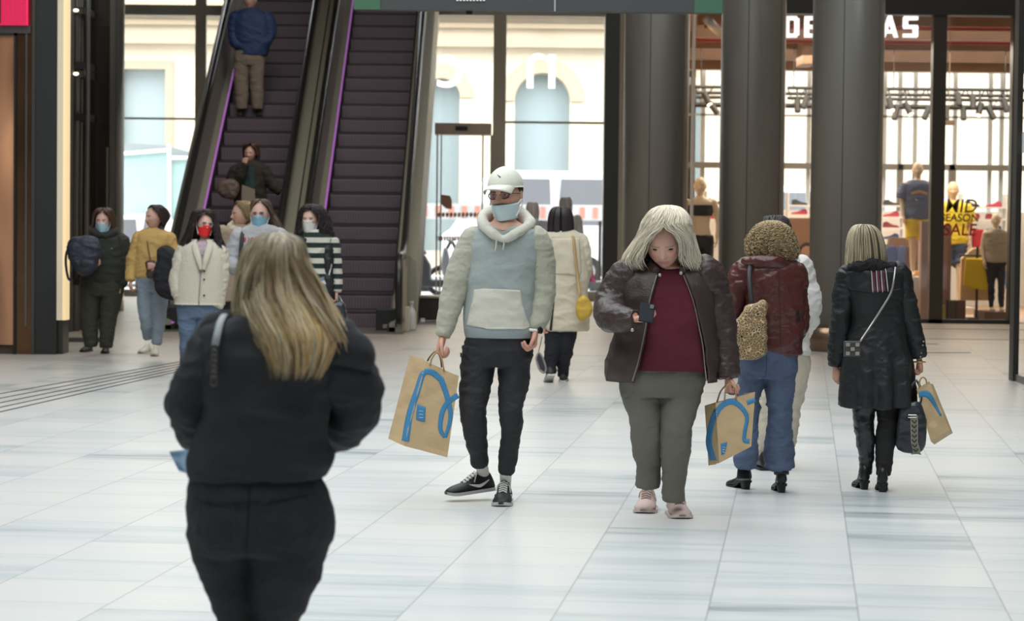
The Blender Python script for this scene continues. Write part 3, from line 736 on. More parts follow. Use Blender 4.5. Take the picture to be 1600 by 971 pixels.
# back window wall of the shop: frames and glass, daylight beyond
bw = MB()
for px in (1097, 1180, 1262, 1300, 1380, 1404, 1428, 1490, 1545, 1563): bw.box(HX(px, SB)-.035, HX(px, SB)+.035, SB-.05, SB+.05, 0, 6)
bw.box(2.9, 9.5, SB-.05, SB+.05, HZ(184, SB), HZ(181, SB)); bw.box(2.9, 9.5, SB-.05, SB+.05, HZ(113, SB), HZ(110, SB))
struct('window_5', bw, mat('pale_mullion', s2l(176, 180, 178), .5))
bw = MB(); bw.box(2.9, 9.5, SB-.35, SB-.2, HZ(266, SB), HZ(257, SB))
for px in (1402, 1482, 1577): bw.box(HX(px, SB)-.05, HX(px, SB)+.05, SB-.35, SB-.2, 0, HZ(257, SB))
struct('window_6', bw, mat('grey_transom', s2l(112, 108, 100), .5))
struct('window_7', MB().box(2.9, 9.5, SB-.005, SB+.005, 0, 6), glass_mat())
# white display wall inside, lower part
struct('wall_shop_back', MB().box(HX(1084, 45.2), 9.5, 45.2, 45.28, 0, HZ(330, 45.2)), M_sh)
# lighting truss with spotlights
TY = 41.5
tz = [HZ(p, TY) for p in (139, 147, 155, 166)]
def truss(x0, x1, label):
    e = empty('lighting_truss', ((x0+x1)/2, TY, tz[0]), label, 'truss', 'lighting trusses in the shop')
    t = MB()
    for k, z in enumerate(tz): t.tube([(x0, TY+.25*(k % 2), z), (x1, TY+.25*(k % 2), z)], .03 if k < 3 else .045, 6)
    n = int((x1-x0)/.3)
    for i in range(n):
        xa = x0+(x1-x0)*i/n; t.tube([(xa, TY, tz[0]), (xa+.15, TY+.25, tz[3]), (xa+.3, TY, tz[0])], .011, 5)
    t.build('frame', M_blk, e)
    w_ = MB()
    for k in range(int((x1-x0)/.9)+1): w_.tube([(x0+.1+k*.9, TY, tz[0]), (x0+.1+k*.9, TY, HZ(100, SB))], .008, 5)
    w_.build('hanging_wire', M_blk, e)
truss(HX(1083, TY), HX(1126, TY)+.15, 'black lighting truss seen between the first two columns')
truss(HX(1228, TY), HX(1273, TY)+.1, 'black lighting truss seen between the second and third columns')
truss(HX(1384, TY), HX(1600, TY), 'black lighting truss seen right of the third column')
def spot(px, py, on=False, tilt=.3, lab='black spotlight hanging from the shop truss'):
    p = U(px, py, TY-.1); e = empty('spotlight', p, lab, 'spotlight', 'spotlights on the shop trusses')
    d = Vector((math.sin(tilt), -.35, -1)).normalized()
    MB().tube([Vector((p.x, TY-.0, tz[3]+.0)) if p.z < tz[3] else Vector((p.x, TY, tz[0])), p+Vector((0, 0, .02))], .015, 6).build('bracket', M_blk, e)
    MB().tube([p-d*.05, p+d*.16], .05, 12).build('housing', M_blk, e, smooth=False)
    MB().tube([p+d*.161, p+d*.17], .042, 12).build('lens', mat('lens_on', (1, .8, .5), .5, emit=(1, .75, .42), estr=9) if on else M_dark, e)
for px, py, on, tl in ((1083, 145, 0, 0), (1102, 150, 1, .5), (1112, 165, 0, .8), (1246, 160, 0, 0), (1260, 155, 0, -.4), (1390, 158, 1, .2), (1401, 172, 0, -.3), (1416, 165, 1, .5), (1450, 172, 0, -.5), (1478, 172, 0, 0), (1505, 172, 0, 0), (1532, 166, 1, -.3), (1546, 172, 0, .5), (1497, 150, 0, .1), (1520, 155, 0, 0), (1570, 160, 0, .2)):
    spot(px, py, bool(on), tl)
sgn = MB().box(HX(1473, 41), HX(1490, 41), 41, 41.03, HZ(195, 41), HZ(187, 41))
sgn.tube([(HX(1481, 41), 41.015, HZ(188, 41)), (HX(1481, 41), 41.015, zceil(41))], .006, 6)
tag(sgn.build('hanging_plate', mat('bronze_plate', s2l(110, 90, 70), .5)), 'small brown plate hanging inside right of the dark shop pillar', 'sign')
tag(MB().box(HX(1251, 42), HX(1273, 42), 42, 43, HZ(102, 42), HZ(58, 42)).build('ceiling_cassette', M_timber, bevel=.02), 'brown box unit under the ceiling between the second and third columns', 'air unit')
# shop lamps giving the warm display light
area_light('shop_light', (6.6, 41.2, 4.2), 5, 4, 330, (1, .88, .72))
area_light('shop_light', (3.6, 40.5, 4.2), 1.5, 3, 90, (1, .84, .62))

# ---- shoe shelves
shoe_cols = [s2l(60, 60, 62), s2l(190, 70, 90), s2l(150, 60, 70), s2l(70, 80, 120), s2l(120, 120, 124)]
def shoe_bm(mb, c, L=.27, H=.1, flip=1):
    prof = [(0, 0), (0, .6), (.08, .95), (.28, 1.0), (.4, .75), (.62, .5), (.85, .42), (.98, .28), (1.0, .05), (.97, 0)]
    mb.prism([(c.x+flip*(a-.5)*L, c.z+b*H) for a, b in prof], lambda a, b, t: Vector((a, c.y+t, b)), -.045, .045)
def shelf_unit(name, px0, px1, pys, Y, label, cols, nshoe, grp):
    e = empty(name, U((px0+px1)/2, 430, Y), label, 'shelf')
    for i, py in enumerate(pys):
        z = HZ(py, Y)
        MB().box(HX(px0, Y), HX(px1, Y), Y-.02, Y+.3, z-.025, z).build('shelf_board', M_sh, e)
        for k in range(nshoe):
            x = HX(px0, Y)+(k+.5)*(HX(px1, Y)-HX(px0, Y))/nshoe
            s = MB(); shoe_bm(s, Vector((x, Y+.12, z)), flip=-1 if (i+k) % 2 else 1); c = cols[(i+k) % len(cols)]
            o = s.build('display_shoe', mat('shoe_%d' % ((i+k) % len(cols)), c, .6), bevel=.012)
            tag(o, '%s sports shoe on shelf %s of the %s' % (['dark grey', 'pink', 'dark red', 'blue', 'grey'][(i+k) % 5], ['one', 'two', 'three', 'four', 'five', 'six'][i], grp), 'shoe', 'shoes on the '+grp)
            MB().box(x-.125, x+.125, Y+.08, Y+.165, z, z+.02).build('sole', M_sh, o)
    MB().box(HX(px0, Y)-.02, HX(px0, Y), Y-.02, Y+.32, 0, HZ(pys[0]-20, Y)).box(HX(px1, Y), HX(px1, Y)+.02, Y-.02, Y+.32, 0, HZ(pys[0]-20, Y)).build('side_panel', M_sh, e)
shelf_unit('shoe_shelf', 1378, 1411, (321, 339, 356, 374, 391), 44.0, 'white shoe shelves left of the large mannequin', shoe_cols, 1, 'left shoe shelf')
shelf_unit('shoe_shelf', 1504, 1572, (322, 341, 360), 44.4, 'white shoe shelves behind the mannequins on the right', shoe_cols, 2, 'right shoe shelf')
shelf_unit('shoe_shelf', 1233, 1268, (322, 337), 44.2, 'white shoe shelves between the second and third columns', shoe_cols[1:], 1, 'middle shoe shelf')
shelf_unit('shoe_shelf', 1105, 1126, (322, 345), 44.2, 'white shoe shelves between the first two columns', shoe_cols[2:], 1, 'narrow shoe shelf')
# posters / display panels
def panel(name, px0, px1, py0, py1, Y, col, label, d=.06, z0=None):
    z = HZ(py1, Y, (px0+px1)/2) if z0 is None else z0
    o = MB().box(HX(px0, Y), HX(px1, Y), Y, Y+d, z, HZ(py0, Y, (px0+px1)/2)).build(name, mat(name+label[:12], col, .6))
    return tag(o, label, 'display panel')
o = panel('poster_board', 1231, 1270, 341, 430, 40, s2l(170, 128, 96), 'brown poster of two faces between the second and third columns', z0=0)
for px, py in ((1243, 398), (1260, 396)):
    fa_ = MB(); p = U(px, py, 39.99); fa_.ell(p, .085, .012, .125, nu=16, nv=10); fa_.build('printed_face', mat('printed_skin', s2l(196, 150, 120), .6), o, smooth=True)
    ha = MB(); ha.ell(p+Vector((0, .004, .07)), .095, .01, .1, nu=16, nv=10); ha.build('printed_hair', mat('printed_dark', s2l(60, 44, 38), .7), o, smooth=True)
panel('column_display', 1441, 1456, 346, 505, 38.8, s2l(150, 120, 110), 'tall pinkish poster pillar left of the dark shop pillar', .2, 0)
panel('column_display', 1474, 1488, 352, 500, 39.2, s2l(170, 130, 108), 'tall brown poster pillar right of the dark shop pillar', .4, 0)
panel('plinth_box', 1466, 1480, 478, 503, 38.6, s2l(150, 132, 60), 'small olive yellow box on the shop floor', .3, 0)
panel('rail_cabinet', 1392, 1437, 372, 380, 43.0, s2l(110, 80, 60), 'brown cabinet behind the hanging jackets left of the yellow shorts mannequin', .3, 0)
for i, (a, b, c_, lb_) in enumerate(((1386, 1404, s2l(48, 60, 96), 'navy blue jacket'), (1404, 1418, s2l(60, 72, 110), 'blue sweater'), (1416, 1428, s2l(70, 48, 44), 'dark brown top'))):
    g = MB(); Y = 42.8
    xa, xb = HX(a, Y), HX(b, Y); zt_, zb_ = HZ(384, Y), HZ(440, Y)
    g.prism([(xa, zb_), (xa-.01, zt_-.1), (xa+.03, zt_), (xb-.03, zt_), (xb+.01, zt_-.1), (xb, zb_)], lambda u, v, t: Vector((u, Y+t, v)), 0, .12)
    tag(g.build('hanging_garment', mat('garment_%d' % i, c_, .8, bump=.4, bscale=20), bevel=.03), '%s hanging behind the woman in the long black coat' % lb_, 'clothes')
# counter with orange/yellow goods
panel('display_table', 1428, 1444, 433, 500, 40.5, s2l(120, 92, 66), 'low wooden display stand at the yellow shorts mannequin', .5, 0)
panel('shoe_box', 1432, 1443, 424, 431, 40.4, s2l(225, 160, 40), 'orange yellow box on the wooden display stand', .2)
panel('suitcase', 1487, 1497, 470, 500, 38.9, s2l(70, 52, 46), 'dark brown case standing on the shop floor', .3, 0)
panel('suitcase', 1498, 1512, 470, 500, 39.0, s2l(96, 64, 50), 'reddish brown case right of the dark brown one', .3, 0)
panel('low_plinth', 1542, 1576, 488, 502, 38.8, s2l(92, 70, 54), 'low brown plinth under the mannequin in black trousers', .9, 0)
tag(MB().prism([(1510, 404), (1548, 404), (1552, 452), (1540, 455), (1506, 448)], lambda a, b, t: U(a, b, 39.3)+Vector((0, t, 0)), 0, .1).build('yellow_shorts', mat('yellow_fabric', s2l(226, 190, 40), .8, bump=.4, bscale=15), bevel=.02), 'bright yellow shorts hanging on a rack beside the beige vest mannequin', 'clothes')
tag(MB().prism([(1502, 404), (1520, 388), (1530, 386), (1545, 392), (1549, 404), (1549, 470), (1500, 470)], lambda a, b, t: U(a, b, 39.6)+Vector((0, t, 0)), 0, .1).build('cream_jacket', mat('cream_fabric', s2l(214, 190, 150), .8, bump=.4, bscale=15), bevel=.02), 'cream jacket on the rack above the yellow shorts', 'clothes')
rk = MB().tube([(HX(1528, 39.5), 39.45, 0), (HX(1528, 39.5), 39.45, HZ(384, 39.5))], .02).tube([(HX(1500, 39.5), 39.45, HZ(398, 39.5)), (HX(1556, 39.5), 39.45, HZ(398, 39.5))], .015).box(HX(1512, 39.5), HX(1538, 39.5), 39.3, 39.7, 0, .03)
tag(rk.build('clothes_rack', M_blk), 'black clothes rack holding the cream jacket and yellow shorts', 'rack')
tag(MB().prism([(1519, 360), (1537, 358), (1540, 386), (1520, 388)], lambda a, b, t: U(a, b, 41.5)+Vector((0, t, 0)), 0, .1).build('red_shirt', mat('red_fabric', s2l(190, 50, 60), .8, bump=.4, bscale=15), bevel=.02), 'red top hanging behind the yellow shorts', 'clothes')
tag(MB().prism([(1572, 425), (1580, 425), (1580, 452), (1572, 452)], lambda a, b, t: U(a, b, 40.5)+Vector((0, t, 0)), 0, .1).build('blue_shirt', mat('blue_fabric', s2l(80, 120, 170), .8, bump=.4, bscale=15), bevel=.02), 'blue top hanging right of the beige vest mannequin', 'clothes')
tag(MB().tube([(HX(1576, 40.6), 40.56, 0), (HX(1576, 40.6), 40.56, HZ(424, 40.6))], .015).box(HX(1570, 40.6), HX(1582, 40.6), 40.45, 40.68, 0, .02).build('garment_stand', M_blk), 'slim black stand carrying the blue shirt at the right', 'rack')
# lettering on the window
GY = HY-.04
dl = empty('window_decal', U(1499, 340, GY), 'MID SEASON SALE lettering stuck on the shop window', 'lettering')
M_ol = mat('olive_vinyl', s2l(96, 82, 40), .6); M_rd = mat('red_vinyl', s2l(168, 36, 40), .6)
text_obj('word_mid', 'MID', U(1501, 332, GY), .27*1.05, M_ol, parent=dl, bold=.0015, shear=.15, sx=.95)
text_obj('word_season', 'SEASON', U(1499, 346, GY), .155, M_ol, parent=dl, bold=.003, shear=.1)
text_obj('word_sale', 'SALE', U(1499, 368, GY), .25, M_rd, parent=dl, bold=.003, shear=.1, sx=.95)
# ================================================================== FIGURE LIBRARY
_rng = np.random.RandomState(11)
_perm = np.concatenate([_rng.permutation(256)]*3)
_grad = _rng.normal(size=(256, 3)); _grad /= np.linalg.norm(_grad, axis=1)[:, None]
def pnoise(P):
    P = np.asarray(P, float)+1000.0; I = np.floor(P).astype(int); f = P-I; u = f*f*f*(f*(f*6-15)+10); I &= 255
    r = 0
    for dx in (0, 1):
        for dy in (0, 1):
            for dz in (0, 1):
                h = _perm[_perm[_perm[(I[:, 0]+dx) & 255]+((I[:, 1]+dy) & 255)]+((I[:, 2]+dz) & 255)]
                g = _grad[h]; d = (g*(f-np.array([dx, dy, dz]))).sum(1)
                wx = u[:, 0] if dx else 1-u[:, 0]; wy = u[:, 1] if dy else 1-u[:, 1]; wz = u[:, 2] if dz else 1-u[:, 2]
                r = r+d*wx*wy*wz
    return r
def ridge(P): return 1-2*np.abs(pnoise(P))*1.6
def cr(vals, n):
    """catmull-rom through rows of vals, n steps per segment"""
    V = np.array(vals, float)
    if len(V) == 2: V = np.array([V[0], (V[0]+V[1])/2, V[1]])
    P = np.vstack([2*V[0]-V[1], V, 2*V[-1]-V[-2]]); out = []
    for i in range(1, len(P)-2):
        for k in range(n):
            t = k/n; a, b, c, d = P[i-1], P[i], P[i+1], P[i+2]
            out.append(.5*((2*b)+(-a+c)*t+(2*a-5*b+4*c-d)*t*t+(-a+3*b-3*c+d)*t**3))
    out.append(P[-2]); return np.array(out)
class Fig:
    """measures in picture pixels at the figure's own depth are turned into metres here"""
    def __init__(s, name, D, base, label, cat='person', group=None):
        s.D = D; s.s = FPX/D
        b = U(base[0], base[1], D); s.base = b
        s.e = empty(name, (b.x, b.y, max(0, b.z) if b.z > .1 else 0), label, cat, group)
    def P(s, px, py, dy=0): return U(px, py, s.D+dy)
    def W(s, px, py, dy=0):
        """like P but keeps the metre scale of the figure's depth (dy only moves along the hall)"""
        return U(px, py, s.D+dy)
def loft(F, secs, n=40, steps=5, ex=2.2, pleat=None, sc=1.0, wr=0, wf=(14, 2.5), seed=0, cap=True):
    """secs rows: (py, cx, halfwidth px, halfdepth px, dy m)"""
    rows = cr([tuple(r)+(0,)*(5-len(r)) for r in secs], steps); vs = []; m = len(rows)
    ph = np.linspace(0, 2*PI, n, endpoint=False)
    for j, (py, cx, w_, d_, dy) in enumerate(rows):
        c = F.W(cx, py, dy); w_ = max(w_, .3)/F.s*sc; d_ = max(d_, .3)/F.s*sc
        cs, sn = np.cos(ph), np.sin(ph)
        x = np.sign(sn)*np.abs(sn)**(2/ex); y = -np.sign(cs)*np.abs(cs)**(2/ex)
        k = np.ones(n)
        if pleat: 
            amp = pleat[1]*max(0, (py-pleat[0])/(rows[-1][0]-pleat[0])); k = k+amp*np.sin(ph*pleat[2]+1.3*np.sin(ph*3))
        if wr:
            q = np.stack([sn*wf[1]+seed, cs*wf[1]*1.0+j*0.02, np.full(n, c.z*wf[0])], 1); k = k+wr*ridge(q)
        for i in range(n): vs.append((c.x+x[i]*w_*k[i], c.y+y[i]*d_*k[i], c.z))
    fs = [(j*n+i, (j+1)*n+i, (j+1)*n+(i+1) % n, j*n+(i+1) % n) for j in range(m-1) for i in range(n)]
    if cap: fs += [tuple(range(n)), tuple(range((m-1)*n+n-1, (m-1)*n-1, -1))]
    mb = MB(); mb.add(vs, fs); return mb
def limb(F, pts, n=22, steps=8, sc=1.0, flat=1.0, wr=0, wf=(16, 1.6), seed=0, cx=None):
    """pts rows: (px, py, dy m, r px[, depth factor])"""
    pts = [tuple(r)+((flat,) if len(r) == 4 else ()) for r in pts]
    if cx is not None:
        a = pts[0]; sd = 1 if a[0] < cx else -1; r0 = a[3]
        pts = [(a[0]+sd*r0*1.0, a[1]-r0*.55, a[2], r0*.42, a[4]), (a[0]+sd*r0*.42, a[1]-r0*.28, a[2], r0*.82, a[4])]+pts
    rows = cr(pts, steps)
    P3 = [F.W(r[0], r[1], r[2]) for r in rows]; fr = frames(P3); vs = []; L = 0
    ph = np.linspace(0, 2*PI, n, endpoint=False)
    for j, (p, (a, b)) in enumerate(zip(P3, fr)):
        if j: L += (P3[j]-P3[j-1]).length
        r = max(rows[j][3], .2)/F.s*sc; k = np.ones(n)
        if wr:
            q = np.stack([np.sin(ph)*wf[1]+seed*3.7, np.cos(ph)*wf[1], np.full(n, L*wf[0])+.6*np.sin(ph)], 1); k = k+wr*ridge(q)
        for i in range(n):
            # depth factor squashes along the hall axis only
            o = a*(math.cos(ph[i])*r*k[i])+b*(math.sin(ph[i])*r*k[i]); o.y *= rows[j][4]
            vs.append(p+o)
    m = len(rows)
    fs = [(j*n+i, j*n+(i+1) % n, (j+1)*n+(i+1) % n, (j+1)*n+i) for j in range(m-1) for i in range(n)]
    fs += [tuple(range(n-1, -1, -1)), tuple(range((m-1)*n, m*n))]
    mb = MB(); mb.add(vs, fs); return mb
def merge(*ms):
    o = MB()
    for x in ms:
        if x is not None: o.add(x.v, x.f)
    return o
def solid(name, mb, m, parent, voxel=.008, smooth=3, folds=(), dec=0):
    me = mb.mesh('tmp'); bm = bmesh.new(); bm.from_mesh(me); bmesh.ops.recalc_face_normals(bm, faces=bm.faces); bm.to_mesh(me); bm.free()
    t = bpy.data.objects.new('tmp', me); COL.objects.link(t)
    if voxel:
        r = t.modifiers.new('r', 'REMESH'); r.mode = 'VOXEL'; r.voxel_size = voxel
    if smooth:
        q = t.modifiers.new('s', 'SMOOTH'); q.factor = .5; q.iterations = smooth
    dg = bpy.context.evaluated_depsgraph_get(); ev = t.evaluated_get(dg)
    m2 = bpy.data.meshes.new_from_object(ev); bpy.data.objects.remove(t); bpy.data.meshes.remove(me)
    m2.name = name
    if folds:
        n = len(m2.vertices); co = np.empty(n*3); m2.vertices.foreach_get('co', co); co = co.reshape(-1, 3)
        no = np.empty(n*3); m2.vertex_normals.foreach_get('vector', no); no = no.reshape(-1, 3); d = np.zeros(n)
        for amp, sx, sy, sz in folds:
            q = co*np.array([sx, sy, sz]); q = q+.35*pnoise(q*.5+7)[:, None]; d += amp*ridge(q)
        co = co+no*d[:, None]; m2.vertices.foreach_set('co', co.ravel()); m2.update()
    m2.materials.clear(); m2.materials.append(m)
    o = bpy.data.objects.new(name, m2); COL.objects.link(o); m2.shade_smooth()
    if parent is not None: keep(o, parent)
    return o
def mesh_np(name, co, faces, m, parent, col=None, smooth=True):
    me = bpy.data.meshes.new(name); me.from_pydata([tuple(map(float, c)) for c in co], [], faces); me.update()
    me.materials.append(m)
    if col is not None:
        a = me.color_attributes.new('Col', 'FLOAT_COLOR', 'POINT'); c4 = np.ones((len(co), 4)); c4[:, :3] = col; a.data.foreach_set('color', c4.ravel())
    if smooth: me.shade_smooth()
    o = bpy.data.objects.new(name, me); COL.objects.link(o)
    if parent is not None: keep(o, parent)
    return o
# ---------------- head
def head_geo(nu=72, nv=60, male=False):
    vs = []; tint = []
    for j in range(nv+1):
        th = PI*j/nv
        for i in range(nu):
            ph = 2*PI*i/nu
            dx, dy, dz = math.sin(th)*math.sin(ph), -math.sin(th)*math.cos(ph), math.cos(th)
            z = .5*dz; fr = max(0, -dy)
            x = .335*np.sign(dx)*abs(dx)**.95; y = (.40 if dy < 0 else .44)*dy
            if z < -.02:
                t = min(1, (-.02-z)/.48); x *= 1-(.36 if not male else .27)*t**1.4; 
                if dy > 0: y *= 1-.55*t
                else: y *= 1+.04*t
            if z > .1 and dy < 0: y *= 1+.05*(z-.1)
            if fr > 0:
                g = lambda a, b: math.exp(-(a/b)**2)
                f = 0; ax = abs(x)
                zr = min(1, max(0, (.04-z)/.17)); 
                nose = (.012+.095*zr)*g(x, .034+.022*zr) * (1 if z > -.135 else g(z+.135, .03)) * (1 if z < .04 else g(z-.04, .04))
                f += nose + .022*g(ax-.045, .022)*g(z+.14, .025)
                f -= .042*g(ax-.135, .075)*g(z-.012, .045)
                f += .018*g(z-.085, .03)*g(ax-.12, .12)
                f += .018*g(ax-.17, .08)*g(z+.08, .08)
                f += .030*g(z+.232, .017)*g(x, .08) + .034*g(z+.278, .018)*g(x, .075) - .012*g(z+.255, .008)*g(x, .1)
                f += .035*g(z+.40, .06)*g(x, .1)
                y -= f*min(1, fr*2.0)
            vs.append((x, y, z))
            # tint channel: 0 skin, 1 lips, 2 brow, 3 cheek
            t_ = 0
            if dy < -.2:
                ax = abs(x)
                if abs(x) < .098-abs(z+.255)*.6 and abs(z+.255) < .042: t_ = 1
                elif abs(z-.088-.02*math.cos((ax-.13)*14)+.018) < .014 and .055 < ax < .215: t_ = 2
                elif abs(z+.255) < .006 and abs(x) < .11: t_ = 4
                elif math.hypot(ax-.17, (z+.1)) < .075: t_ = 3
            tint.append(t_)
    fs = [(j*nu+i, (j+1)*nu+i, (j+1)*nu+(i+1) % nu, j*nu+(i+1) % nu) for j in range(nv) for i in range(nu)]
    return np.array(vs), fs, np.array(tint)
_HG = {k: head_geo(male=k) for k in (False, True)}
def ear_geo():
    vs = []; fs = []; nu, nv = 14, 10
    for j in range(nv+1):
        th = PI*j/nv
        for i in range(nu):
            ph = 2*PI*i/nu; x, y, z = math.sin(th)*math.cos(ph), math.sin(th)*math.sin(ph), math.cos(th)
            r = math.hypot(y, z); dent = -.35*math.exp(-(r/.5)**2) if x > 0 else 0
            vs.append((.035*(x+dent)+.02*r*r, .055*y, .095*z*(1-.15*(z < 0))))
    fs = [(j*nu+i, (j+1)*nu+i, (j+1)*nu+(i+1) % nu, j*nu+(i+1) % nu) for j in range(nv) for i in range(nu)]
    return np.array(vs), fs
_EG = ear_geo()
class Head:
    def __init__(s, F, px, py_top, py_chin, dy=0, yaw=0, pitch=0, roll=0, male=False, wide=1.0):
        s.F = F; s.h = (py_chin-py_top)/F.s; s.male = male
        c = F.W(px, (py_top+py_chin)/2, dy); s.c = np.array(c); s.wide = wide
        s.R = np.array((Matrix.Rotation(math.radians(yaw), 3, 'Z') @ Matrix.Rotation(math.radians(pitch), 3, 'X') @ Matrix.Rotation(math.radians(roll), 3, 'Y')))
        s.M = Matrix(s.R.tolist())
    def T(s, co): 
        q = np.atleast_2d(np.asarray(co, float))*np.array([s.wide, 1, 1])*s.h
        return q @ s.R.T+s.c
    def geo(s, skin, lips=None, brow=None):
        co, fs, t = _HG[s.male]; V = [s.T(co)]; Fc = list(fs); col = np.tile(skin, (len(co), 1)); n = len(co)
        lips = lips if lips is not None else np.array(skin)*np.array([.85, .5, .5]); brow = brow if brow is not None else np.array(skin)*.3
        col[t == 1] = lips; col[t == 2] = brow; col[t == 3] = np.array(skin)*np.array([1.04, .86, .84]); col[t == 4] = np.array(lips)*.5
        for sd in (-1, 1):
            e = _EG[0].copy(); e[:, 0] *= 1; e = e*np.array([sd, 1, 1])+np.array([sd*.325, .03, -.03])
            V.append(s.T(e)); Fc += [tuple(i+n for i in f) for f in _EG[1]]; n += len(e); col = np.vstack([col, np.tile(skin, (len(e), 1))])
        return np.vstack(V), Fc, col
    def eyes(s, parent, iris=(.1, .07, .05), closed=False, lash=True):
        for sd in (-1, 1):
            c = s.T([sd*.135, -.325, .008])[0]
            mb = MB(); mb.ell(c, .052*s.h, .05*s.h, (.03 if not closed else .012)*s.h, s.M, 16, 10); o = mb.build('eye', mat('eye_white', (.62, .6, .58), .3) if not closed else mat('lash_dark', (.03, .02, .02), .6), parent, smooth=True)
            if not closed:
                c2 = s.T([sd*.135, -.367, .008])[0]; MB().ell(c2, .02*s.h, .012*s.h, .022*s.h, s.M, 12, 8).build('iris', mat('iris_%d' % int(iris[0]*100), iris, .15), o, smooth=True)
                if not lash: continue
                c3 = s.T([sd*.135, -.37, .04])[0]; MB().ell(c3, .05*s.h, .012*s.h, .005*s.h, s.M, 12, 6).build('eyelash', mat('lash_dark', (.03, .02, .02), .6), o)
    def mask(s, parent, m, z0=-.10, z1=-.44, ear=True, pleats=True, hw=.29):
        """surgical mask wrapped round the lower face"""
        nu, nv = 25, 13; outer = []; 
        for j in range(nv):
            v = j/(nv-1); z = z0+(z1-z0)*v
            for i in range(nu):
                u = -1+2*i/(nu-1); a = u*1.02
                rx = (hw+.03)*(1-.22*v); x = rx*math.sin(a*1.15)/math.sin(1.15); 
                bulge = .13*math.exp(-(u/.42)**2)*(1-.55*v)
                y = -.36-bulge+.27*(abs(u)**2.2)+.05*v*v
                if pleats: y += .007*math.sin(v*PI*6)*(1-abs(u))
                zz = z+(.03*(u*u) if j == 0 else 0)-(.0 if j else 0)+.04*(u*u)*(v)
                outer.append((x, y, zz))
        outer = np.array(outer); inner = outer+np.array([0, .018, 0]); co = s.T(np.vstack([outer, inner])); n = nu*nv
        fs = []
        for j in range(nv-1):
            for i in range(nu-1):
                a = j*nu+i; fs.append((a, a+nu, a+nu+1, a+1)); fs.append((n+a, n+a+1, n+a+nu+1, n+a+nu))
        edge = [i for i in range(nu)]+[j*nu+nu-1 for j in range(1, nv)]+[(nv-1)*nu+i for i in range(nu-2, -1, -1)]+[j*nu for j in range(nv-2, 0, -1)]
        for a, b in zip(edge, edge[1:]+edge[:1]): fs.append((a, b, n+b, n+a))
        o = mesh_np('face_mask', co, fs, m, parent)
        if ear:
            for sd in (-1, 1):
                lp = MB()
                e = s.T([[sd*hw, -.12, z0-.03], [sd*.345, .0, z0+.08], [sd*.36, .06, z0+.03], [sd*.345, .0, z0-.06], [sd*hw*.9, -.12, z1+.08]]); lp.tube([Vector(q) for q in e], .004*s.h/.22, 6)
                lp.build('ear_loop', mat('elastic_white', (.8, .8, .8), .7), o)
        return o
    def glasses(s, parent, m, r=.095, z=.0):
        g = MB()
        for sd in (-1, 1):
            ring = [s.T([sd*.135+r*math.cos(t)*1.1, -.40+.02*abs(math.cos(t)), z+r*.8*math.sin(t)])[0] for t in np.linspace(0, 2*PI, 19)]
            g.tube([Vector(q) for q in ring], .009*s.h, 6, cap=False)
            g.tube([Vector(q) for q in s.T([[sd*.24, -.38, z+.02], [sd*.33, -.2, z+.02], [sd*.345, .05, z+.0]])], .008*s.h, 6)
        g.tube([Vector(q) for q in s.T([[-.04, -.405, z+.01], [.04, -.405, z+.01]])], .008*s.h, 6)
        o = g.build('glasses', m, parent)
        for sd in (-1, 1):
            ring = [s.T([sd*.135+r*math.cos(t)*1.05, -.40, z+r*.76*math.sin(t)])[0] for t in np.linspace(0, 2*PI, 18, endpoint=False)]
            l = MB(); l.add([Vector(q) for q in ring]+[Vector(q)+Vector((0, .002, 0)) for q in ring], [tuple(range(18)), tuple(range(35, 17, -1))]+[(i, (i+1) % 18, 18+(i+1) % 18, 18+i) for i in range(18)])
            l.build('lens', glass_mat('lens_glass', .14, (.97, .94, 1)), o)
        return o
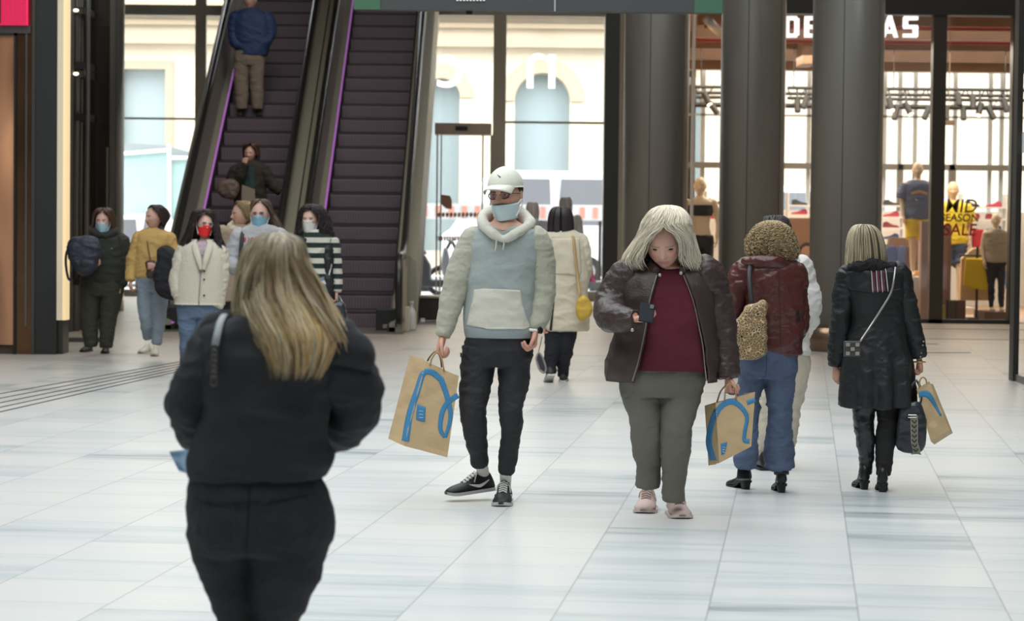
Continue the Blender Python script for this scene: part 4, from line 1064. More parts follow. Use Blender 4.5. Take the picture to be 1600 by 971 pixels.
# ---------------- hands
def hand_mb(F, wrist, direction, palm_n, side=1, L=.18, curl=(25, 35, 25), thumb=30, spread=4, thick=1.0):
    """wrist: world point; direction: towards the fingers; palm_n: way the palm faces; side: +1 thumb on cross(direction,palm_n)"""
    d = Vector(direction).normalized(); nrm = Vector(palm_n); nrm = (nrm-d*nrm.dot(d)).normalized(); sx = d.cross(nrm).normalized()*side
    B = lambda a, b, c: Vector(wrist)+sx*(a*L)+nrm*(b*L)+d*(c*L)
    mb = MB()
    # palm: superellipse loft
    vs = []; n = 16; prof = [(-.06, .135, .10), (.04, .15, .10), (.2, .20, .095), (.36, .22, .085), (.46, .215, .07), (.50, .19, .05)]
    rows = cr(prof, 3)
    for (t, w_, th) in rows:
        for k in range(n):
            a = 2*PI*k/n; cx, sy = math.cos(a), math.sin(a)
            vs.append(B(np.sign(cx)*abs(cx)**.8*w_, np.sign(sy)*abs(sy)**.8*th*thick, t))
    m_ = len(rows); fs = [(j*n+i, j*n+(i+1) % n, (j+1)*n+(i+1) % n, (j+1)*n+i) for j in range(m_-1) for i in range(n)]+[tuple(range(n-1, -1, -1)), tuple(range((m_-1)*n, m_*n))]
    mb.add(vs, fs)
    for i, (x0, ln, r) in enumerate(((.16, .42, .052), (.055, .47, .054), (-.05, .44, .052), (-.15, .35, .045))):
        p = B(x0, 0, .42); ang = math.radians(curl[0]*(1-.12*i+.2)); sp = math.radians(spread*(1.5-i)); pts = [B(x0*.85, 0, .3), p]
        segs = (.45, .31, .24)
        for k in range(3):
            dv = d*math.cos(ang)+nrm*math.sin(ang)+sx*math.sin(sp)*.8; p = p+dv*(ln*segs[k]*L); pts.append(p)
            if k < 2: ang += math.radians(curl[k+1]*(1+.08*i))
        mb.tube(smooth_pts(pts), [q*L for q in taper(r, len(smooth_pts(pts)))], 10)
        mb.ell(pts[-1], r*.86*L, r*.86*L, r*.86*L, nu=10, nv=7)
    t = math.radians(thumb); p0 = B(.12, .02, .08); p1 = B(.24, .05, .2); dv = d*math.cos(t)+sx*math.sin(t)*.6+nrm*.35; dv.normalize()
    p2 = p1+dv*(.17*L); dv2 = (d*math.cos(t*.4)+nrm*.4-sx*.12).normalized(); p3 = p2+dv2*(.15*L)
    pts = smooth_pts([p0, p1, p2, p3]); mb.tube(pts, [q*L for q in np.linspace(.075, .05, len(pts))], 10); mb.ell(p3, .05*L, .05*L, .05*L, nu=10, nv=7)
    return mb
def smooth_pts(pts): return [Vector(q) for q in cr([tuple(p) for p in pts], 3)]
def taper(r, n): return [r*(1.05-.2*i/(n-1)) for i in range(n)]
# ---------------- shoes
def shoe(F, toe_heel, ang, style, mats, parent, L=.27, pitch=0, w=1.0, name='shoe', logo=None, h=1.3):
    """toe_heel: world point under the heel; ang: degrees, direction of the toe in plan (0 = +x, -90 = towards the camera); pitch>0 lifts heel"""
    upm, som, lam = mats
    a = math.radians(ang); fw = Vector((math.cos(a), math.sin(a), 0)); up = Vector((0, 0, 1)); p = math.radians(pitch)
    f2 = fw*math.cos(p)-up*math.sin(p); u2 = up*math.cos(p)+fw*math.sin(p); sd = f2.cross(u2)
    B = lambda x, y, z: Vector(toe_heel)+f2*(x*L)+sd*(y*L*w)+u2*(z*L)
    # sections along length: x, halfwidth, top height
    if style == 'sneaker': rows = [(-.02, .10, .18), (.05, .135, .30), (.18, .145, .34), (.32, .145, .30), (.45, .155, .245), (.6, .17, .20), (.75, .175, .175), (.88, .16, .15), (.97, .12, .12), (1.01, .06, .095)]; s0 = .062
    elif style == 'boot': rows = [(-.01, .08, .42), (.04, .12, .50), (.15, .135, .52), (.27, .13, .50), (.38, .125, .34), (.5, .135, .23), (.68, .155, .17), (.84, .145, .135), (.95, .10, .11), (1.0, .05, .08)]; s0 = .05
    rows = [(a, b, s0+(c-s0)*(h if style == 'sneaker' else 1.15)) for a, b, c in rows]
    rows = cr(rows, 4); n = 18; vs = []
    for x, hw, ht in rows:
        zlow = s0*.7+(.16 if style == 'boot' else 0)*max(0, min(1, (.5-x)/.3))
        for k in range(n):
            t = 2*PI*k/n; cx, sy = math.cos(t), math.sin(t)
            zz = zlow+(ht-zlow)*(.5+.5*np.sign(sy)*abs(sy)**.8); wfac = 1.0 if sy < 0 else 1-.45*((zz-zlow)/max(ht-zlow, .01))**1.5
            vs.append(B(x, np.sign(cx)*abs(cx)**.7*hw*wfac, zz))
    m_ = len(rows); fs = [(j*n+i, j*n+(i+1) % n, (j+1)*n+(i+1) % n, (j+1)*n+i) for j in range(m_-1) for i in range(n)]+[tuple(range(n-1, -1, -1)), tuple(range((m_-1)*n, m_*n))]
    mb = MB(); mb.add(vs, fs); o = mb.build(name, upm, parent, smooth=True)
    # sole outline
    so = MB(); pl = [(r[0], r[1]) for r in rows]; q_ = .012 if style == 'sneaker' else -.004; ring = [(x, hw+q_) for x, hw in pl]+[(x, -hw-q_) for x, hw in pl[::-1]]
    def lift(x, top):
        base = .028*max(0, (x-.8)/.2)**2
        if style == 'boot': return base+(.16*max(0, min(1, (.5-x)/.3)))+(s0 if top else 0)
        return base+(s0 if top else 0)
    nn = len(ring); vs = [B(x, y, lift(x, False)) for x, y in ring]+[B(x, y, lift(x, True)) for x, y in ring]
    h_ = nn//2
    fs = [(i, (i+1) % nn, nn+(i+1) % nn, nn+i) for i in range(nn)]
    for i in range(h_-1): fs.append((i, i+1, nn-2-i, nn-1-i)); fs.append((nn+i, 2*nn-1-i, 2*nn-2-i, nn+i+1))
    so.add(vs, fs); sb = so.build('sole', som, o)
    if style == 'boot':
        hl = MB(); top = [B(x, y, .19) for x, y in ((.0, .07), (.05, .1), (.22, .1), (.24, 0), (.22, -.1), (.05, -.1), (.0, -.07))]
        bot = [B(x, y, .0) for x, y in ((.03, .05), (.06, .075), (.19, .075), (.2, 0), (.19, -.075), (.06, -.075), (.03, -.05))]
        hl.add(bot+top, [tuple(range(6, -1, -1)), tuple(range(7, 14))]+[(i, (i+1) % 7, 7+(i+1) % 7, 7+i) for i in range(7)]); hl.build('heel', som, o)
    if lam is not None:
        la = MB()
        for i in range(5):
            x = .36+i*.062; z = (.30-i*.026-s0)*h+s0+.02; wd = .07
            la.tube([B(x-.01, -wd, z-.03), B(x+.01, 0, z+.005), B(x+.03, wd, z-.03)], .0035*L/.27*1.3, 6)
            la.tube([B(x-.01, wd, z-.03), B(x+.01, 0, z+.008), B(x+.03, -wd, z-.03)], .0035*L/.27*1.3, 6)
        la.tube([B(.36, 0, .38), B(.33, .06, .41), B(.38, .11, .34), B(.40, .12, .24)], .0035, 6); la.tube([B(.36, 0, .38), B(.34, -.06, .41), B(.4, -.11, .32), B(.44, -.12, .22)], .0035, 6)
        la.build('laces', lam, o)
    if logo is not None:
        for sdn in (1, -1):
            lg = MB(); pts = [(.1, .24), (.30, .13), (.62, .155), (.34, .175), (.22, .215)]
            def hw(x): return float(np.interp(x, rows[:, 0], rows[:, 1]))
            n5 = 16; up_ = []; lo_ = []
            for i in range(n5+1):
                t = i/n5; x = .12+t*.48; zc = .235-.105*math.sin(min(1, t*1.6)*PI/2)+.13*max(0, t-.45); th = .03*math.sin(PI*min(1, t*1.05+.02))**.8
                ht_ = float(np.interp(x, rows[:, 0], rows[:, 2])); yy = sdn*hw(x)*(1-.45*(min(1, max(0, (zc-.05)/(ht_-.05))))**1.5)*(1-abs(2*(zc-.05)/(ht_-.05)-1)**3*.35)+sdn*.012
                up_.append(B(x, yy, zc+th)); lo_.append(B(x, yy+sdn*.006, zc-th))
            vs = up_+lo_; k = n5+1; lg.add(vs+[v-sd*sdn*.004 for v in vs], [(i, i+1, k+i+1, k+i) for i in range(n5)]+[(2*k+i, 3*k+i, 3*k+i+1, 2*k+i+1) for i in range(n5)])
            lg.build('side_logo', logo, o)
    return o
# ---------------- hair
def hair(F, secs, m_, parent, cols, n=500, r=1.0, phi=(-180, 180), gap=None, steps=7, tip=(.75, 1.0), jit=.05, wave=(0, 0), name='hair', base=.93, part=0.0, seed=1, clump=0, basecol=None, phidep=None, flare=0.0, curl=None):
    """strands laid over a lofted volume; secs rows (py,cx,hw,dep,dy) px; gap rows (py, degrees left open at the face, centre phi)"""
    rng = np.random.RandomState(seed)
    rows = cr([tuple(q)+(0,)*(5-len(q)) for q in secs], steps); m = len(rows)
    cen = np.array([list(F.W(q[1], q[0], q[4])) for q in rows]); hw = np.maximum(rows[:, 2], .3)/F.s; dp = np.maximum(rows[:, 3], .3)/F.s
    py = rows[:, 0]
    if gap: gq = np.interp(py, [g[0] for g in gap], [g[1] for g in gap]); gc = np.interp(py, [g[0] for g in gap], [g[2] if len(g) > 2 else 0 for g in gap])
    else: gq = np.zeros(m); gc = np.zeros(m)
    def mapphi(ph, j):  # ph in degrees -180..180 -> keeps clear of the gap
        q = (ph-gc[j]+180) % 360-180
        if gq[j] <= 0: return np.radians(q+gc[j])
        sg = np.where(q >= 0, 1, -1); a = gq[j]+np.abs(q)/180*(180-gq[j])
        return np.radians(sg*a+gc[j])
    # base shell
    nb = 48; phs = np.linspace(phi[0]+.01, phi[1]-.01, nb); co = []
    for sc in (base, base-.08):
        for j in range(m):
            a = np.radians(gc[j]+gq[j]+np.linspace(0, 1, nb)*(360-2*gq[j])); co.append(np.stack([cen[j, 0]+np.sin(a)*hw[j]*sc, cen[j, 1]-np.cos(a)*dp[j]*sc, np.full(nb, cen[j, 2])], 1))
    co = np.vstack(co); N = m*nb; fs = []
    lim = m-1-max(1, int(m*(1-tip[0])*.6))
    for j in range(lim):
        for i in range(nb-1):
            a = j*nb+i; fs.append((a, a+nb, a+nb+1, a+1)); fs.append((N+a, N+a+1, N+a+nb+1, N+a+nb))
        fs.append((j*nb, N+j*nb, N+(j+1)*nb, (j+1)*nb)); fs.append((j*nb+nb-1, (j+1)*nb+nb-1, N+(j+1)*nb+nb-1, N+j*nb+nb-1))
    for i in range(nb-1): a = lim*nb+i; fs.append((a, a+1, N+a+1, N+a))
    bc = basecol if basecol is not None else np.array(cols[0])*.6
    bcol = np.tile(bc, (len(co), 1))
    allc = [co]; allf = fs; allk = [bcol]; off = len(co)
    # strands
    k = m
    p0 = rng.uniform(phi[0], phi[1], n)
    if clump: 
        cc = rng.uniform(phi[0], phi[1], clump); ci = rng.randint(0, clump, n); p0 = cc[ci]+rng.normal(0, 180/clump*.7, n)
        p0 = np.clip(p0, phi[0], phi[1])
    sc0 = rng.uniform(1-jit, 1+jit*.35, n); tend = rng.uniform(tip[0], tip[1], n)
    start = rng.uniform(0, .03, n); start[rng.rand(n) < .25] += rng.uniform(0, .3)
    tt = np.linspace(0, 1, k)
    pts = np.zeros((n, k, 3)); cidx = rng.rand(n); ph1 = rng.uniform(0, 6.28, n); ph2 = rng.uniform(-1, 1, n)
    q0 = (p0-(gc[-1] if gap else 0)+180) % 360-180; sg0 = np.where(q0 >= 0, 1, -1)
    for a in range(k):
        t = start+(tend-start)*tt[a]; fj = t*(m-1); j0 = np.clip(fj.astype(int), 0, m-2); f = fj-j0
        c = cen[j0]*(1-f)[:, None]+cen[j0+1]*f[:, None]; w_ = hw[j0]*(1-f)+hw[j0+1]*f; d_ = dp[j0]*(1-f)+dp[j0+1]*f
        g_ = gq[j0]*(1-f)+gq[j0+1]*f; gcc = gc[j0]*(1-f)+gc[j0+1]*f
        ang = gcc+sg0*(g_+np.clip(np.abs(q0)+ph2*jit*60*t, 0, 186)/180*(180-g_))
        an = np.radians(ang+wave[0]*np.sin(ph1+t*wave[1]))
        s_ = sc0+(wave[0]/200.)*np.cos(ph1*1.7+t*wave[1]*1.1)+flare*np.maximum(0, t-.7)*np.abs(ph2)
        pts[:, a, 0] = c[:, 0]+np.sin(an)*w_*s_; pts[:, a, 1] = c[:, 1]-np.cos(an)*d_*s_; pts[:, a, 2] = c[:, 2]+(wave[0]/900.)*np.sin(ph1*3+t*wave[1])
    cen_m = cen.mean(0)
    if curl:
        T = np.gradient(pts, axis=1); T /= np.linalg.norm(T, axis=2, keepdims=True)+1e-9
        O = pts-cen_m; O[:, :, 2] *= .5; O /= np.linalg.norm(O, axis=2, keepdims=True)+1e-9
        A = np.cross(T, O); A /= np.linalg.norm(A, axis=2, keepdims=True)+1e-9; Bv = np.cross(A, T)
        th = (ph1[:, None]+np.sign(ph2)[:, None]*tt[None, :]*curl[1]*2*PI); rc = curl[0]/F.s*rng.uniform(.5, 1.3, n)[:, None]
        pts = pts+A*(rc*np.cos(th))[:, :, None]+Bv*(rc*np.sin(th))[:, :, None]
    T = np.gradient(pts, axis=1); T /= np.linalg.norm(T, axis=2, keepdims=True)+1e-9
    O = pts-cen[np.newaxis, :, :] if False else pts-cen_m; O[:, :, 2] = 0; O /= np.linalg.norm(O, axis=2, keepdims=True)+1e-9
    A = np.cross(T, O); A /= np.linalg.norm(A, axis=2, keepdims=True)+1e-9; Bv = np.cross(A, T)
    rr = (r/F.s)*rng.uniform(.6, 1.3, n)[:, None]*np.clip(np.minimum(tt*8+.4, (1-tt)*5+.12), 0, 1)[None, :]
    V = []
    for s3 in range(3):
        t3 = 2*PI*s3/3+PI/2; V.append(pts+A*(rr*math.cos(t3)*1.25)[:, :, None]+Bv*(rr*math.sin(t3)*.8)[:, :, None])
    V = np.stack(V, 2)  # n,k,3,3
    co2 = V.reshape(-1, 3); C = np.array(cols); cpos = cidx*(len(C)-1); c0 = np.clip(cpos.astype(int), 0, len(C)-2) if len(C) > 1 else np.zeros(n, int)
    cc_ = C[c0]*(1-(cpos-c0))[:, None]+C[np.minimum(c0+1, len(C)-1)]*(cpos-c0)[:, None] if len(C) > 1 else np.tile(C[0], (n, 1))
    kc = np.repeat(cc_[:, None, :], k, 1)*(1.0); kc = kc*(1+.12*rng.normal(size=(n, 1, 1))); 
    if phidep is not None: kc = phidep(kc, pts, tt)
    kc = np.repeat(kc[:, :, None, :], 3, 2).reshape(-1, 3)
    idx = np.arange(n*k*3).reshape(n, k, 3)+off
    a = idx[:, :-1, :]; b = idx[:, 1:, :]; a2 = np.roll(a, -1, 2); b2 = np.roll(b, -1, 2)
    q = np.stack([a, a2, b2, b], -1).reshape(-1, 4)
    allc.append(co2); allk.append(np.clip(kc, 0, 1)); allf = allf+[tuple(x) for x in q.tolist()]
    return mesh_np(name, np.vstack(allc), allf, m_, parent, col=np.vstack(allk))
# ---------------- open jacket shell
def shell(F, secs, name, m, parent, edges, th=1.6, steps=6, n=56, ex=2.2, wr=0.0, wf=(10, 2.2), seed=0, back=False, folds=None):
    """loft open at the front; edges rows (py, xleft, xright) of the opening in px"""
    rows = cr([tuple(q)+(0,)*(5-len(q)) for q in secs], steps); m_ = len(rows); co = []
    ed = np.array(edges, float)
    for sc in (0, 1):
        for j, (py, cx, w_, d_, dy) in enumerate(rows):
            c = F.W(cx, py, dy); xl = np.interp(py, ed[:, 0], ed[:, 1]); xr = np.interp(py, ed[:, 0], ed[:, 2])
            fl = lambda x: math.asin(max(-.98, min(.98, np.sign((x-cx)/w_)*abs((x-cx)/w_)**(ex/2))))
            a0, a1 = fl(xr), fl(xl)+2*PI
            ph = np.linspace(a0, a1, n); w2 = (w_-(th if sc else 0))/F.s; d2 = (d_-(th if sc else 0))/F.s
            k = 1+wr*ridge(np.stack([np.sin(ph)*wf[1]+seed, np.cos(ph)*wf[1], np.full(n, c.z*wf[0])], 1)) if wr else np.ones(n)
            sn, cs = np.sin(ph), np.cos(ph)
            co.append(np.stack([c.x+np.sign(sn)*np.abs(sn)**(2/ex)*w2*k, c.y-np.sign(cs)*np.abs(cs)**(2/ex)*d2*k, np.full(n, c.z)], 1))
    co = np.vstack(co); N = m_*n; fs = []
    for j in range(m_-1):
        for i in range(n-1):
            a = j*n+i; fs.append((a, a+n, a+n+1, a+1)); fs.append((N+a, N+a+1, N+a+n+1, N+a+n))
        fs.append((j*n, N+j*n, N+(j+1)*n, (j+1)*n)); fs.append((j*n+n-1, (j+1)*n+n-1, N+(j+1)*n+n-1, N+j*n+n-1))
    for i in range(n-1):
        a = (m_-1)*n+i; fs.append((a, a+1, N+a+1, N+a)); fs.append((i, N+i, N+i+1, i+1))
    return mesh_np(name, co, fs, m, parent)
# ---------------- drape a flat outline (px) over surfaces as seen from the front of the figure
from mathutils.bvhtree import BVHTree
def bvh_of(objs):
    vs = []; fs = []
    for o in objs:
        n = len(vs); vs += [o.matrix_world @ v.co for v in o.data.vertices]; fs += [tuple(i+n for i in p.vertices) for p in o.data.polygons]
    return BVHTree.FromPolygons(vs, fs)
def drape(F, name, poly, objs, m, parent, off=.003, th=.003, cell=3.0, bvh=None, fallback=None):
    bpy.context.view_layer.update()
    bv = bvh or bvh_of(objs)
    bm = bmesh.new(); vs = [bm.verts.new((p[0], 0, p[1])) for p in poly]
    es = [bm.edges.new((vs[i], vs[(i+1) % len(vs)])) for i in range(len(vs))]
    bmesh.ops.triangle_fill(bm, edges=es, use_beauty=True)
    for _ in range(7):
        le = [e for e in bm.edges if e.calc_length() > cell]
        if not le: break
        bmesh.ops.subdivide_edges(bm, edges=le, cuts=1, use_grid_fill=False); bmesh.ops.triangulate(bm, faces=bm.faces)
    zs = []; bad = []
    for v in bm.verts:
        p = F.W(v.co.x, v.co.z, 0); o = Vector((p.x, F.D-3, p.z)); hit = bv.ray_cast(o, Vector((0, 1, 0)), 6)
        if hit[0] is not None: v.co = Vector((p.x, hit[0].y-off, p.z)); zs.append(v.co.y)
        else: v.co = Vector((p.x, 1e6, p.z)); bad.append(v)
    if zs:
        good = [v for v in bm.verts if v.co.y < 1e5]
        for v in bad: v.co.y = min(good, key=lambda g: (g.co.x-v.co.x)**2+(g.co.z-v.co.z)**2).co.y
    else:
        for v in bad: v.co.y = F.D-(fallback or .1)
    bmesh.ops.recalc_face_normals(bm, faces=bm.faces)
    f = list(bm.faces)
    if f and sum(x.normal.y for x in f) > 0: bmesh.ops.reverse_faces(bm, faces=f)
    me = bpy.data.meshes.new(name); bm.to_mesh(me); bm.free(); me.materials.append(m)
    o = bpy.data.objects.new(name, me); COL.objects.link(o); md = o.modifiers.new('th', 'SOLIDIFY'); md.thickness = th; md.offset = -1
    me.shade_smooth(); keep(o, parent); return o
def ribbon(path, w):
    """outline polygon (px) of a stroke of width w along path"""
    P = cr(path, 6)[:, :2]; T = np.gradient(P, axis=0); T /= np.linalg.norm(T, axis=1)[:, None]+1e-9; N = np.stack([-T[:, 1], T[:, 0]], 1)
    ww = np.interp(np.linspace(0, 1, len(P)), np.linspace(0, 1, len(w)), w)[:, None]/2 if hasattr(w, '__len__') else w/2
    return [tuple(q) for q in (P+N*ww)]+[tuple(q) for q in (P-N*ww)[::-1]]
# ---------------- a whole body (one continuous mesh) built under the clothes
def body(F, head, torso, arms, legs, skin, hands=(), neck=None, voxel=.011, k=.84, brow=None, lips=None, extra=None, skinname='skin', rawlegs=False):
    mb = loft(F, torso, n=28, steps=4, sc=k)
    tcx = torso[len(torso)//2][1]
    for a in arms: mb = merge(mb, limb(F, a, n=14, steps=5, sc=k, cx=tcx))
    for l in legs: mb = merge(mb, limb(F, l, n=14, steps=5, sc=k))
    if neck: mb = merge(mb, limb(F, neck, n=18, steps=5))
    if extra: mb = merge(mb, extra)
    t = solid('tmpbody', mb, mat('x_', (1, 1, 1)), None, voxel=voxel, smooth=4)
    n0 = len(t.data.vertices); co = np.empty(n0*3); t.data.vertices.foreach_get('co', co); co = co.reshape(-1, 3); fs = [tuple(p.vertices) for p in t.data.polygons]
    me_ = t.data; bpy.data.objects.remove(t); bpy.data.meshes.remove(me_)
    V = [co]; C = [np.tile(skin, (n0, 1))]; n = n0
    for h in hands:
        v = np.array([tuple(q) for q in h.v]); V.append(v); fs += [tuple(i+n for i in f) for f in h.f]; n += len(v); C.append(np.tile(np.array(skin)*np.array([1.02, .92, .9]), (len(v), 1)))
    if head is not None:
        hv, hf, hc = head.geo(np.array(skin), lips, brow); V.append(hv); fs += [tuple(i+n for i in f) for f in hf]; C.append(hc)
    return mesh_np('body', np.vstack(V), fs, attr_mat(skinname, .5, bump=.15, bscale=300), F.e, col=np.vstack(C))
SKIN = np.array(s2l(206, 160, 138))
def swoosh(cx, cy, L, h, flip=1, rot=0):
    """curved tick outline in px"""
    up = []; lo = []
    for i in range(15):
        t = i/14; x = t; yc = -1*(.9*math.sin(min(1, t*1.7)*PI/2)-1.25*max(0, t-.3)) ; th = .22*math.sin(PI*min(1, t*1.02+.01))**.7*(1-t*.4)
        up.append((x, yc+th)); lo.append((x, yc-th))
    pts = up+lo[::-1]; c, s_ = math.cos(rot), math.sin(rot)
    out = []
    for x, y in pts:
        X = (x-.5)*L*flip; Y = -y*h; out.append((cx+X*c-Y*s_, cy+X*s_+Y*c))
    return out
# ================================================================== PEOPLE
def cloth(name, col, rough=.85, bump=.35, bscale=220, **k): return mat(name, col, rough, bump=bump, bscale=bscale, **k)
M_hair = attr_mat('hair_strands', .42, spec=.45)
M_lash = mat('lash_dark', (.03, .02, .02), .6)
FOLD = ((.006, 7, 7, 10), (.0025, 22, 22, 30))
def fold(a=1.0, s=1.0): return ((.010*a, 6*s, 6*s, 9*s), (.0045*a, 15*s, 15*s, 24*s), (.0018*a, 40*s, 40*s, 55*s))
def paper_bag(name, label, D, front, off, depth, blue, extra=None, handles=(), cat='bag', lab=None, tear=.006, seed=1):
    """front: TL,TR,BR,BL px at depth D; off px shift of the back face, depth m"""
    F = Fig(name, D, ((front[2][0]+front[3][0])/2, (front[2][1]+front[3][1])/2), label, cat)
    n = 16; M_b = mat('kraft_paper', s2l(196, 168, 128), .75, bump=.35, bscale=14, var=.06, vscale=4); f = [np.array(p, float) for p in front]; o_ = np.array(off, float)
    rng = np.random.RandomState(seed)
    def fp(u, v, t):
        top = f[0]*(1-u)+f[1]*u; bot = f[3]*(1-u)+f[2]*u; q = top*(1-v)+bot*v+o_*t
        p = F.W(q[0], q[1], depth*t); return np.array(p)
    mb = MB(); 
    def face(g):
        vs = [g(i/n, j/n) for j in range(n+1) for i in range(n+1)]
        A = np.array(vs); A = A+np.stack([np.zeros(len(A)), tear*2.0*pnoise(A*14+seed), tear*.5*pnoise(A*11+9+seed)], 1)
        mb.add([tuple(a) for a in A], [(j*(n+1)+i, j*(n+1)+i+1, (j+1)*(n+1)+i+1, (j+1)*(n+1)+i) for j in range(n) for i in range(n)])
    face(lambda u, v: fp(u, v, 0)); face(lambda u, v: fp(1-u, v, 1)); face(lambda u, v: fp(0, v, 1-u)+np.array([.028*(1-abs(2*u-1))*min(1, 1.2-v), 0, 0])); face(lambda u, v: fp(1, v, u)-np.array([.028*(1-abs(2*u-1))*min(1, 1.2-v), 0, 0])); face(lambda u, v: fp(u, 1, v))
    me = mb.mesh('bag'); bm = bmesh.new(); bm.from_mesh(me); bmesh.ops.remove_doubles(bm, verts=bm.verts, dist=.004); bmesh.ops.recalc_face_normals(bm, faces=bm.faces); bm.to_mesh(me); bm.free(); me.materials.append(M_b)
    o = bpy.data.objects.new('paper_body', me); COL.objects.link(o); sdm = o.modifiers.new('s', 'SOLIDIFY'); sdm.thickness = .002; keep(o, F.e)
    M_bl = mat('printed_blue', s2l(62, 132, 178), .6); bpy.context.view_layer.update(); bv = bvh_of([o])
    for pth, wd in blue: drape(F, 'blue_ribbon_print', ribbon(pth, wd), [o], M_bl, o, off=.002, th=.001, cell=4, bvh=bv)
    if lab:
        drape(F, 'blue_label_print', lab, [o], M_bl, o, off=.003, th=.001, cell=4, bvh=bv)
        x0 = min(p[0] for p in lab); x1 = max(p[0] for p in lab); y0 = min(p[1] for p in lab); y1 = max(p[1] for p in lab)
        for i in range(3):
            yy = y0+(y1-y0)*(.35+.18*i); drape(F, 'pale_label_line', [(x0+(x1-x0)*.3, yy), (x0+(x1-x0)*.78, yy+.6), (x0+(x1-x0)*.78, yy+2.0), (x0+(x1-x0)*.3, yy+1.4)], [o], mat('pale_blue_print', s2l(150, 190, 214), .6), o, off=.0045, th=.0008, cell=4, bvh=bv)
    for h in handles:
        MB().tube(smooth_pts([F.W(*q) for q in h]), .0045, 8).build('twisted_handle', mat('kraft_handle', s2l(172, 142, 104), .8), F.e, smooth=True)
    return F
# ------------------------------------------------------------------ man in two-tone hoodie
def man_hoodie():
    F = Fig('person', 13.9, (785, 790), 'man in white cap, grey-blue hoodie with cream pocket and black trousers, carrying a paper bag')
    D = F.D; e = F.e
    torso = [(343, 790, 17, 16), (350, 790, 33, 22), (357, 789, 47, 27), (369, 788, 57, 31), (400, 785, 59, 34), (440, 781, 55, 35), (480, 780, 54, 35), (510, 781, 55, 35), (526, 782, 53, 33)]
    armL = [(738, 378, 0, 19), (722, 420, -.01, 20), (708, 462, -.02, 17.5), (699, 500, -.04, 14), (693, 524, -.06, 10)]
    armR = [(838, 378, 0, 20), (847, 420, .01, 19), (848, 462, .0, 17.5), (843, 494, -.03, 14.5), (836, 514, -.05, 10.5)]
    legL = [(750, 545, 0, 27), (744, 590, -.01, 24), (739, 640, -.05, 18.5), (741, 665, -.02, 17.5), (746, 700, .06, 14.5), (750, 725, .12, 12)]
    legR = [(806, 545, 0, 26), (803, 590, 0, 23), (799, 640, -.04, 17.5), (799, 668, -.02, 15.5), (796, 700, .02, 14), (791, 738, .06, 10.5)]
    hip = [(512, 780, 50, 31), (535, 780, 52, 32), (556, 779, 51, 32), (572, 778, 45, 27)]
    hd = Head(F, 791, 267, 341, -.01, yaw=-24, pitch=4, roll=-3, male=True, wide=.98)
    sockL = limb(F, [(750, 716, .12, 11), (754, 735, .20, 9.5), (758, 752, .27, 8.5)]); sockR = limb(F, [(791, 730, .06, 10.5), (790, 750, .14, 9), (789, 768, .2, 8.5)])
    hL = hand_mb(F, F.W(692, 527, -.06), (-.25, -.15, -1), (.8, -.1, .1), 1, L=.19, curl=(55, 75, 50), thumb=30)
    hR = hand_mb(F, F.W(835, 517, -.05), (-.05, -.25, -1), (-.9, -.25, 0), -1, L=.19, curl=(45, 55, 40), thumb=25)
    body(F, hd, torso+[], [armL, armR], [legL, legR], SKIN, (hL, hR), neck=[(790, 330, .02, 16), (788, 345, -.01, 17), (786, 366, -.03, 24)], extra=merge(loft(F, hip, n=24, sc=.85), sockL, sockR), brow=np.array(s2l(96, 70, 50)))
    hd.eyes(e, (.16, .2, .24), lash=False)
    hd.glasses(e, mat('thin_dark_frame', (.06, .05, .05), .3, .5), r=.098, z=.0)
    hd.mask(e, mat('mask_pale_blue', s2l(204, 222, 226), .8), z0=-.20, z1=-.54)
    # short hair at the temples and back
    hv = MB(); T = hd.T
    for sd in (-1, 1): hv.ell(T([sd*.31, .06, .09])[0], .035*hd.h, .15*hd.h, .10*hd.h, hd.M)
    hv.ell(T([0, .27, .02])[0], .25*hd.h, .17*hd.h, .24*hd.h, hd.M)
    hv.build('short_hair', mat('dark_brown_hair', s2l(64, 48, 36), .7, bump=.6, bscale=200), e, smooth=True)
    # cap
    M_cap = mat('cap_off_white', s2l(222, 220, 206), .85, bump=.2, bscale=300)
    nu, nv = 40, 14; vs = []; 
    for sc in (1, .93):
        for j in range(nv+1):
            th = (PI*.52)*j/nv
            for i in range(nu):
                ph = 2*PI*i/nu; x, y, z = math.sin(th)*math.sin(ph), -math.sin(th)*math.cos(ph), math.cos(th)
                zz = .165+.43*sc*z*(1-.06*(y < 0)*abs(y)); 
                vs.append((.375*x*sc, .47*y*sc*(1 if y < 0 else 1.0), zz+(.02*max(0, -y) if z < .2 else 0)-.03*max(0, y)))
    N_ = nu*(nv+1); fs = []
    for s0 in (0, N_):
        fs += [(s0+j*nu+i, s0+(j+1)*nu+i, s0+(j+1)*nu+(i+1) % nu, s0+j*nu+(i+1) % nu) for j in range(nv) for i in range(nu)]
    fs += [(nv*nu+i, nv*nu+(i+1) % nu, N_+nv*nu+(i+1) % nu, N_+nv*nu+i) for i in range(nu)]
    cap = mesh_np('cap', hd.T(np.array(vs)), fs, M_cap, e)
    vs = []; nu, nv = 25, 8
    for dz in (0, -.025):
        for j in range(nv+1):
            for i in range(nu):
                u = -1+2*i/(nu-1); v = j/nv; a = u*1.15
                rr = 1+.0*v; x = .36*math.sin(a)*(1-.06*v*abs(u)); y = -.44*math.cos(a)*.98-v*.40*math.cos(a*.95)**.7 if math.cos(a*.95) > 0 else -.44*math.cos(a)
                z = .235-.07*v-.12*(u*u)*(.25+.75*v)+.0
                vs.append((x, y, z+dz))
    N_ = nu*(nv+1); fs = []
    for j in range(nv):
        for i in range(nu-1): a = j*nu+i; fs.append((a, a+1, a+nu+1, a+nu)); fs.append((N_+a, N_+a+nu, N_+a+nu+1, N_+a+1))
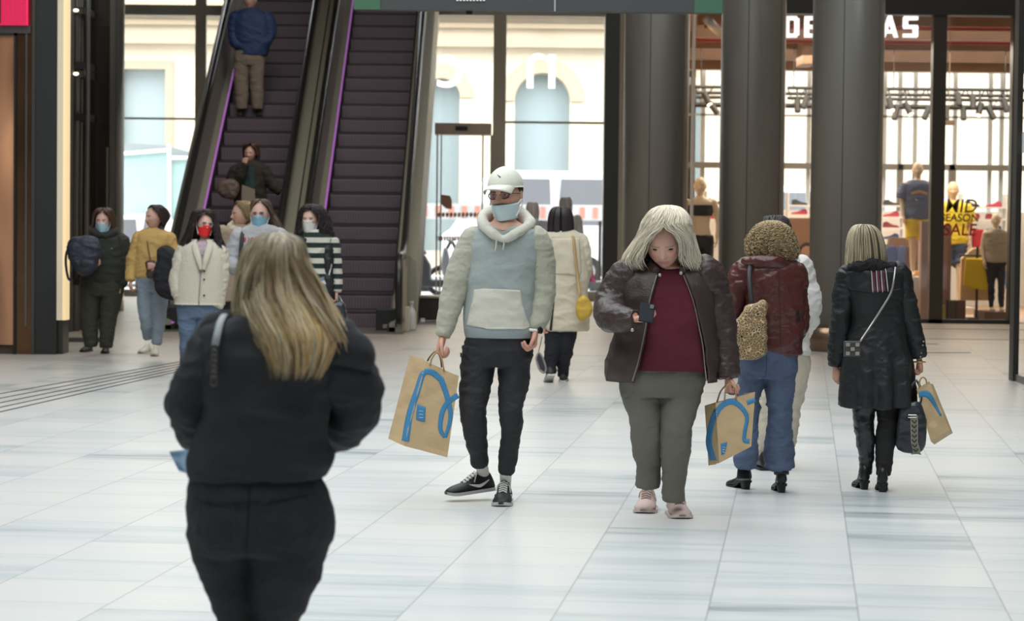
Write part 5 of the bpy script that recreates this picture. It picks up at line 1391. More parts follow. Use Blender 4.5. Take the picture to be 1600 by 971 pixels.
    for i in range(nu-1): a = nv*nu+i; fs.append((a, a+1, N_+a+1, N_+a)); fs.append((i, N_+i, N_+i+1, i+1))
    for j in range(nv): fs.append((j*nu, (j+1)*nu, N_+(j+1)*nu, N_+j*nu)); a = j*nu+nu-1; fs.append((a, N_+a, N_+a+nu, a+nu))
    mesh_np('cap_brim', hd.T(np.array(vs)), fs, M_cap, cap)
    mb = MB(); mb.ell(hd.T([0, 0, .575])[0], .02*hd.h, .02*hd.h, .01*hd.h); mb.build('cap_button', M_cap, cap)
    drape(F, 'cap_logo', swoosh(786, 273, 18, 8), [cap], mat('logo_black', (.02, .02, .02), .6), cap, off=.002, th=.001, cell=1)
    # hoodie
    M_h1 = cloth('hoodie_grey_blue', s2l(164, 173, 170)); M_h2 = cloth('hoodie_beige', s2l(178, 176, 158)); M_h3 = cloth('hoodie_cream', s2l(212, 208, 194))
    hb = solid('hoodie_body', loft(F, [(354, 789, 30, 19)]+torso[2:], n=56, steps=6, wr=.010, wf=(9, 2)), M_h1, e, voxel=.006, smooth=2, folds=fold(.55, .8))
    for a, sd in ((armL, 1), (armR, 2)):
        s_ = solid('hoodie_sleeve', limb(F, a, cx=torso[3][1], n=30, steps=10, wr=.045, wf=(24, 1.3), seed=sd, sc=1.02), M_h2, e, voxel=.006, smooth=2, folds=fold(.7))
        c = a[-1]; b_ = a[-2]; f = .5
        q0 = [b_[i]*(1-.55)+c[i]*.55 for i in range(3)]; q1 = [b_[i]*(-.12)+c[i]*1.12 for i in range(3)]
        solid('cuff', limb(F, [(*q0, 12.2), (*c[:3], 11), (*q1, 10.5)], n=24, steps=4), M_h2, s_, voxel=.005, smooth=1, folds=((.001, 120, 120, 10),))
    hem = solid('hem_band', loft(F, [(511, 781.5, 57.5, 38), (520, 782, 57, 38), (528, 782, 55, 36)], n=50), cloth('hoodie_hem', s2l(150, 160, 160)), hb, voxel=.006, smooth=1)
    hood = limb(F, [(784, 373, -.13, 4), (768, 363, -.12, 6.5), (755, 350, -.06, 7.5), (757, 338, .04, 9), (775, 334, .11, 14), (797, 334, .12, 15), (818, 340, .07, 12), (827, 351, -.03, 8), (808, 363, -.11, 7), (792, 372, -.13, 5), (784, 374, -.13, 4)], n=20, steps=6)
    hood = merge(hood, limb(F, [(772, 345, .14, 12), (795, 360, .17, 18), (814, 348, .14, 12)], n=18, steps=5))
    solid('hood', hood, M_h3, e, voxel=.006, smooth=4, folds=fold(.6))
    drape(F, 'front_pocket', [(741, 452), (756, 450), (800, 452), (813, 453), (817, 478), (824, 498), (829, 511), (818, 513), (760, 512), (729, 507), (733, 488), (738, 470)], [hb, hem], M_h3, hb, off=.006, th=.006, cell=4)
    drape(F, 'chest_logo', swoosh(780.5, 383, 8, 2.6), [hb], mat('logo_white', (.85, .85, .85), .6), hb, off=.003, th=.001, cell=2)
    for x0, y1 in ((774, 393), (786, 391)):
        mb = MB().tube(smooth_pts([F.W(x0+2, 370, -.145), F.W(x0+1.5, 380, -.142), F.W(x0, y1, -.135)]), .0045, 8); mb.build('drawstring', M_h3, hb, smooth=True)
    # trousers, socks, shoes
    M_tr = cloth('trousers_black', s2l(34, 34, 38), .75, .25)
    tr = merge(loft(F, hip, n=36), limb(F, legL, n=26, steps=8, wr=.03, wf=(20, 1.3)), limb(F, legR, n=26, steps=8, wr=.03, wf=(20, 1.3), seed=3))
    t = solid('trousers', tr, M_tr, e, voxel=.006, smooth=3, folds=fold(.75))
    drape(F, 'thigh_pocket_flap', [(719, 551), (733, 556), (733, 562), (719, 557)], [t], mat('black_zip', (.01, .01, .012), .4), t, off=.004, th=.003, cell=3)
    drape(F, 'pocket_seam', ribbon([(748, 559), (744, 575), (738, 594), (728, 600)], 1.0), [t], mat('seam_grey', s2l(52, 52, 56), .8), t, off=.002, th=.001, cell=3)
    M_sock = cloth('sock_white', s2l(218, 214, 206))
    solid('sock', sockL, M_sock, e, voxel=.005, smooth=1, folds=((.0015, 10, 10, 90),)); solid('sock', sockR, M_sock, e, voxel=.005, smooth=1, folds=((.0015, 10, 10, 90),))
    sm = (mat('sneaker_black', s2l(30, 30, 32), .55), mat('sole_grey_white', s2l(186, 186, 182), .6), mat('lace_white', s2l(215, 213, 205), .7))
    Lg = mat('side_logo_white', s2l(225, 222, 215), .5)
    h0 = U(769, 766, 14.15); h0.z = max(h0.z, .02)
    shoe(F, h0, 207, 'sneaker', sm, e, L=.28, pitch=5, logo=Lg, w=1.1)
    g = G(789, 783.5); shoe(F, g, -94, 'sneaker', sm, e, L=.28, pitch=0, logo=Lg, w=1.12, h=1.4)
    # watch
    w_ = MB(); c = F.W(834.5, 516, -.055); Rm = Matrix.Rotation(math.radians(6), 3, 'Y')
    pts = [c+Rm @ Vector((.037*math.cos(t), .033*math.sin(t), 0)) for t in np.linspace(0, 2*PI, 25)]
    w_.tube(pts, .009, 8, cap=False); wo = w_.build('watch', mat('watch_white', s2l(225, 225, 222), .4), e, smooth=True)
    dd_ = Vector((.85, -.5, .05)).normalized(); wc = c+Vector((.028, -.022, 0)); MB().tube([wc, wc+dd_*.012], .02, 20).build('watch_face', mat('watch_black', (.01, .01, .012), .15), wo)
    paper_bag('shopping_bag', 'brown paper bag with blue looped ribbon print hanging from the capped man\'s hand', D-.12, [(665, 566), (717, 588), (699, 715), (631, 697)], (-24.5, -11), .13,
        [([(633, 690), (640, 648), (652, 610), (661, 584), (674, 582), (690, 594)], (12, 11, 10, 9, 9, 9)), ([(689, 592), (699, 622), (704, 652), (696, 684)], (9, 8, 7, 5)), ([(695, 684), (688, 670), (691, 645), (700, 629), (716, 618)], (5, 7, 8, 8, 9))],
        lab=[(652, 632), (665, 637), (664, 660), (650, 656)],
        handles=([(672, 572, 0), (675, 560, -.01), (683, 551, .0), (690, 560, -.01), (694, 581, 0)], [(668, 564, .1), (673, 556, .07), (682, 549, .03), (688, 560, .06), (690, 574, .1)]))
# ------------------------------------------------------------------ woman with phone
def woman_phone():
    F = Fig('person', 13.35, (1035, 806), 'grey-haired woman in brown leather jacket and burgundy top looking down at her phone'); e = F.e
    torso = [(418, 1046, 26, 20), (424, 1046, 42, 28), (434, 1045, 60, 36), (455, 1046, 66, 46), (490, 1047, 62, 54), (530, 1048, 60, 55), (560, 1048, 59, 54), (578, 1047, 58, 51)]
    jack = [(413, 1045, 30, 22), (419, 1044, 52, 30), (430, 1043, 72, 40), (455, 1042, 78, 50), (490, 1042, 76, 57), (530, 1040, 82, 59), (560, 1036, 88, 61), (582, 1034, 88, 62), (596, 1034, 86, 61)]
    armL = [(984, 432, 0, 27), (966, 458, 0, 27), (954, 482, -.04, 24), (957, 496, -.14, 21), (975, 499, -.24, 17.5), (994, 499, -.30, 14)]
    armR = [(1100, 432, 0, 29), (1113, 470, .02, 27), (1124, 510, .02, 23.5), (1132, 550, 0, 19), (1138, 588, -.03, 15)]
    legL = [(1003, 580, 0, 33), (1002, 610, 0, 32), (1009, 650, -.03, 24), (1010, 690, -.02, 22.5), (1013, 730, .04, 18), (1012, 760, .06, 17)]
    legR = [(1066, 580, 0, 34), (1064, 610, 0, 32), (1059, 650, -.06, 25), (1056, 690, -.06, 23), (1054, 740, -.02, 18), (1052, 782, 0, 15.5)]
    hip = [(555, 1037, 60, 46), (580, 1036, 66, 48), (600, 1034, 65, 47), (618, 1033, 60, 40)]
    sk = np.array(s2l(214, 168, 148))
    hd = Head(F, 1038, 338, 420, -.07, yaw=-8, pitch=24, roll=-2, wide=1.06)
    hL = hand_mb(F, F.W(994, 499, -.30), (1, -.2, .05), (.1, -.15, 1), 1, L=.165, curl=(40, 60, 45), thumb=40)
    hR = hand_mb(F, F.W(1138, 590, -.03), (.05, -.1, -1), (.75, .25, .1), 1, L=.165, curl=(60, 75, 50), thumb=25)
    body(F, hd, torso, [armL, armR], [legL, legR], sk, (hL, hR), neck=[(1042, 395, .03, 20), (1044, 415, .02, 22), (1046, 430, 0, 30)], extra=loft(F, hip, n=24, sc=.85), brow=np.array(s2l(150, 118, 98)), lips=np.array(s2l(190, 128, 118)))
    hd.eyes(e, closed=True)
    # hair: centre parting swept to both shoulders
    cols = [s2l(196, 184, 164), s2l(222, 212, 194), s2l(240, 228, 206), s2l(208, 194, 168)]
    hs = [(322, 1044, 5, 8, -.06), (326, 1044, 20, 26, -.07), (336, 1043, 31, 42, -.075), (348, 1042, 37, 50, -.075), (360, 1041, 41, 52, -.07), (372, 1040, 45, 50, -.06), (392, 1036, 54, 46, -.04), (408, 1035, 60, 42, -.03), (424, 1042, 60, 38, -.03)]
    hair(F, hs, M_hair, e, cols, n=3000, r=.62, gap=[(322, 0), (350, 0, -10), (358, 9, -9), (366, 25, -7), (378, 34, -6), (400, 34, -4), (424, 32, -2)], tip=(.74, 1.0), jit=.09, wave=(5, 9), flare=.2, seed=3, steps=6)
    M_top = cloth('burgundy_knit', s2l(88, 22, 40), .9, .5, 160)
    solid('burgundy_top', loft(F, torso[:-2]+[(560, 1045, 66, 58), (577, 1043, 70, 58)], n=56, steps=6), M_top, e, voxel=.007, smooth=2, folds=fold(.5, .7))
    M_lea = mat('brown_leather', s2l(64, 50, 48), .42, bump=.25, bscale=90, spec=.45)
    edges = [(413, 1028, 1064), (430, 1026, 1068), (470, 1015, 1083), (510, 1009, 1092), (540, 1003, 1098), (570, 996, 1101), (596, 988, 1104)]
    j = shell(F, jack, 'jacket_body', M_lea, e, edges, th=2.0, wr=.03, wf=(9, 2.4), seed=4, n=80, steps=8)
    for a, sd in ((armL, 1), (armR, 2)):
        s_ = solid('jacket_sleeve', limb(F, a, cx=torso[3][1], n=32, steps=10, wr=.06, wf=(17, 1.2), seed=sd), M_lea, e, voxel=.007, smooth=2, folds=fold(1.0))
    for q_ in ((988, 516, -.33), (1031, 430, -.17), (1064, 427, -.16)): MB().ell(F.W(*q_), .009, .006, .009).build('metal_stud', mat('nickel', s2l(190, 188, 180), .3, .8), j)
    # zips along both front edges
    for k in (1, 2):
        z = MB(); pts = []
        for (py, xl, xr) in edges[1:]:
            jr = np.array([q for q in jack], float); cx = np.interp(py, jr[:, 0], jr[:, 1]); w_ = np.interp(py, jr[:, 0], jr[:, 2]); dp = np.interp(py, jr[:, 0], jr[:, 3])
            x = xl if k == 1 else xr; t = max(-.97, min(.97, (x-cx)/w_)); pts.append(F.W(x, py, -dp/F.s*(1-abs(t)**2.2)**(1/2.2)-.004))
        z.tube(smooth_pts(pts), .0035, 6); z.build('zip', mat('zip_metal', s2l(160, 154, 140), .35, .7), j)
    # collar
    solid('jacket_collar', limb(F, [(1026, 424, -.12, 6), (1018, 415, -.06, 7), (1022, 409, .03, 7), (1044, 406, .08, 8), (1066, 409, .03, 7), (1072, 415, -.06, 7), (1066, 423, -.12, 6)], n=16, steps=6), M_lea, j, voxel=.006, smooth=2)
    M_tr = cloth('trousers_grey_green', s2l(106, 104, 94), .85, .3)
    tr = merge(loft(F, hip, n=40), limb(F, legL, n=28, steps=8, wr=.03, wf=(16, 1.3)), limb(F, legR, n=28, steps=8, wr=.03, wf=(16, 1.3), seed=3))
    solid('trousers', tr, M_tr, e, voxel=.007, smooth=3, folds=fold(.7))
    sm = (mat('sneaker_pink', s2l(206, 180, 172), .7), mat('sole_pink_white', s2l(214, 198, 190), .6), mat('lace_pink', s2l(196, 170, 164), .8))
    g = G(1013, 794); shoe(F, g, -98, 'sneaker', sm, e, L=.27, w=1.3, h=1.5); g = G(1053, 802); shoe(F, g, -84, 'sneaker', sm, e, L=.27, w=1.3, h=1.5)
    # phone
    ph = Fig('phone', F.D-.36, (1012, 486), 'dark smartphone held by the grey-haired woman', 'phone')
    c = ph.W(1011, 486, 0); Mx = Matrix.Translation(c) @ Matrix.Rotation(math.radians(8), 4, 'Y') @ Matrix.Rotation(math.radians(-35), 4, 'X')
    MB().obox(Mx, -.038, .038, -.004, .004, -.07, .045).build('case', mat('phone_dark', s2l(24, 27, 36), .6, spec=.2), ph.e, bevel=.004)
    MB().obox(Mx, -.035, .035, .004, .0055, -.066, .041).build('screen', mat('phone_screen', s2l(60, 66, 76), .1), ph.e)
    MB().obox(Mx, .012, .033, -.007, -.004, .012, .038).build('camera_bump', mat('phone_black', (.01, .01, .012), .2), ph.e, bevel=.002)
    paper_bag('shopping_bag', 'brown paper bag with blue ribbon print hanging from the grey-haired woman\'s hand', F.D-.08, [(1118, 630), (1180, 613), (1174, 698), (1124, 724)], (-17, 4), .13,
        [([(1116, 722), (1110, 694), (1114, 664), (1123, 640), (1139, 628), (1154, 633), (1167, 651), (1164, 673), (1163, 688), (1171, 690)], (9, 9, 8, 8, 10, 8, 6, 6, 6, 8)), ([(1167, 630), (1180, 625)], (7, 7))],
        lab=[(1126, 694), (1136, 691), (1133, 708), (1127, 712)],
        handles=([(1132, 628, 0), (1134, 608, -.01), (1141, 600, 0), (1149, 608, -.01), (1150, 624, 0)], [(1120, 630, .1), (1126, 612, .08), (1136, 602, .04), (1146, 604, .07), (1152, 618, .1)]), seed=5)
# ------------------------------------------------------------------ foreground blonde woman, seen from behind
def woman_foreground():
    F = Fig('person', 7.0, (400, 1240), 'blonde woman seen from behind in the foreground, black jacket and black jeans'); e = F.e
    torso = [(488, 434, 34, 40), (498, 434, 66, 52), (510, 434, 98, 60), (530, 432, 116, 68), (570, 428, 110, 74), (620, 420, 98, 74), (660, 415, 93, 72), (690, 408, 99, 72), (715, 405, 106, 72), (742, 403, 103, 68)]
    armL = [(354, 536, 0, 43), (322, 577, .0, 42), (303, 622, .03, 39), (301, 655, .08, 33), (306, 672, .2, 27), (322, 680, .34, 21)]
    armR = [(520, 552, 0, 42), (546, 592, 0, 41), (556, 632, .03, 34), (544, 662, .10, 27), (522, 680, .2, 26), (500, 684, .34, 20)]
    legL = [(352, 800, 0, 60), (349, 860, 0, 49), (355, 905, 0, 38), (365, 965, .0, 27), (370, 1030, .02, 27), (372, 1100, -.03, 25), (376, 1190, -.06, 15), (378, 1225, -.05, 15)]
    legR = [(456, 800, 0, 66), (450, 860, 0, 61), (443, 905, 0, 53), (430, 965, .03, 38), (424, 1030, .05, 32), (422, 1100, .02, 27), (420, 1180, -.02, 17), (420, 1225, -.02, 15)]
    hip = [(730, 400, 98, 62), (760, 402, 106, 70), (800, 406, 114, 76), (835, 408, 115, 74), (862, 402, 104, 66)]
    hd = Head(F, 431, 372, 496, .06, yaw=176, pitch=-4)
    hL = hand_mb(F, F.W(322, 680, .34), (.5, 1, .1), (.6, -.3, .1), 1, L=.165); hR = hand_mb(F, F.W(500, 684, .34), (-.5, 1, .1), (-.6, -.3, .1), -1, L=.165)
    body(F, hd, torso, [armL, armR], [legL, legR], SKIN, (hL, hR), neck=[(432, 450, .05, 34), (433, 480, .04, 36), (434, 510, .02, 48)], extra=loft(F, hip, n=24, sc=.85), voxel=.012)
    M_j = cloth('black_jersey', s2l(40, 41, 45), .9, .35, 150)
    jk = merge(loft(F, torso, n=64, steps=6), limb(F, [(520, 535, -.03, 34), (552, 560, -.05, 26), (556, 572, -.05, 14)], n=20, steps=5))
    jb = solid('jacket_body', jk, M_j, e, voxel=.007, smooth=4, folds=((.018, 3.2, 3.2, 5), (.007, 11, 11, 14)))
    for a, sd in ((armL, 1), (armR, 2)): solid('jacket_sleeve', limb(F, a, cx=torso[3][1], n=40, steps=10, wr=.04, wf=(13, 1.3), seed=sd), M_j, e, voxel=.007, smooth=3, folds=((.014, 5, 5, 8), (.006, 13, 13, 20)))
    solid('waist_band', loft(F, [(698, 407, 102, 74), (708, 405, 107, 75), (735, 403, 106, 72), (746, 402, 104, 69)], n=56, steps=4), M_j, jb, voxel=.007, smooth=2, folds=((.004, 9, 9, 3),))
    solid('collar_fold', limb(F, [(385, 500, -.04, 9), (432, 508, -.1, 12), (490, 503, -.05, 11), (528, 520, -.05, 8)], n=16, steps=6), M_j, jb, voxel=.007, smooth=2, folds=fold())
    MB().prism([(503, 712), (518, 722), (508, 731)], lambda a, b, t: F.W(a, b, t), -.01, .01).build('loose_hem_corner', M_j, jb, bevel=.003)
    # long diagonal creases over the back
    M_jn = cloth('black_denim', s2l(40, 40, 43), .9, .4, 260)
    tr = merge(loft(F, hip, n=56), limb(F, legL, n=32, steps=8), limb(F, legR, n=32, steps=8))
    for x in (352, 452): tr.ell(F.W(x+2, 822, -.055), .092, .07, .098, nu=24, nv=16)
    t = solid('jeans', tr, M_jn, e, voxel=.008, smooth=6, folds=((.005, 7, 7, 12), (.002, 24, 24, 36)))
    M_s = mat('seam_grey', s2l(52, 52, 56), .8)
    M_cr = mat('denim_seam_dark', s2l(20, 20, 22), .9)
    for pts, w_ in (([(397, 752), (396, 790), (394, 830), (391, 862)], 2.0), ([(304, 772), (340, 781), (395, 777)], 1.2), ([(500, 764), (450, 775), (398, 776)], 1.2)):
        drape(F, 'jeans_seam', ribbon(pts, w_), [t], M_cr, t, off=.002, th=.0015, cell=6)
    for poly in ([(415, 777), (488, 764), (490, 822), (452, 850), (412, 833)], [(318, 775), (372, 783), (374, 838), (342, 846), (315, 830)]):
        P_ = poly+[poly[0]]
        for a, b in zip(P_, P_[1:]): drape(F, 'pocket_stitching', ribbon([a, b], .9), [t], M_s, t, off=.002, th=.001, cell=8)
    sm = (mat('black_leather', (), 0), mat('rubber', (), 0), None)
    for x in (378, 421): g = G(x, 1236); shoe(F, Vector((g.x, 6.95, 0)), 90, 'sneaker', sm, e, L=.26)
    # hair
    ash = np.array(s2l(152, 140, 112)); gold = np.array(s2l(222, 184, 124)); pale = np.array(s2l(228, 212, 178)); dk = np.array(s2l(112, 92, 66))
    x0 = F.W(385, 450).x; x1 = F.W(510, 450).x
    def cd_(kc, pts, tt):
        u = np.clip((pts[:, :, 0]-x0)/(x1-x0), 0, 1)[:, :, None]; v = np.clip((F.W(430, 380).z-pts[:, :, 2])/.25, 0, 1)[:, :, None]
        r = np.random.RandomState(5).rand(len(pts), 1, 1)
        base = ash*(1-u)+gold*u; root = dk*.5+ash*.5
        c = base*v+root*(1-v); c = np.where(r > .72, pale*(.55+.45*v), c); c = np.where(r < .16, dk, c); return c*(1+.10*np.random.RandomState(6).normal(size=(len(pts), 1, 1)))
    hs = [(365, 433, 6, 10, .06), (370, 433, 26, 34, .06), (382, 432, 43, 56, .05), (405, 429, 53, 66, .04), (435, 430, 61, 66, .03), (465, 434, 68, 62, .0), (495, 445, 72, 50, -.045), (525, 458, 68, 38, -.085), (558, 462, 54, 26, -.11), (594, 459, 38, 16, -.12)]
    hair(F, hs, M_hair, e, [ash, gold, pale], n=3600, r=1.15, tip=(.70, 1.0), jit=.07, wave=(4, 7), seed=8, steps=7, clump=90, basecol=dk*.8, phidep=cd_, base=.9, flare=.25)
    hair(F, [(375, 420, 10, 20, .0), (420, 404, 28, 50, .0), (460, 396, 31, 50, .0), (500, 392, 26, 40, -.02), (545, 408, 16, 25, -.07)], M_hair, e, [ash, pale], n=420, r=1.1, tip=(.6, 1.0), jit=.09, wave=(5, 6), seed=9, clump=24, basecol=dk, phidep=cd_, base=.85, name='hair_left_lock', flare=.3)
    hair(F, [(400, 455, 20, 40, .0), (450, 476, 28, 40, -.02), (490, 500, 26, 32, -.06), (525, 520, 22, 22, -.09), (556, 530, 16, 14, -.10)], M_hair, e, [gold, pale], n=200, r=.8, tip=(.7, 1.0), jit=.12, wave=(8, 5), seed=10, clump=20, basecol=dk, phidep=cd_, base=.8, name='hair_right_wisps', flare=.5)
    # pale strap with dark chain on the left shoulder
    st = MB().tube(smooth_pts([F.W(354, 488, -.02), F.W(345, 502, -.09), F.W(339, 525, -.13), F.W(336, 540, -.135)]), .0105, 10, flat=.4)
    so = st.build('bag_strap', mat('pale_strap', s2l(150, 154, 158), .6), e, smooth=True)
    for i in range(7):
        mb = MB(); c = F.W(335.5-.2*i, 545+i*8.5, -.135-.002*i)
        mb.tube([c+Vector((.008*math.cos(t), 0, .012*math.sin(t))) for t in np.linspace(0, 2*PI, 13)], .0028, 6, cap=False); mb.build('chain_link', mat('dark_metal', s2l(100, 98, 94), .3, .8), so, smooth=True)
    # blue mask hanging from the left wrist
    Fm = Fig('hanging_mask', 7.0, (285, 722), 'light blue face mask dangling from the foreground woman\'s left wrist', 'mask')
    vs = []; nu, nv = 16, 12
    for s_ in (0, .006):
        for j in range(nv):
            for i in range(nu):
                u = i/(nu-1); v = j/(nv-1); q = np.array([264+36*u+7*v*(1-u), 706-4*u+v*(30+11*u)]); p = Fm.W(q[0]+8*v*(1-u), q[1], .012*math.sin(u*4)+.006*math.sin(v*9)+s_); vs.append(tuple(p))
    N_ = nu*nv; fs = []
    for j in range(nv-1):
        for i in range(nu-1): a = j*nu+i; fs.append((a, a+1, a+nu+1, a+nu)); fs.append((N_+a, N_+a+nu, N_+a+nu+1, N_+a+1))
    mo = mesh_np('mask_cloth', vs, fs, mat('mask_blue', s2l(188, 222, 248), .8), Fm.e)
    MB().tube(smooth_pts([Fm.W(296, 706, 0), Fm.W(304, 694, .05), Fm.W(310, 688, .12)]), .002, 6).build('ear_loop', mat('elastic_white', (.8, .8, .8), .7), Fm.e)
# ------------------------------------------------------------------ curly-haired woman with leopard bag
def woman_curly():
    F = Fig('person', 14.6, (1190, 770), 'curly-haired woman from behind in burgundy leather jacket and blue jeans'); e = F.e
    torso = [(404, 1203, 26, 22), (411, 1202, 40, 28), (420, 1204, 46, 32), (440, 1208, 47, 36), (475, 1211, 45, 37), (510, 1213, 42, 37), (535, 1217, 36, 36), (553, 1218, 34, 34)]
    armL = [(1164, 425, 0, 17), (1150, 455, 0, 15.5), (1146, 485, .04, 14), (1150, 505, .12, 13), (1162, 512, .25, 11)]
    armR = [(1240, 430, 0, 17), (1246, 470, 0, 14.5), (1247, 500, 0, 14), (1243, 518, .08, 12), (1234, 527, .14, 10)]
    legL = [(1180, 560, 0, 25), (1174, 600, 0, 19), (1167, 650, .0, 17), (1166, 700, -.01, 15.5), (1165, 730, .0, 16)]
    legR = [(1218, 560, 0, 26), (1218, 600, 0, 21), (1219, 650, .02, 17.5), (1217, 690, .06, 19), (1218, 729, .08, 23)]
    hip = [(535, 1204, 42, 30), (552, 1201, 46, 34), (572, 1199, 46, 34), (590, 1196, 40, 26)]
    hd = Head(F, 1207, 352, 410, .02, yaw=170)
    hL = hand_mb(F, F.W(1162, 512, .25), (.6, .8, 0), (.5, -.3, .2), 1, L=.165); hR = hand_mb(F, F.W(1234, 527, .14), (-.6, .6, -.5), (0, -.3, -1), -1, L=.16)
    body(F, hd, torso, [armL, armR], [legL, legR], SKIN, (hL, hR), neck=[(1207, 388, .02, 14), (1205, 408, .01, 16)], extra=loft(F, hip, n=24, sc=.85))
    M_l = mat('burgundy_leather', s2l(84, 42, 38), .34, bump=.25, bscale=80, spec=.55)
    jb = solid('jacket_body', loft(F, torso, n=52, steps=6, wr=.02, wf=(7, 2.5)), M_l, e, voxel=.006, smooth=2, folds=fold(.9, .7))
    for a, sd in ((armL, 5), (armR, 6)): solid('jacket_sleeve', limb(F, a, cx=torso[3][1], n=28, steps=10, wr=.09, wf=(19, 1.2), seed=sd, sc=1.05), M_l, e, voxel=.006, smooth=2, folds=fold(1.0))
    solid('jacket_collar', merge(limb(F, [(1162, 408, -.04, 5), (1185, 408, -.10, 8), (1210, 409, -.11, 9), (1232, 416, -.06, 6)], n=16, steps=6), limb(F, [(1168, 405, .05, 6), (1200, 398, .0, 9), (1232, 412, .04, 6)], n=14)), M_l, jb, voxel=.006, smooth=2, folds=fold(.8))
    drape(F, 'pocket_slit', [(1241, 484), (1245, 482), (1247, 500), (1242, 502)], [jb], mat('slit_dark', (.01, .008, .008), .7), jb, off=.003, th=.001, cell=3)
    drape(F, 'back_seam', ribbon([(1213, 418), (1214, 470), (1216, 552)], .8), [jb], mat('seam_burgundy', s2l(52, 24, 22), .5), jb, off=.002, th=.001)
    def denim():
        if 'blue_denim' in MATS: return MATS['blue_denim']
        return mat('blue_denim', s2l(84, 98, 124), .85, bump=.35, bscale=250, var=.18, vscale=5)
    tr = merge(loft(F, hip, n=36), limb(F, legL, n=26, steps=8, wr=.04, wf=(13, 1.3)), limb(F, legR, n=26, steps=8, wr=.04, wf=(13, 1.3), seed=3))
    t = solid('jeans', tr, denim(), e, voxel=.006, smooth=2, folds=fold(1.1))
    drape(F, 'jeans_seam', ribbon([(1194, 553), (1194, 570), (1193, 588)], 1.0), [t], mat('denim_seam', s2l(50, 64, 92), .9), t, off=.002, th=.001)
    sm = (mat('boot_black', s2l(34, 34, 36), .35), mat('boot_sole', s2l(24, 24, 24), .5), None)
    g = G(1163, 765); shoe(F, Vector((g.x+.02, g.y-.02, 0)), 112, 'boot', sm, e, L=.25, name='ankle_boot')
    g = G(1222, 771); shoe(F, Vector((g.x, g.y, .0)), 92, 'boot', sm, e, L=.25, name='ankle_boot')
    for x, y, r in ((1162, 740, 10), (1221, 732, 11)): solid('boot_shaft', limb(F, [(x+2, y-20, .08, r), (x, y, .04, r+.5), (x, y+10, .03, r+1.5)], n=20), sm[0], e, voxel=.006, smooth=1)
    # curls
    hs = [(348, 1206, 5, 6, .0), (352, 1206, 18, 18), (361, 1206, 29, 28), (375, 1205, 37, 34), (390, 1206, 40, 35), (402, 1207, 38, 32), (411, 1211, 30, 24, -.02)]
    hair(F, hs, M_hair, e, [s2l(98, 80, 58), s2l(168, 144, 106), s2l(204, 180, 138)], n=2300, r=.55, tip=(.25, 1.0), jit=.16, wave=(7, 9), curl=(1.7, 10), seed=4, steps=12, base=.9, basecol=np.array(s2l(84, 70, 50)))
    # leopard tote hanging from the shoulder
    Fb = Fig('tote_bag', 14.36, (1172, 560), 'leopard-print tote bag tucked under the curly-haired woman\'s arm', 'bag')
    def leo():
        mt, nt, b = _nt('leopard_print'); N = nt.nodes; L = nt.links
        tc = N.new('ShaderNodeTexCoord'); v = N.new('ShaderNodeTexVoronoi'); v.feature = 'DISTANCE_TO_EDGE'; v.inputs['Scale'].default_value = 60; L.new(tc.outputs['Object'], v.inputs['Vector'])
        nz = N.new('ShaderNodeTexNoise'); nz.inputs['Scale'].default_value = 70; L.new(tc.outputs['Object'], nz.inputs['Vector'])
        ad = N.new('ShaderNodeMath'); ad.operation = 'MULTIPLY_ADD'; L.new(nz.outputs[0], ad.inputs[0]); ad.inputs[1].default_value = .16; L.new(v.outputs['Distance'], ad.inputs[2])
        r = N.new('ShaderNodeValToRGB'); r.color_ramp.interpolation = 'CONSTANT'; el = r.color_ramp.elements
        el[0].position = 0; el[0].color = (*s2l(206, 182, 140), 1); el[1].position = .155; el[1].color = (*s2l(44, 34, 28), 1); k = el.new(.27); k.color = (*s2l(150, 112, 70), 1)
        L.new(ad.outputs[0], r.inputs[0]); L.new(r.outputs[0], b.inputs['Base Color']); b.inputs['Roughness'].default_value = .7
        return mt
    poly = [(1165, 482), (1178, 478), (1194, 472), (1195, 510), (1195, 549), (1184, 557), (1168, 559), (1151, 556), (1147, 535), (1145, 513), (1155, 496)]
    cx = 1171; bs = MB()
    nl = 6; V = []; n = len(poly)
    pp = [tuple(q) for q in cr([(a, b) for a, b in poly+[poly[0]]], 4)[:-1]]; n = len(pp)
    for s_, y_ in ((.80, -.055), (.95, -.045), (1, -.02), (1, .02), (.95, .045), (.80, .055)):
        for a, b in pp: V.append(Fb.W(cx+(a-cx)*s_, 517+(b-517)*s_, y_))
    fs = [(j*n+i, j*n+(i+1) % n, (j+1)*n+(i+1) % n, (j+1)*n+i) for j in range(5) for i in range(n)]+[tuple(range(n-1, -1, -1)), tuple(range(5*n, 6*n))]
    bs.add(V, fs); solid('bag_body', bs, leo(), Fb.e, voxel=.006, smooth=5, folds=fold(1.1, .8))
    MB().tube(smooth_pts([F.W(1176, 480, -.22), F.W(1172, 450, -.19), F.W(1171, 425, -.14), F.W(1174, 412, -.06), F.W(1173, 418, .1), F.W(1171, 450, .16)]), .013, 10, flat=.5).build('strap', mat('black_strap', s2l(38, 38, 40), .6), Fb.e, smooth=True)
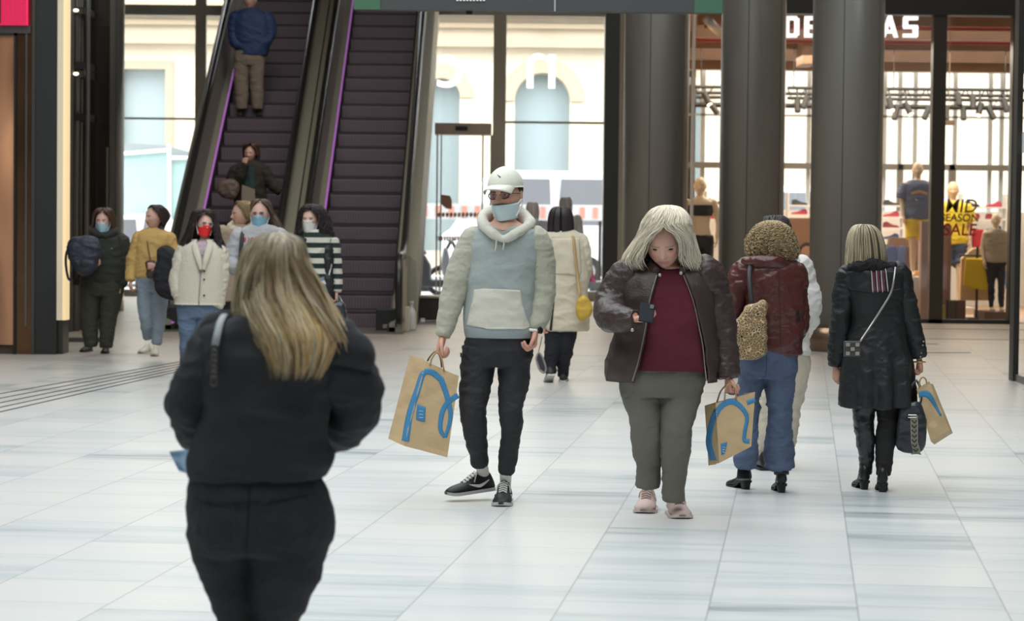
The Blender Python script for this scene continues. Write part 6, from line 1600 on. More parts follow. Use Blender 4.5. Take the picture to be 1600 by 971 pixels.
# ------------------------------------------------------------------ person in white jacket
def person_white():
    F = Fig('person', 16.0, (1207, 735), 'dark-haired person in white jacket and cream trousers, mostly hidden behind the curly-haired woman'); e = F.e
    torso = [(396, 1212, 20, 18), (403, 1211, 36, 24), (414, 1210, 46, 28), (450, 1212, 44, 32), (500, 1216, 42, 32), (540, 1219, 44, 32), (554, 1220, 44, 30)]
    armR = [(1250, 420, 0, 16), (1261, 450, 0, 14.5), (1266, 480, .0, 14), (1262, 505, .1, 12), (1254, 520, .2, 10)]
    armL = [(1170, 420, 0, 15), (1165, 460, 0, 14), (1170, 500, .1, 12), (1180, 512, .2, 10)]
    legL = [(1203, 570, 0, 22), (1198, 620, 0, 17), (1195, 670, 0, 13), (1196, 712, .03, 11)]
    legR = [(1243, 560, 0, 23), (1240, 600, 0, 18), (1234, 650, .03, 14), (1228, 705, .1, 11)]
    hip = [(540, 1220, 42, 28), (560, 1221, 44, 29), (585, 1220, 38, 24)]
    hd = Head(F, 1213, 342, 396, .02, yaw=190)
    hR = hand_mb(F, F.W(1254, 520, .2), (-.4, 1, -.2), (-.5, 0, 0), 1, L=.16)
    hL = hand_mb(F, F.W(1180, 512, .2), (.4, 1, -.2), (.5, 0, 0), -1, L=.16)
    body(F, hd, torso, [armL, armR], [legL, legR], SKIN, (hR, hL), neck=[(1213, 380, .02, 13), (1212, 402, .01, 15)], extra=loft(F, hip, n=20, sc=.85), voxel=.013)
    M_w = cloth('white_jacket', s2l(222, 218, 212), .8)
    solid('jacket_body', loft(F, torso, n=44, steps=6, wr=.02), M_w, e, voxel=.008, smooth=2, folds=fold(1.1, .8))
    for a, sd in ((armL, 5), (armR, 6)): solid('jacket_sleeve', limb(F, a, cx=torso[3][1], n=26, steps=10, wr=.10, wf=(17, 1.2), seed=sd, sc=1.05), M_w, e, voxel=.008, smooth=2, folds=fold(1.2))
    tr = merge(loft(F, hip, n=30), limb(F, legL, n=22, steps=8, wr=.04), limb(F, legR, n=22, steps=8, wr=.04, seed=3))
    solid('trousers', tr, cloth('cream_trousers', s2l(200, 190, 172)), e, voxel=.008, smooth=2, folds=fold(1.0))
    sm = (mat('boot_black', (), 0), mat('boot_sole', (), 0), None)
    g = G(1198, 736); shoe(F, g, 100, 'sneaker', sm, e, L=.28); g = G(1226, 727); shoe(F, g, 85, 'sneaker', sm, e, L=.28)
    hair(F, [(338, 1212, 6, 6), (341, 1212, 16, 15), (350, 1212, 22, 21), (362, 1213, 23, 22), (378, 1213, 21, 18), (388, 1213, 15, 12)], M_hair, e, [s2l(38, 36, 36), s2l(66, 62, 60)], n=450, r=1.1, tip=(.6, 1), seed=6, gap=[(338, 0, 180), (352, 30, 180), (388, 60, 180)], wave=(6, 10), jit=.08)
# ------------------------------------------------------------------ woman in long black coat
def woman_trench():
    F = Fig('person', 14.85, (1365, 768), 'woman from behind in long black coat with striped yoke and tall boots'); e = F.e
    torso = [(412, 1362, 24, 20), (418, 1362, 42, 26), (427, 1364, 49, 30), (450, 1366, 46, 32), (480, 1370, 42, 31), (505, 1371, 40, 30), (520, 1371, 44, 32), (560, 1371, 52, 38), (600, 1371, 56, 42), (635, 1371, 56, 43)]
    armL = [(1325, 430, 0, 16), (1317, 465, 0, 15), (1314, 500, 0, 14), (1309, 540, .02, 13.5), (1307, 571, .03, 10.5)]
    armR = [(1404, 430, 0, 16.5), (1414, 465, 0, 15), (1421, 500, 0, 14), (1429, 530, .02, 13), (1435, 557, .03, 10.5)]
    legL = [(1352, 620, 0, 19), (1350, 650, 0, 16), (1352, 690, .0, 13), (1354, 712, .03, 10.5), (1352, 740, .04, 9.5)]
    legR = [(1389, 620, 0, 19), (1387, 650, 0, 16), (1384, 690, 0, 14.5), (1382, 715, 0, 12), (1380, 742, 0, 10)]
    hd = Head(F, 1353, 355, 412, .02, yaw=178)
    hL = hand_mb(F, F.W(1307, 573, .03), (0, .1, -1), (.7, .3, 0), -1, L=.165, curl=(30, 40, 30)); hR = hand_mb(F, F.W(1436, 560, .03), (.2, .1, -1), (-.7, .1, 0), 1, L=.165, curl=(55, 70, 45))
    body(F, hd, torso, [armL, armR], [legL, legR], SKIN, (hL, hR), neck=[(1354, 395, .02, 14), (1358, 415, .01, 16)])
    M_c = mat('black_coat', s2l(36, 37, 38), .48, bump=.25, bscale=70, spec=.4)
    cb = solid('coat_body', loft(F, torso, n=72, steps=6, pleat=(512, .11, 9)), M_c, e, voxel=.006, smooth=2, folds=fold(.9, .7))
    for a, sd in ((armL, 5), (armR, 6)):
        s_ = solid('coat_sleeve', limb(F, a, cx=torso[3][1], n=28, steps=10, wr=.05, wf=(15, 1.2), seed=sd), M_c, e, voxel=.006, smooth=2, folds=fold(.9))
        q = a[-1]; solid('sleeve_cuff_strap', limb(F, [(q[0], q[1]-9, q[2], q[3]+2.4), (q[0], q[1]-3, q[2], q[3]+2.2)], n=24, steps=3), M_c, s_, voxel=.005, smooth=0)
    for k in range(5): MB().ell(F.W(1443-k*1.2, 534+k*6, -.02), .005, .005, .005, nu=8, nv=6).build('metal_eyelet', mat('nickel', (), 0), cb)
    yoke = drape(F, 'leather_yoke', [(1319, 425), (1340, 420), (1362, 421), (1395, 424), (1404, 430), (1404, 452), (1380, 455), (1350, 456), (1322, 452)], [cb], mat('yoke_leather', s2l(44, 45, 47), .3, spec=.4), cb, off=.004, th=.004, cell=4)
    solid('belt', loft(F, [(499, 1371, 43, 32), (506, 1371, 42.5, 32), (514, 1371, 44, 33)], n=44, steps=3), M_c, cb, voxel=.006, smooth=1)
    solid('coat_collar', limb(F, [(1322, 423, 0, 5), (1338, 418, -.07, 7), (1362, 415, -.10, 8), (1386, 417, -.06, 7), (1402, 424, 0, 5)], n=16, steps=6), mat('fur_collar', s2l(28, 26, 28), .95, bump=1, bscale=150), cb, voxel=.006, smooth=1, folds=fold(1.4, 2))
    bpy.context.view_layer.update()
    M_s1 = mat('stripe_burgundy', s2l(92, 46, 56), .7); M_s2 = mat('stripe_white', s2l(196, 190, 190), .7)
    for i in range(3):
        x = 1357.5+i*7.5; drape(F, 'burgundy_stripe', [(x-2+0, 414), (x+4, 414), (x+6, 455), (x-.5, 456)], [cb, yoke], M_s1, yoke, off=.007, th=.002, cell=4)
        drape(F, 'white_stripe', ribbon([(x-1.4, 414), (x+1.2, 456)], 1.5), [cb, yoke], M_s2, yoke, off=.0095, th=.001, cell=4)
    drape(F, 'white_stripe', ribbon([(1378.5, 414), (1382.5, 455)], 1.5), [cb, yoke], M_s2, yoke, off=.0095, th=.001, cell=4)
    M_b = mat('boot_leather_shiny', s2l(38, 40, 42), .25, spec=.6)
    solid('tall_boot_shaft', limb(F, legL, n=26, steps=8, wr=.04, wf=(16, 1.3)), M_b, e, voxel=.006, smooth=2, folds=fold(.6)); solid('tall_boot_shaft', limb(F, legR, n=26, steps=8, wr=.03, wf=(16, 1.3)), mat('boot_suede', s2l(36, 34, 35), .8), e, voxel=.006, smooth=2, folds=fold(.7))
    sm = (mat('boot_black', (), 0), mat('boot_sole', (), 0), None)
    g = G(1352, 766); shoe(F, g, 95, 'boot', sm, e, L=.25, name='boot_foot'); g = G(1379, 770); shoe(F, g, 84, 'boot', sm, e, L=.25, name='boot_foot')
    hs = [(351, 1350, 5, 6), (354, 1350, 16, 17), (363, 1351, 24, 25), (378, 1352, 29, 29), (395, 1353, 31, 30), (408, 1353, 32, 29), (420, 1351, 31, 27, -.01)]
    hair(F, hs, M_hair, e, [s2l(112, 98, 78), s2l(160, 146, 120), s2l(196, 182, 156), s2l(126, 110, 86)], n=2400, r=.6, tip=(.9, 1.0), jit=.04, wave=(2, 5), seed=12, steps=7, clump=110, basecol=np.array(s2l(92, 84, 70)))
    # crossbody pouch and chain strap
    Fp = Fig('crossbody_pouch', 14.55, (1332, 545), 'small dark and silver pouch on a chain across the black coat', 'bag')
    a = Fp.W(1319, 533, 0); b = Fp.W(1345, 558, 0)
    MB().box(a.x, b.x, a.y-.02, a.y+.03, b.z, a.z).build('pouch', mat('pouch_dark', s2l(66, 64, 62), .45), Fp.e, bevel=.008)
    pt = MB()
    for i in range(3):
        for j_ in range(3):
            if (i+j_) % 2 == 0: x = a.x+.008+i*.027; z = b.z+.01+j_*.025; pt.box(x, x+.022, a.y-.024, a.y-.02, z, z+.02)
    pt.build('silver_check', mat('silver_fabric', s2l(158, 154, 146), .4, .2), Fp.e)
    st = smooth_pts([F.W(1399, 418, -.09), F.W(1397, 435, -.135), F.W(1392, 458, -.145), F.W(1376, 485, -.15), F.W(1360, 510, -.16), F.W(1344, 534, -.25)])
    MB().tube(st, .006, 8).build('chain_strap', mat('silver_chain', s2l(176, 172, 164), .35, .6), Fp.e, smooth=True)
    MB().tube([F.W(1437, 566, .03)+Vector((.034*math.cos(t), .03*math.sin(t), 0)) for t in np.linspace(0, 2*PI, 21)], .004, 6, cap=False).build('bracelet', mat('gold_metal', s2l(200, 170, 110), .3, .8), e)
    # black handbag with patterned webbing
    Fh = Fig('handbag', 14.8, (1424, 708), 'black leather handbag with grey patterned webbing strap beside the long-coated woman', 'bag')
    pr = [(1408, 632), (1436, 630), (1445, 650), (1446, 672), (1440, 704), (1404, 702), (1402, 668)]
    pp = [tuple(q) for q in cr(pr+[pr[0]], 4)[:-1]]; n = len(pp); V = []
    for s_, y_ in ((.85, -.07), (1, -.05), (1, .05), (.85, .07)):
        for a_, b_ in pp: V.append(Fh.W(1424+(a_-1424)*s_, 668+(b_-668)*s_, y_))
    bs = MB(); bs.add(V, [(j*n+i, j*n+(i+1) % n, (j+1)*n+(i+1) % n, (j+1)*n+i) for j in range(3) for i in range(n)]+[tuple(range(n-1, -1, -1)), tuple(range(3*n, 4*n))])
    hb = solid('bag_body', bs, mat('handbag_black', s2l(44, 48, 54), .3, spec=.6), Fh.e, voxel=.006, smooth=3, folds=fold(.5))
    for y_ in (-.04, .04): MB().tube(smooth_pts([Fh.W(1412, 636, y_), Fh.W(1418, 616, y_), Fh.W(1432, 595, y_*.4), Fh.W(1440, 618, y_), Fh.W(1436, 638, y_)]), .008, 8).build('handle', mat('handbag_black', (), 0), Fh.e, smooth=True)
    wb = drape(Fh, 'patterned_strap', [(1419, 648), (1431, 648), (1431, 690), (1438, 711), (1425, 711), (1420, 690)], [hb], mat('webbing_grey', s2l(150, 144, 128), .8), hb, off=.006, th=.004, cell=3)
    bpy.context.view_layer.update(); bw_ = bvh_of([hb, wb])
    for i in range(7):
        y = 655+i*7.5; x = 1421+(max(0, y-690)*.25); drape(Fh, 'strap_pattern', ribbon([(x, y), (x+4, y+4), (x+7.5, y)], 1.8), [hb], mat('webbing_dark', s2l(52, 50, 48), .8), wb, off=.0085, th=.001, cell=3, bvh=bw_)
    MB().tube([Fh.W(1419, 649, -.085), Fh.W(1432, 649, -.085)], .004, 6).tube([Fh.W(1419, 653, -.085), Fh.W(1432, 653, -.085)], .003, 6).build('buckle', mat('nickel', (), 0), hb)
    paper_bag('shopping_bag', 'brown paper bag with blue stripe at the right hand of the long-coated woman', 14.75, [(1432, 608), (1452, 596), (1483, 672), (1454, 690)], (6, 5), .14, [([(1436, 617), (1448, 616), (1458, 628), (1470, 650)], (9, 10, 6, 3))],
        handles=([(1436, 606, 0), (1437, 596, 0), (1441, 590, .0), (1446, 592, 0), (1448, 599, 0)],), seed=8)
# ------------------------------------------------------------------ woman in beige coat
def woman_beige():
    F = Fig('person', 24.0, (868, 597), 'dark-haired woman from behind in beige coat walking behind the capped man'); e = F.e
    torso = [(360, 880, 14, 12), (366, 880, 26, 17), (374, 881, 32, 20), (400, 884, 33, 22), (430, 886, 32, 22), (470, 886, 32, 22), (500, 886, 33, 22), (516, 886, 33, 21)]
    armR = [(908, 380, 0, 11), (914, 410, .0, 10), (912, 435, .08, 9), (905, 448, .16, 8)]
    armL = [(854, 380, 0, 10), (850, 410, .0, 10), (850, 440, .0, 9), (848, 470, .0, 7.5), (847, 500, -.02, 6.5)]
    legL = [(868, 515, 0, 15), (864, 545, 0, 12), (860, 570, -.02, 9), (861, 583, -.03, 8)]
    legR = [(886, 515, 0, 15), (884, 545, 0, 11.5), (880, 570, .05, 9), (879, 588, .08, 8)]
    hd = Head(F, 876, 327, 363, .01, yaw=180)
    hR = hand_mb(F, F.W(905, 448, .16), (0, 1, 0), (-1, 0, 0), 1, L=.165); hL = hand_mb(F, F.W(847, 502, -.02), (0, 0, -1), (1, 0, 0), 1, L=.165)
    body(F, hd, torso, [armL, armR], [legL, legR], SKIN, (hL, hR), neck=[(877, 350, .01, 9), (878, 364, .01, 10)], voxel=.014)
    M_c = cloth('beige_coat', s2l(206, 194, 172), .85)
    cb = solid('coat_body', loft(F, torso, n=44, steps=6, wr=.012), M_c, e, voxel=.01, smooth=2, folds=fold(1.0, .6))
    for a, sd in ((armL, 5), (armR, 6)): solid('coat_sleeve', limb(F, a, cx=torso[3][1], n=22, steps=8, wr=.05, seed=sd), M_c, e, voxel=.01, smooth=2, folds=fold(1))
    drape(F, 'back_flap', [(862, 372), (905, 372), (908, 425), (905, 430), (864, 427)], [cb], M_c, cb, off=.008, th=.006, cell=5)
    drape(F, 'back_vent', [(864, 470), (866, 470), (862, 517), (858, 515)], [cb], mat('slit_dark', (), 0), cb, off=.004, th=.001)
    tr = merge(limb(F, legL, n=20, steps=8), limb(F, legR, n=20, steps=8)); solid('trousers', tr, cloth('trousers_navy_black', s2l(28, 28, 34)), e, voxel=.01, smooth=2, folds=fold(1))
    sm = (mat('sneaker_dark', s2l(48, 46, 48), .6), mat('sole_white', s2l(205, 203, 198), .6), None)
    g = G(861, 599); shoe(F, Vector((g.x, g.y, .07)), 100, 'sneaker', sm, e, L=.25, pitch=28); g = G(879, 597); shoe(F, g, 85, 'sneaker', sm, e, L=.25)
    hair(F, [(323, 876, 4, 4), (326, 876, 13, 12), (335, 876, 18, 17), (350, 876, 20, 18), (360, 876, 20, 17), (367, 876, 19, 14)], M_hair, e, [s2l(40, 34, 36), s2l(58, 50, 52)], n=600, r=.8, tip=(.93, 1), seed=2, wave=(1, 3), jit=.04, clump=60)
    Fb = Fig('shoulder_bag', 23.75, (913, 500), 'yellow shoulder bag hanging on the beige coat', 'bag')
    pr = [(903, 470), (912, 462), (919, 468), (925, 482), (920, 495), (909, 502), (901, 492)]; pp = [tuple(q) for q in cr(pr+[pr[0]], 4)[:-1]]; n = len(pp); V = []
    for s_, y_ in ((.8, -.05), (1, -.03), (1, .03), (.8, .05)):
        for a_, b_ in pp: V.append(Fb.W(912+(a_-912)*s_, 482+(b_-482)*s_, y_))
    bs = MB(); bs.add(V, [(j*n+i, j*n+(i+1) % n, (j+1)*n+(i+1) % n, (j+1)*n+i) for j in range(3) for i in range(n)]+[tuple(range(n-1, -1, -1)), tuple(range(3*n, 4*n))])
    M_y = mat('yellow_leather', s2l(196, 160, 60), .5); solid('bag_body', bs, M_y, Fb.e, voxel=.009, smooth=3, folds=fold(.8))
    MB().tube(smooth_pts([F.W(893, 370, -.07), F.W(896, 372, -.13), F.W(899, 400, -.16), F.W(903, 435, -.17), F.W(907, 466, -.25)]), .013, 8, flat=.5).build('strap', mat('tan_strap', s2l(176, 144, 92), .6), Fb.e, smooth=True)
    MB().tube([F.W(923, 418, .1), F.W(925, 440, .1)], .02, 8).tube([F.W(925, 436, .1), F.W(930, 441, .1)], .014, 8).build('pink_scarf_end', mat('pink_cloth', s2l(206, 80, 130), .8), e)
    Fo = Fig('sunglasses_case', 23.8, (846, 570), 'narrow dark looped pouch with pale rim dangling by the beige-coated woman\'s hand', 'pouch')
    MB().tube(smooth_pts([Fo.W(840, 553, 0), Fo.W(838, 562, 0), Fo.W(843, 578, 0), Fo.W(850, 583, 0), Fo.W(853, 576, 0), Fo.W(848, 560, 0), Fo.W(843, 552, 0), Fo.W(840, 553, 0)]), .009, 8).build('rim', mat('pale_rim', s2l(140, 138, 138), .4), Fo.e, smooth=True)
    MB().prism([(840, 554), (839, 562), (844, 577), (850, 582), (852, 576), (847, 560), (843, 553)], lambda a, b, t: Fo.W(a, b, t), -.006, .006).build('pouch', mat('dark_pouch', s2l(50, 48, 52), .5), Fo.e)
    MB().tube([Fo.W(841, 553, 0), F.W(847, 526, -.02)], .004, 6).build('cord', M_blk, Fo.e)
# ------------------------------------------------------------------ the group walking in on the left
def walker(D, base, label, skin, head, torso, arms, legs, hip, hands, shoes, trouser, shoecol, name='person', cat='person', top=None, topname='top', sleeves=None, voxel=.013, neck=None, face=True, sole=None, wr=.04, bodyk=.84, lips=None):
    F = Fig(name, D, base, label, cat); e = F.e
    hd = Head(F, *head[0], **head[1])
    hs = [hand_mb(F, F.W(*h[0]), *h[1:4], L=h[4] if len(h) > 4 else .165, curl=h[5] if len(h) > 5 else (40, 50, 35)) for h in hands]
    cx, ch = head[0][0], head[0][2]; hh = ch-head[0][1]
    neck = neck or [(cx, ch-hh*.3, .02, hh*.20), (cx, ch+hh*.02, .02, hh*.21), (cx, ch+hh*.22, .01, hh*.27)]
    body(F, hd, torso, arms, legs, skin, hs, neck=neck, extra=loft(F, hip, n=20, sc=.85), voxel=voxel, k=bodyk, lips=lips)
    if face: hd.eyes(e)
    if top is not None:
        solid(topname, loft(F, torso, n=44, steps=6, wr=.015), top, e, voxel=.009, smooth=2, folds=fold(.9, .8))
    if sleeves is not None:
        for k, a in enumerate(arms): solid('sleeve', limb(F, a, cx=torso[3][1], n=24, steps=9, wr=wr, wf=(20, 1.2), seed=k+1, sc=1.03), sleeves, e, voxel=.009, smooth=2, folds=fold(1.0))
    if trouser is not None:
        tr = merge(loft(F, hip, n=30), *[limb(F, l, n=22, steps=8, wr=.035, wf=(15, 1.3), seed=k) for k, l in enumerate(legs)])
        solid('trousers', tr, trouser, e, voxel=.009, smooth=2, folds=fold(.9))
    for (g, ang, L) in shoes: shoe(F, g, ang, 'sneaker', (shoecol, sole or mat('sole_white', s2l(205, 203, 198), .6), None), e, L=L)
    return F, hd
def bag_blob(name, label, D, poly, depth, m, folds_=fold(1.2, .9), base=None, voxel=.009, cat='bag'):
    F = Fig(name, D, base or poly[0], label, cat)
    cx = sum(p[0] for p in poly)/len(poly); cy = sum(p[1] for p in poly)/len(poly)
    pp = [tuple(q) for q in cr(poly+[poly[0]], 4)[:-1]]; n = len(pp); V = []
    lay = ((.72, -.5), (.93, -.36), (1, -.12), (1, .12), (.93, .36), (.72, .5))
    for s_, y_ in lay:
        for a, b in pp: V.append(F.W(cx+(a-cx)*s_, cy+(b-cy)*s_, y_*depth))
    bs = MB(); k = len(lay); bs.add(V, [(j*n+i, j*n+(i+1) % n, (j+1)*n+(i+1) % n, (j+1)*n+i) for j in range(k-1) for i in range(n)]+[tuple(range(n-1, -1, -1)), tuple(range((k-1)*n, k*n))])
    o = solid('bag_body', bs, m, F.e, voxel=voxel, smooth=3, folds=folds_)
    return F, o
M_maskb = mat('mask_pale_blue2', s2l(176, 208, 218), .8)
SK2 = np.array(s2l(208, 166, 148)); SK3 = np.array(s2l(214, 174, 158))
def girl_dark_tracksuit():
    torso = [(364, 161, 12, 12), (370, 161, 24, 15), (380, 162, 32, 18), (400, 163, 34, 20), (425, 162, 34, 21), (440, 161, 34, 21)]
    arms = [[(190, 380, 0, 12), (194, 405, 0, 10.5), (193, 430, 0, 9), (188, 446, -.04, 7)], [(133, 382, 0, 11), (124, 404, 0, 10), (128, 418, -.14, 8.5), (142, 414, -.24, 7)]]
    legs = [[(143, 450, 0, 17), (140, 485, 0, 14), (140, 510, 0, 12), (142, 535, .0, 9.5), (142, 541, 0, 8)], [(176, 450, 0, 17), (171, 485, 0, 14), (168, 510, 0, 11.5), (166, 537, 0, 9), (166, 543, 0, 8)]]
    hip = [(432, 160, 33, 20), (448, 159, 34, 20), (462, 158, 31, 18)]
    M = cloth('dark_green_black', s2l(42, 44, 40)); M_t = cloth('dark_olive_sweatpants', s2l(52, 54, 42))
    F, hd = walker(27.4, (156, 552), 'girl in dark hoodie and sweatpants with pale mask, walking at the far left', SK2, ((161, 329, 363), dict(yaw=-6, dy=0)), torso, arms, legs, hip,
        [((188, 447, -.04), (-.05, -.1, -1), (-.8, 0, 0), 1), ((142, 414, -.24), (1, 0, .2), (0, .5, .5), 1)], [(G(141, 549), -100, .26), (G(166, 551), -85, .26)], M_t, mat('sneaker_black', (), 0), top=M, topname='hoodie', sleeves=M, sole=mat('sole_dark', s2l(60, 60, 62), .6))
    hd.mask(F.e, M_maskb, z0=-.08, z1=-.52); solid('hood', limb(F, [(161, 370, -.11, 5), (147, 364, -.05, 7), (146, 357, .06, 7), (161, 355, .12, 8), (176, 357, .06, 7), (176, 364, -.05, 7), (161, 371, -.11, 5)], n=16, steps=5), M, F.e, voxel=.01, smooth=2)
    hair(F, [(325, 162, 4, 5), (328, 162, 12, 13), (335, 162, 16, 16), (348, 162, 18, 17), (362, 162, 20, 16), (372, 160, 21, 14), (380, 156, 22, 13)], M_hair, F.e, [s2l(58, 40, 34), s2l(92, 62, 50)], n=420, r=.8, gap=[(325, 0), (329, 10, -4), (334, 42, -6), (345, 56, -6), (380, 70, -4)], tip=(.7, 1), wave=(4, 8), seed=21, jit=.07)
    drape(F, 'chest_logo', swoosh(181, 386, 10, 3, rot=-.4), [o for o in F.e.children if o.name.startswith('hoodie')], mat('logo_white', (), 0), F.e, off=.006, th=.001, cell=2)
    Fb, o = bag_blob('backpack', 'navy and black backpack carried in front by the girl in the dark hoodie', 27.05, [(112, 374), (130, 369), (148, 372), (155, 385), (154, 408), (146, 424), (132, 430), (120, 422), (110, 405), (106, 388)], .22, mat('navy_nylon', s2l(40, 44, 58), .6, bump=.3))
    MB().tube(smooth_pts([Fb.W(112, 380, 0), Fb.W(104, 395, -.02), Fb.W(103, 415, 0), Fb.W(107, 436, 0), Fb.W(112, 436, .02), Fb.W(112, 425, 0)]), .014, 8, flat=.5).tube(smooth_pts([Fb.W(116, 372, 0), Fb.W(107, 380, .05), Fb.W(108, 405, .05)]), .012, 8, flat=.5).build('hanging_strap', mat('black_strap', s2l(38, 38, 40), .6), Fb.e, smooth=True)
    MB().ell(Fb.W(132, 412, -.10), .07, .03, .06).build('front_pocket', mat('black_nylon', s2l(30, 30, 32), .6), o, smooth=True)
def girl_yellow():
    torso = [(358, 240, 10, 10), (362, 240, 20, 14), (370, 240, 27, 17), (390, 239, 27, 19), (415, 238, 26, 19), (434, 237, 25, 18)]
    arms = [[(217, 374, 0, 10), (210, 395, 0, 9), (206, 415, 0, 8.5), (204, 438, -.04, 6.5)], [(262, 374, 0, 11), (268, 392, 0, 10), (268, 410, -.06, 9), (256, 420, -.22, 7.5), (244, 416, -.3, 6)]]
    legs = [[(227, 440, 0, 14), (227, 475, 0, 11.5), (229, 505, -.03, 9), (231, 528, .05, 6.5)], [(249, 440, 0, 13), (249, 475, 0, 12), (248, 500, 0, 9.5), (244, 538, .0, 7)]]
    hip = [(428, 238, 24, 17), (442, 238, 25, 17), (456, 238, 22, 14)]
    M = cloth('mustard_jacket', s2l(198, 162, 98))
    F, hd = walker(27.1, (240, 558), 'girl in mustard yellow jacket and light jeans with dark hair tied back', SK2, ((241, 322, 358), dict(yaw=-48, dy=0)), torso, arms, legs, hip,
        [((204, 440, -.04), (0, -.1, -1), (.8, 0, 0), 1), ((244, 416, -.3), (-1, 0, 0), (0, 1, 0), 1)], [(G(233, 551), -105, .25), (G(244, 555), -88, .25)], cloth('light_blue_denim', s2l(138, 150, 162)), mat('cream_sneaker', s2l(214, 208, 194), .7), top=M, topname='jacket', sleeves=M)
    hair(F, [(320, 244, 3, 4), (322, 244, 10, 12), (328, 245, 14, 15), (338, 246, 15, 15), (348, 248, 12, 12), (356, 250, 8, 8)], M_hair, F.e, [s2l(40, 32, 30), s2l(64, 50, 46)], n=300, r=.8, gap=[(320, 0), (324, 20, -50), (330, 58, -50), (345, 78, -50), (356, 90, -50)], tip=(.75, 1), seed=22, jit=.04)
    hair(F, [(326, 256, 5, 5, .05), (338, 260, 6, 6, .06), (352, 254, 5, 5, .02), (370, 250, 3, 3, -.06)], M_hair, F.e, [s2l(40, 32, 30), s2l(64, 50, 46)], n=120, r=.8, tip=(.7, 1), seed=23, name='ponytail')
    MB().tube(smooth_pts([F.W(228, 364, -.10), F.W(231, 385, -.14), F.W(236, 412, -.16)]), .007, 8, flat=.5).build('crossbody_strap', mat('brown_strap', s2l(104, 76, 50), .6), F.e)
    bag_blob('crossbody_bag', 'small dark brown bag hanging on the mustard jacket', 26.85, [(229, 410), (241, 408), (243, 430), (230, 432)], .08, mat('dark_brown_leather', s2l(64, 46, 44), .5), base=(236, 432))
    bag_blob('folded_coat', 'black coat draped over the arm of the girl in the mustard jacket', 26.75, [(246, 392), (256, 385), (270, 388), (276, 400), (276, 430), (272, 462), (266, 467), (250, 460), (242, 448), (243, 420)], .16, cloth('black_wool', s2l(32, 32, 36)), base=(262, 467), cat='coat')
def girl_white():
    torso = [(378, 315, 14, 12), (384, 315, 26, 16), (395, 315, 32, 20), (420, 315, 34, 22), (450, 313, 35, 23), (470, 312, 34, 22)]
    jack = [(374, 316, 16, 13), (380, 316, 27, 18), (392, 316, 36, 22), (415, 316, 38, 25), (445, 314, 39, 26), (476, 312, 39, 26)]
    arms = [[(288, 396, 0, 12.5), (281, 420, 0, 12.5), (277, 442, 0, 12), (282, 466, -.05, 9)], [(343, 396, 0, 12), (345, 420, 0, 12), (342, 450, 0, 11.5), (338, 481, -.04, 9)]]
    legs = [[(296, 480, 0, 18), (295, 510, 0, 15), (294, 545, 0, 12), (294, 572, 0, 11)], [(325, 480, 0, 18), (322, 510, 0, 14.5), (320, 545, 0, 12), (318, 576, 0, 11)]]
    hip = [(466, 311, 32, 21), (482, 310, 33, 21), (496, 309, 30, 18)]
    M = mat('white_sherpa', s2l(216, 208, 190), .95, bump=1.0, bscale=110)
    F, hd = walker(25.4, (308, 578), 'girl in white fleece jacket with bright red mask and long dark hair', SK3, ((320, 332, 370), dict(yaw=22, roll=8, dy=0)), torso, arms, legs, hip,
        [((282, 468, -.05), (.4, -.2, -1), (.6, 0, .3), -1), ((338, 483, -.04), (-.1, -.2, -1), (-.8, 0, 0), 1)], [(G(294, 576), -95, .25), (G(318, 580), -85, .25)], cloth('mid_blue_denim', s2l(98, 116, 142)), mat('cream_sneaker', (), 0), top=cloth('lilac_print', s2l(176, 158, 164), var=.2, vscale=30), topname='blouse', sleeves=M, wr=.03)
    j = shell(F, jack, 'jacket_body', M, F.e, [(374, 309, 324), (392, 308, 330), (410, 311, 324), (425, 314, 319), (432, 315.5, 316.5), (476, 313, 314)], th=2.2, wr=.02, wf=(12, 3), n=64, steps=7)
    for y_ in (424, 437, 462): MB().ell(F.W(319, y_, -.18), .011, .006, .011, nu=10, nv=6).build('button', mat('button_dark', s2l(60, 56, 54), .4), j)
    for sx in (-1, 1): solid('collar_lapel', limb(F, [(316+sx*12, 378, -.03, 5), (316+sx*11, 388, -.12, 6), (316+sx*6, 405, -.175, 5), (316+sx*2, 422, -.185, 3)], n=14, steps=5, flat=.6), M, j, voxel=.009, smooth=1)
    hd.mask(F.e, mat('mask_red', s2l(228, 40, 42), .75), z0=-.04, z1=-.50); hd.glasses(F.e, mat('clear_frame', s2l(196, 190, 186), .3), r=.10, z=.02)
    C = [s2l(34, 28, 28), s2l(62, 48, 46)]
    hair(F, [(328, 317, 4, 5), (330, 317, 13, 14), (338, 318, 19, 18), (352, 318, 23, 19), (366, 317, 27, 18), (378, 316, 32, 17), (388, 316, 36, 15, -.02), (400, 316, 38, 12, -.04)], M_hair, F.e, C, n=800, r=.8, gap=[(328, 0), (332, 14, 14), (338, 42, 14), (350, 50, 12), (370, 44, 6), (400, 34, 0)], tip=(.7, 1), wave=(8, 16), seed=24, jit=.09, clump=60)
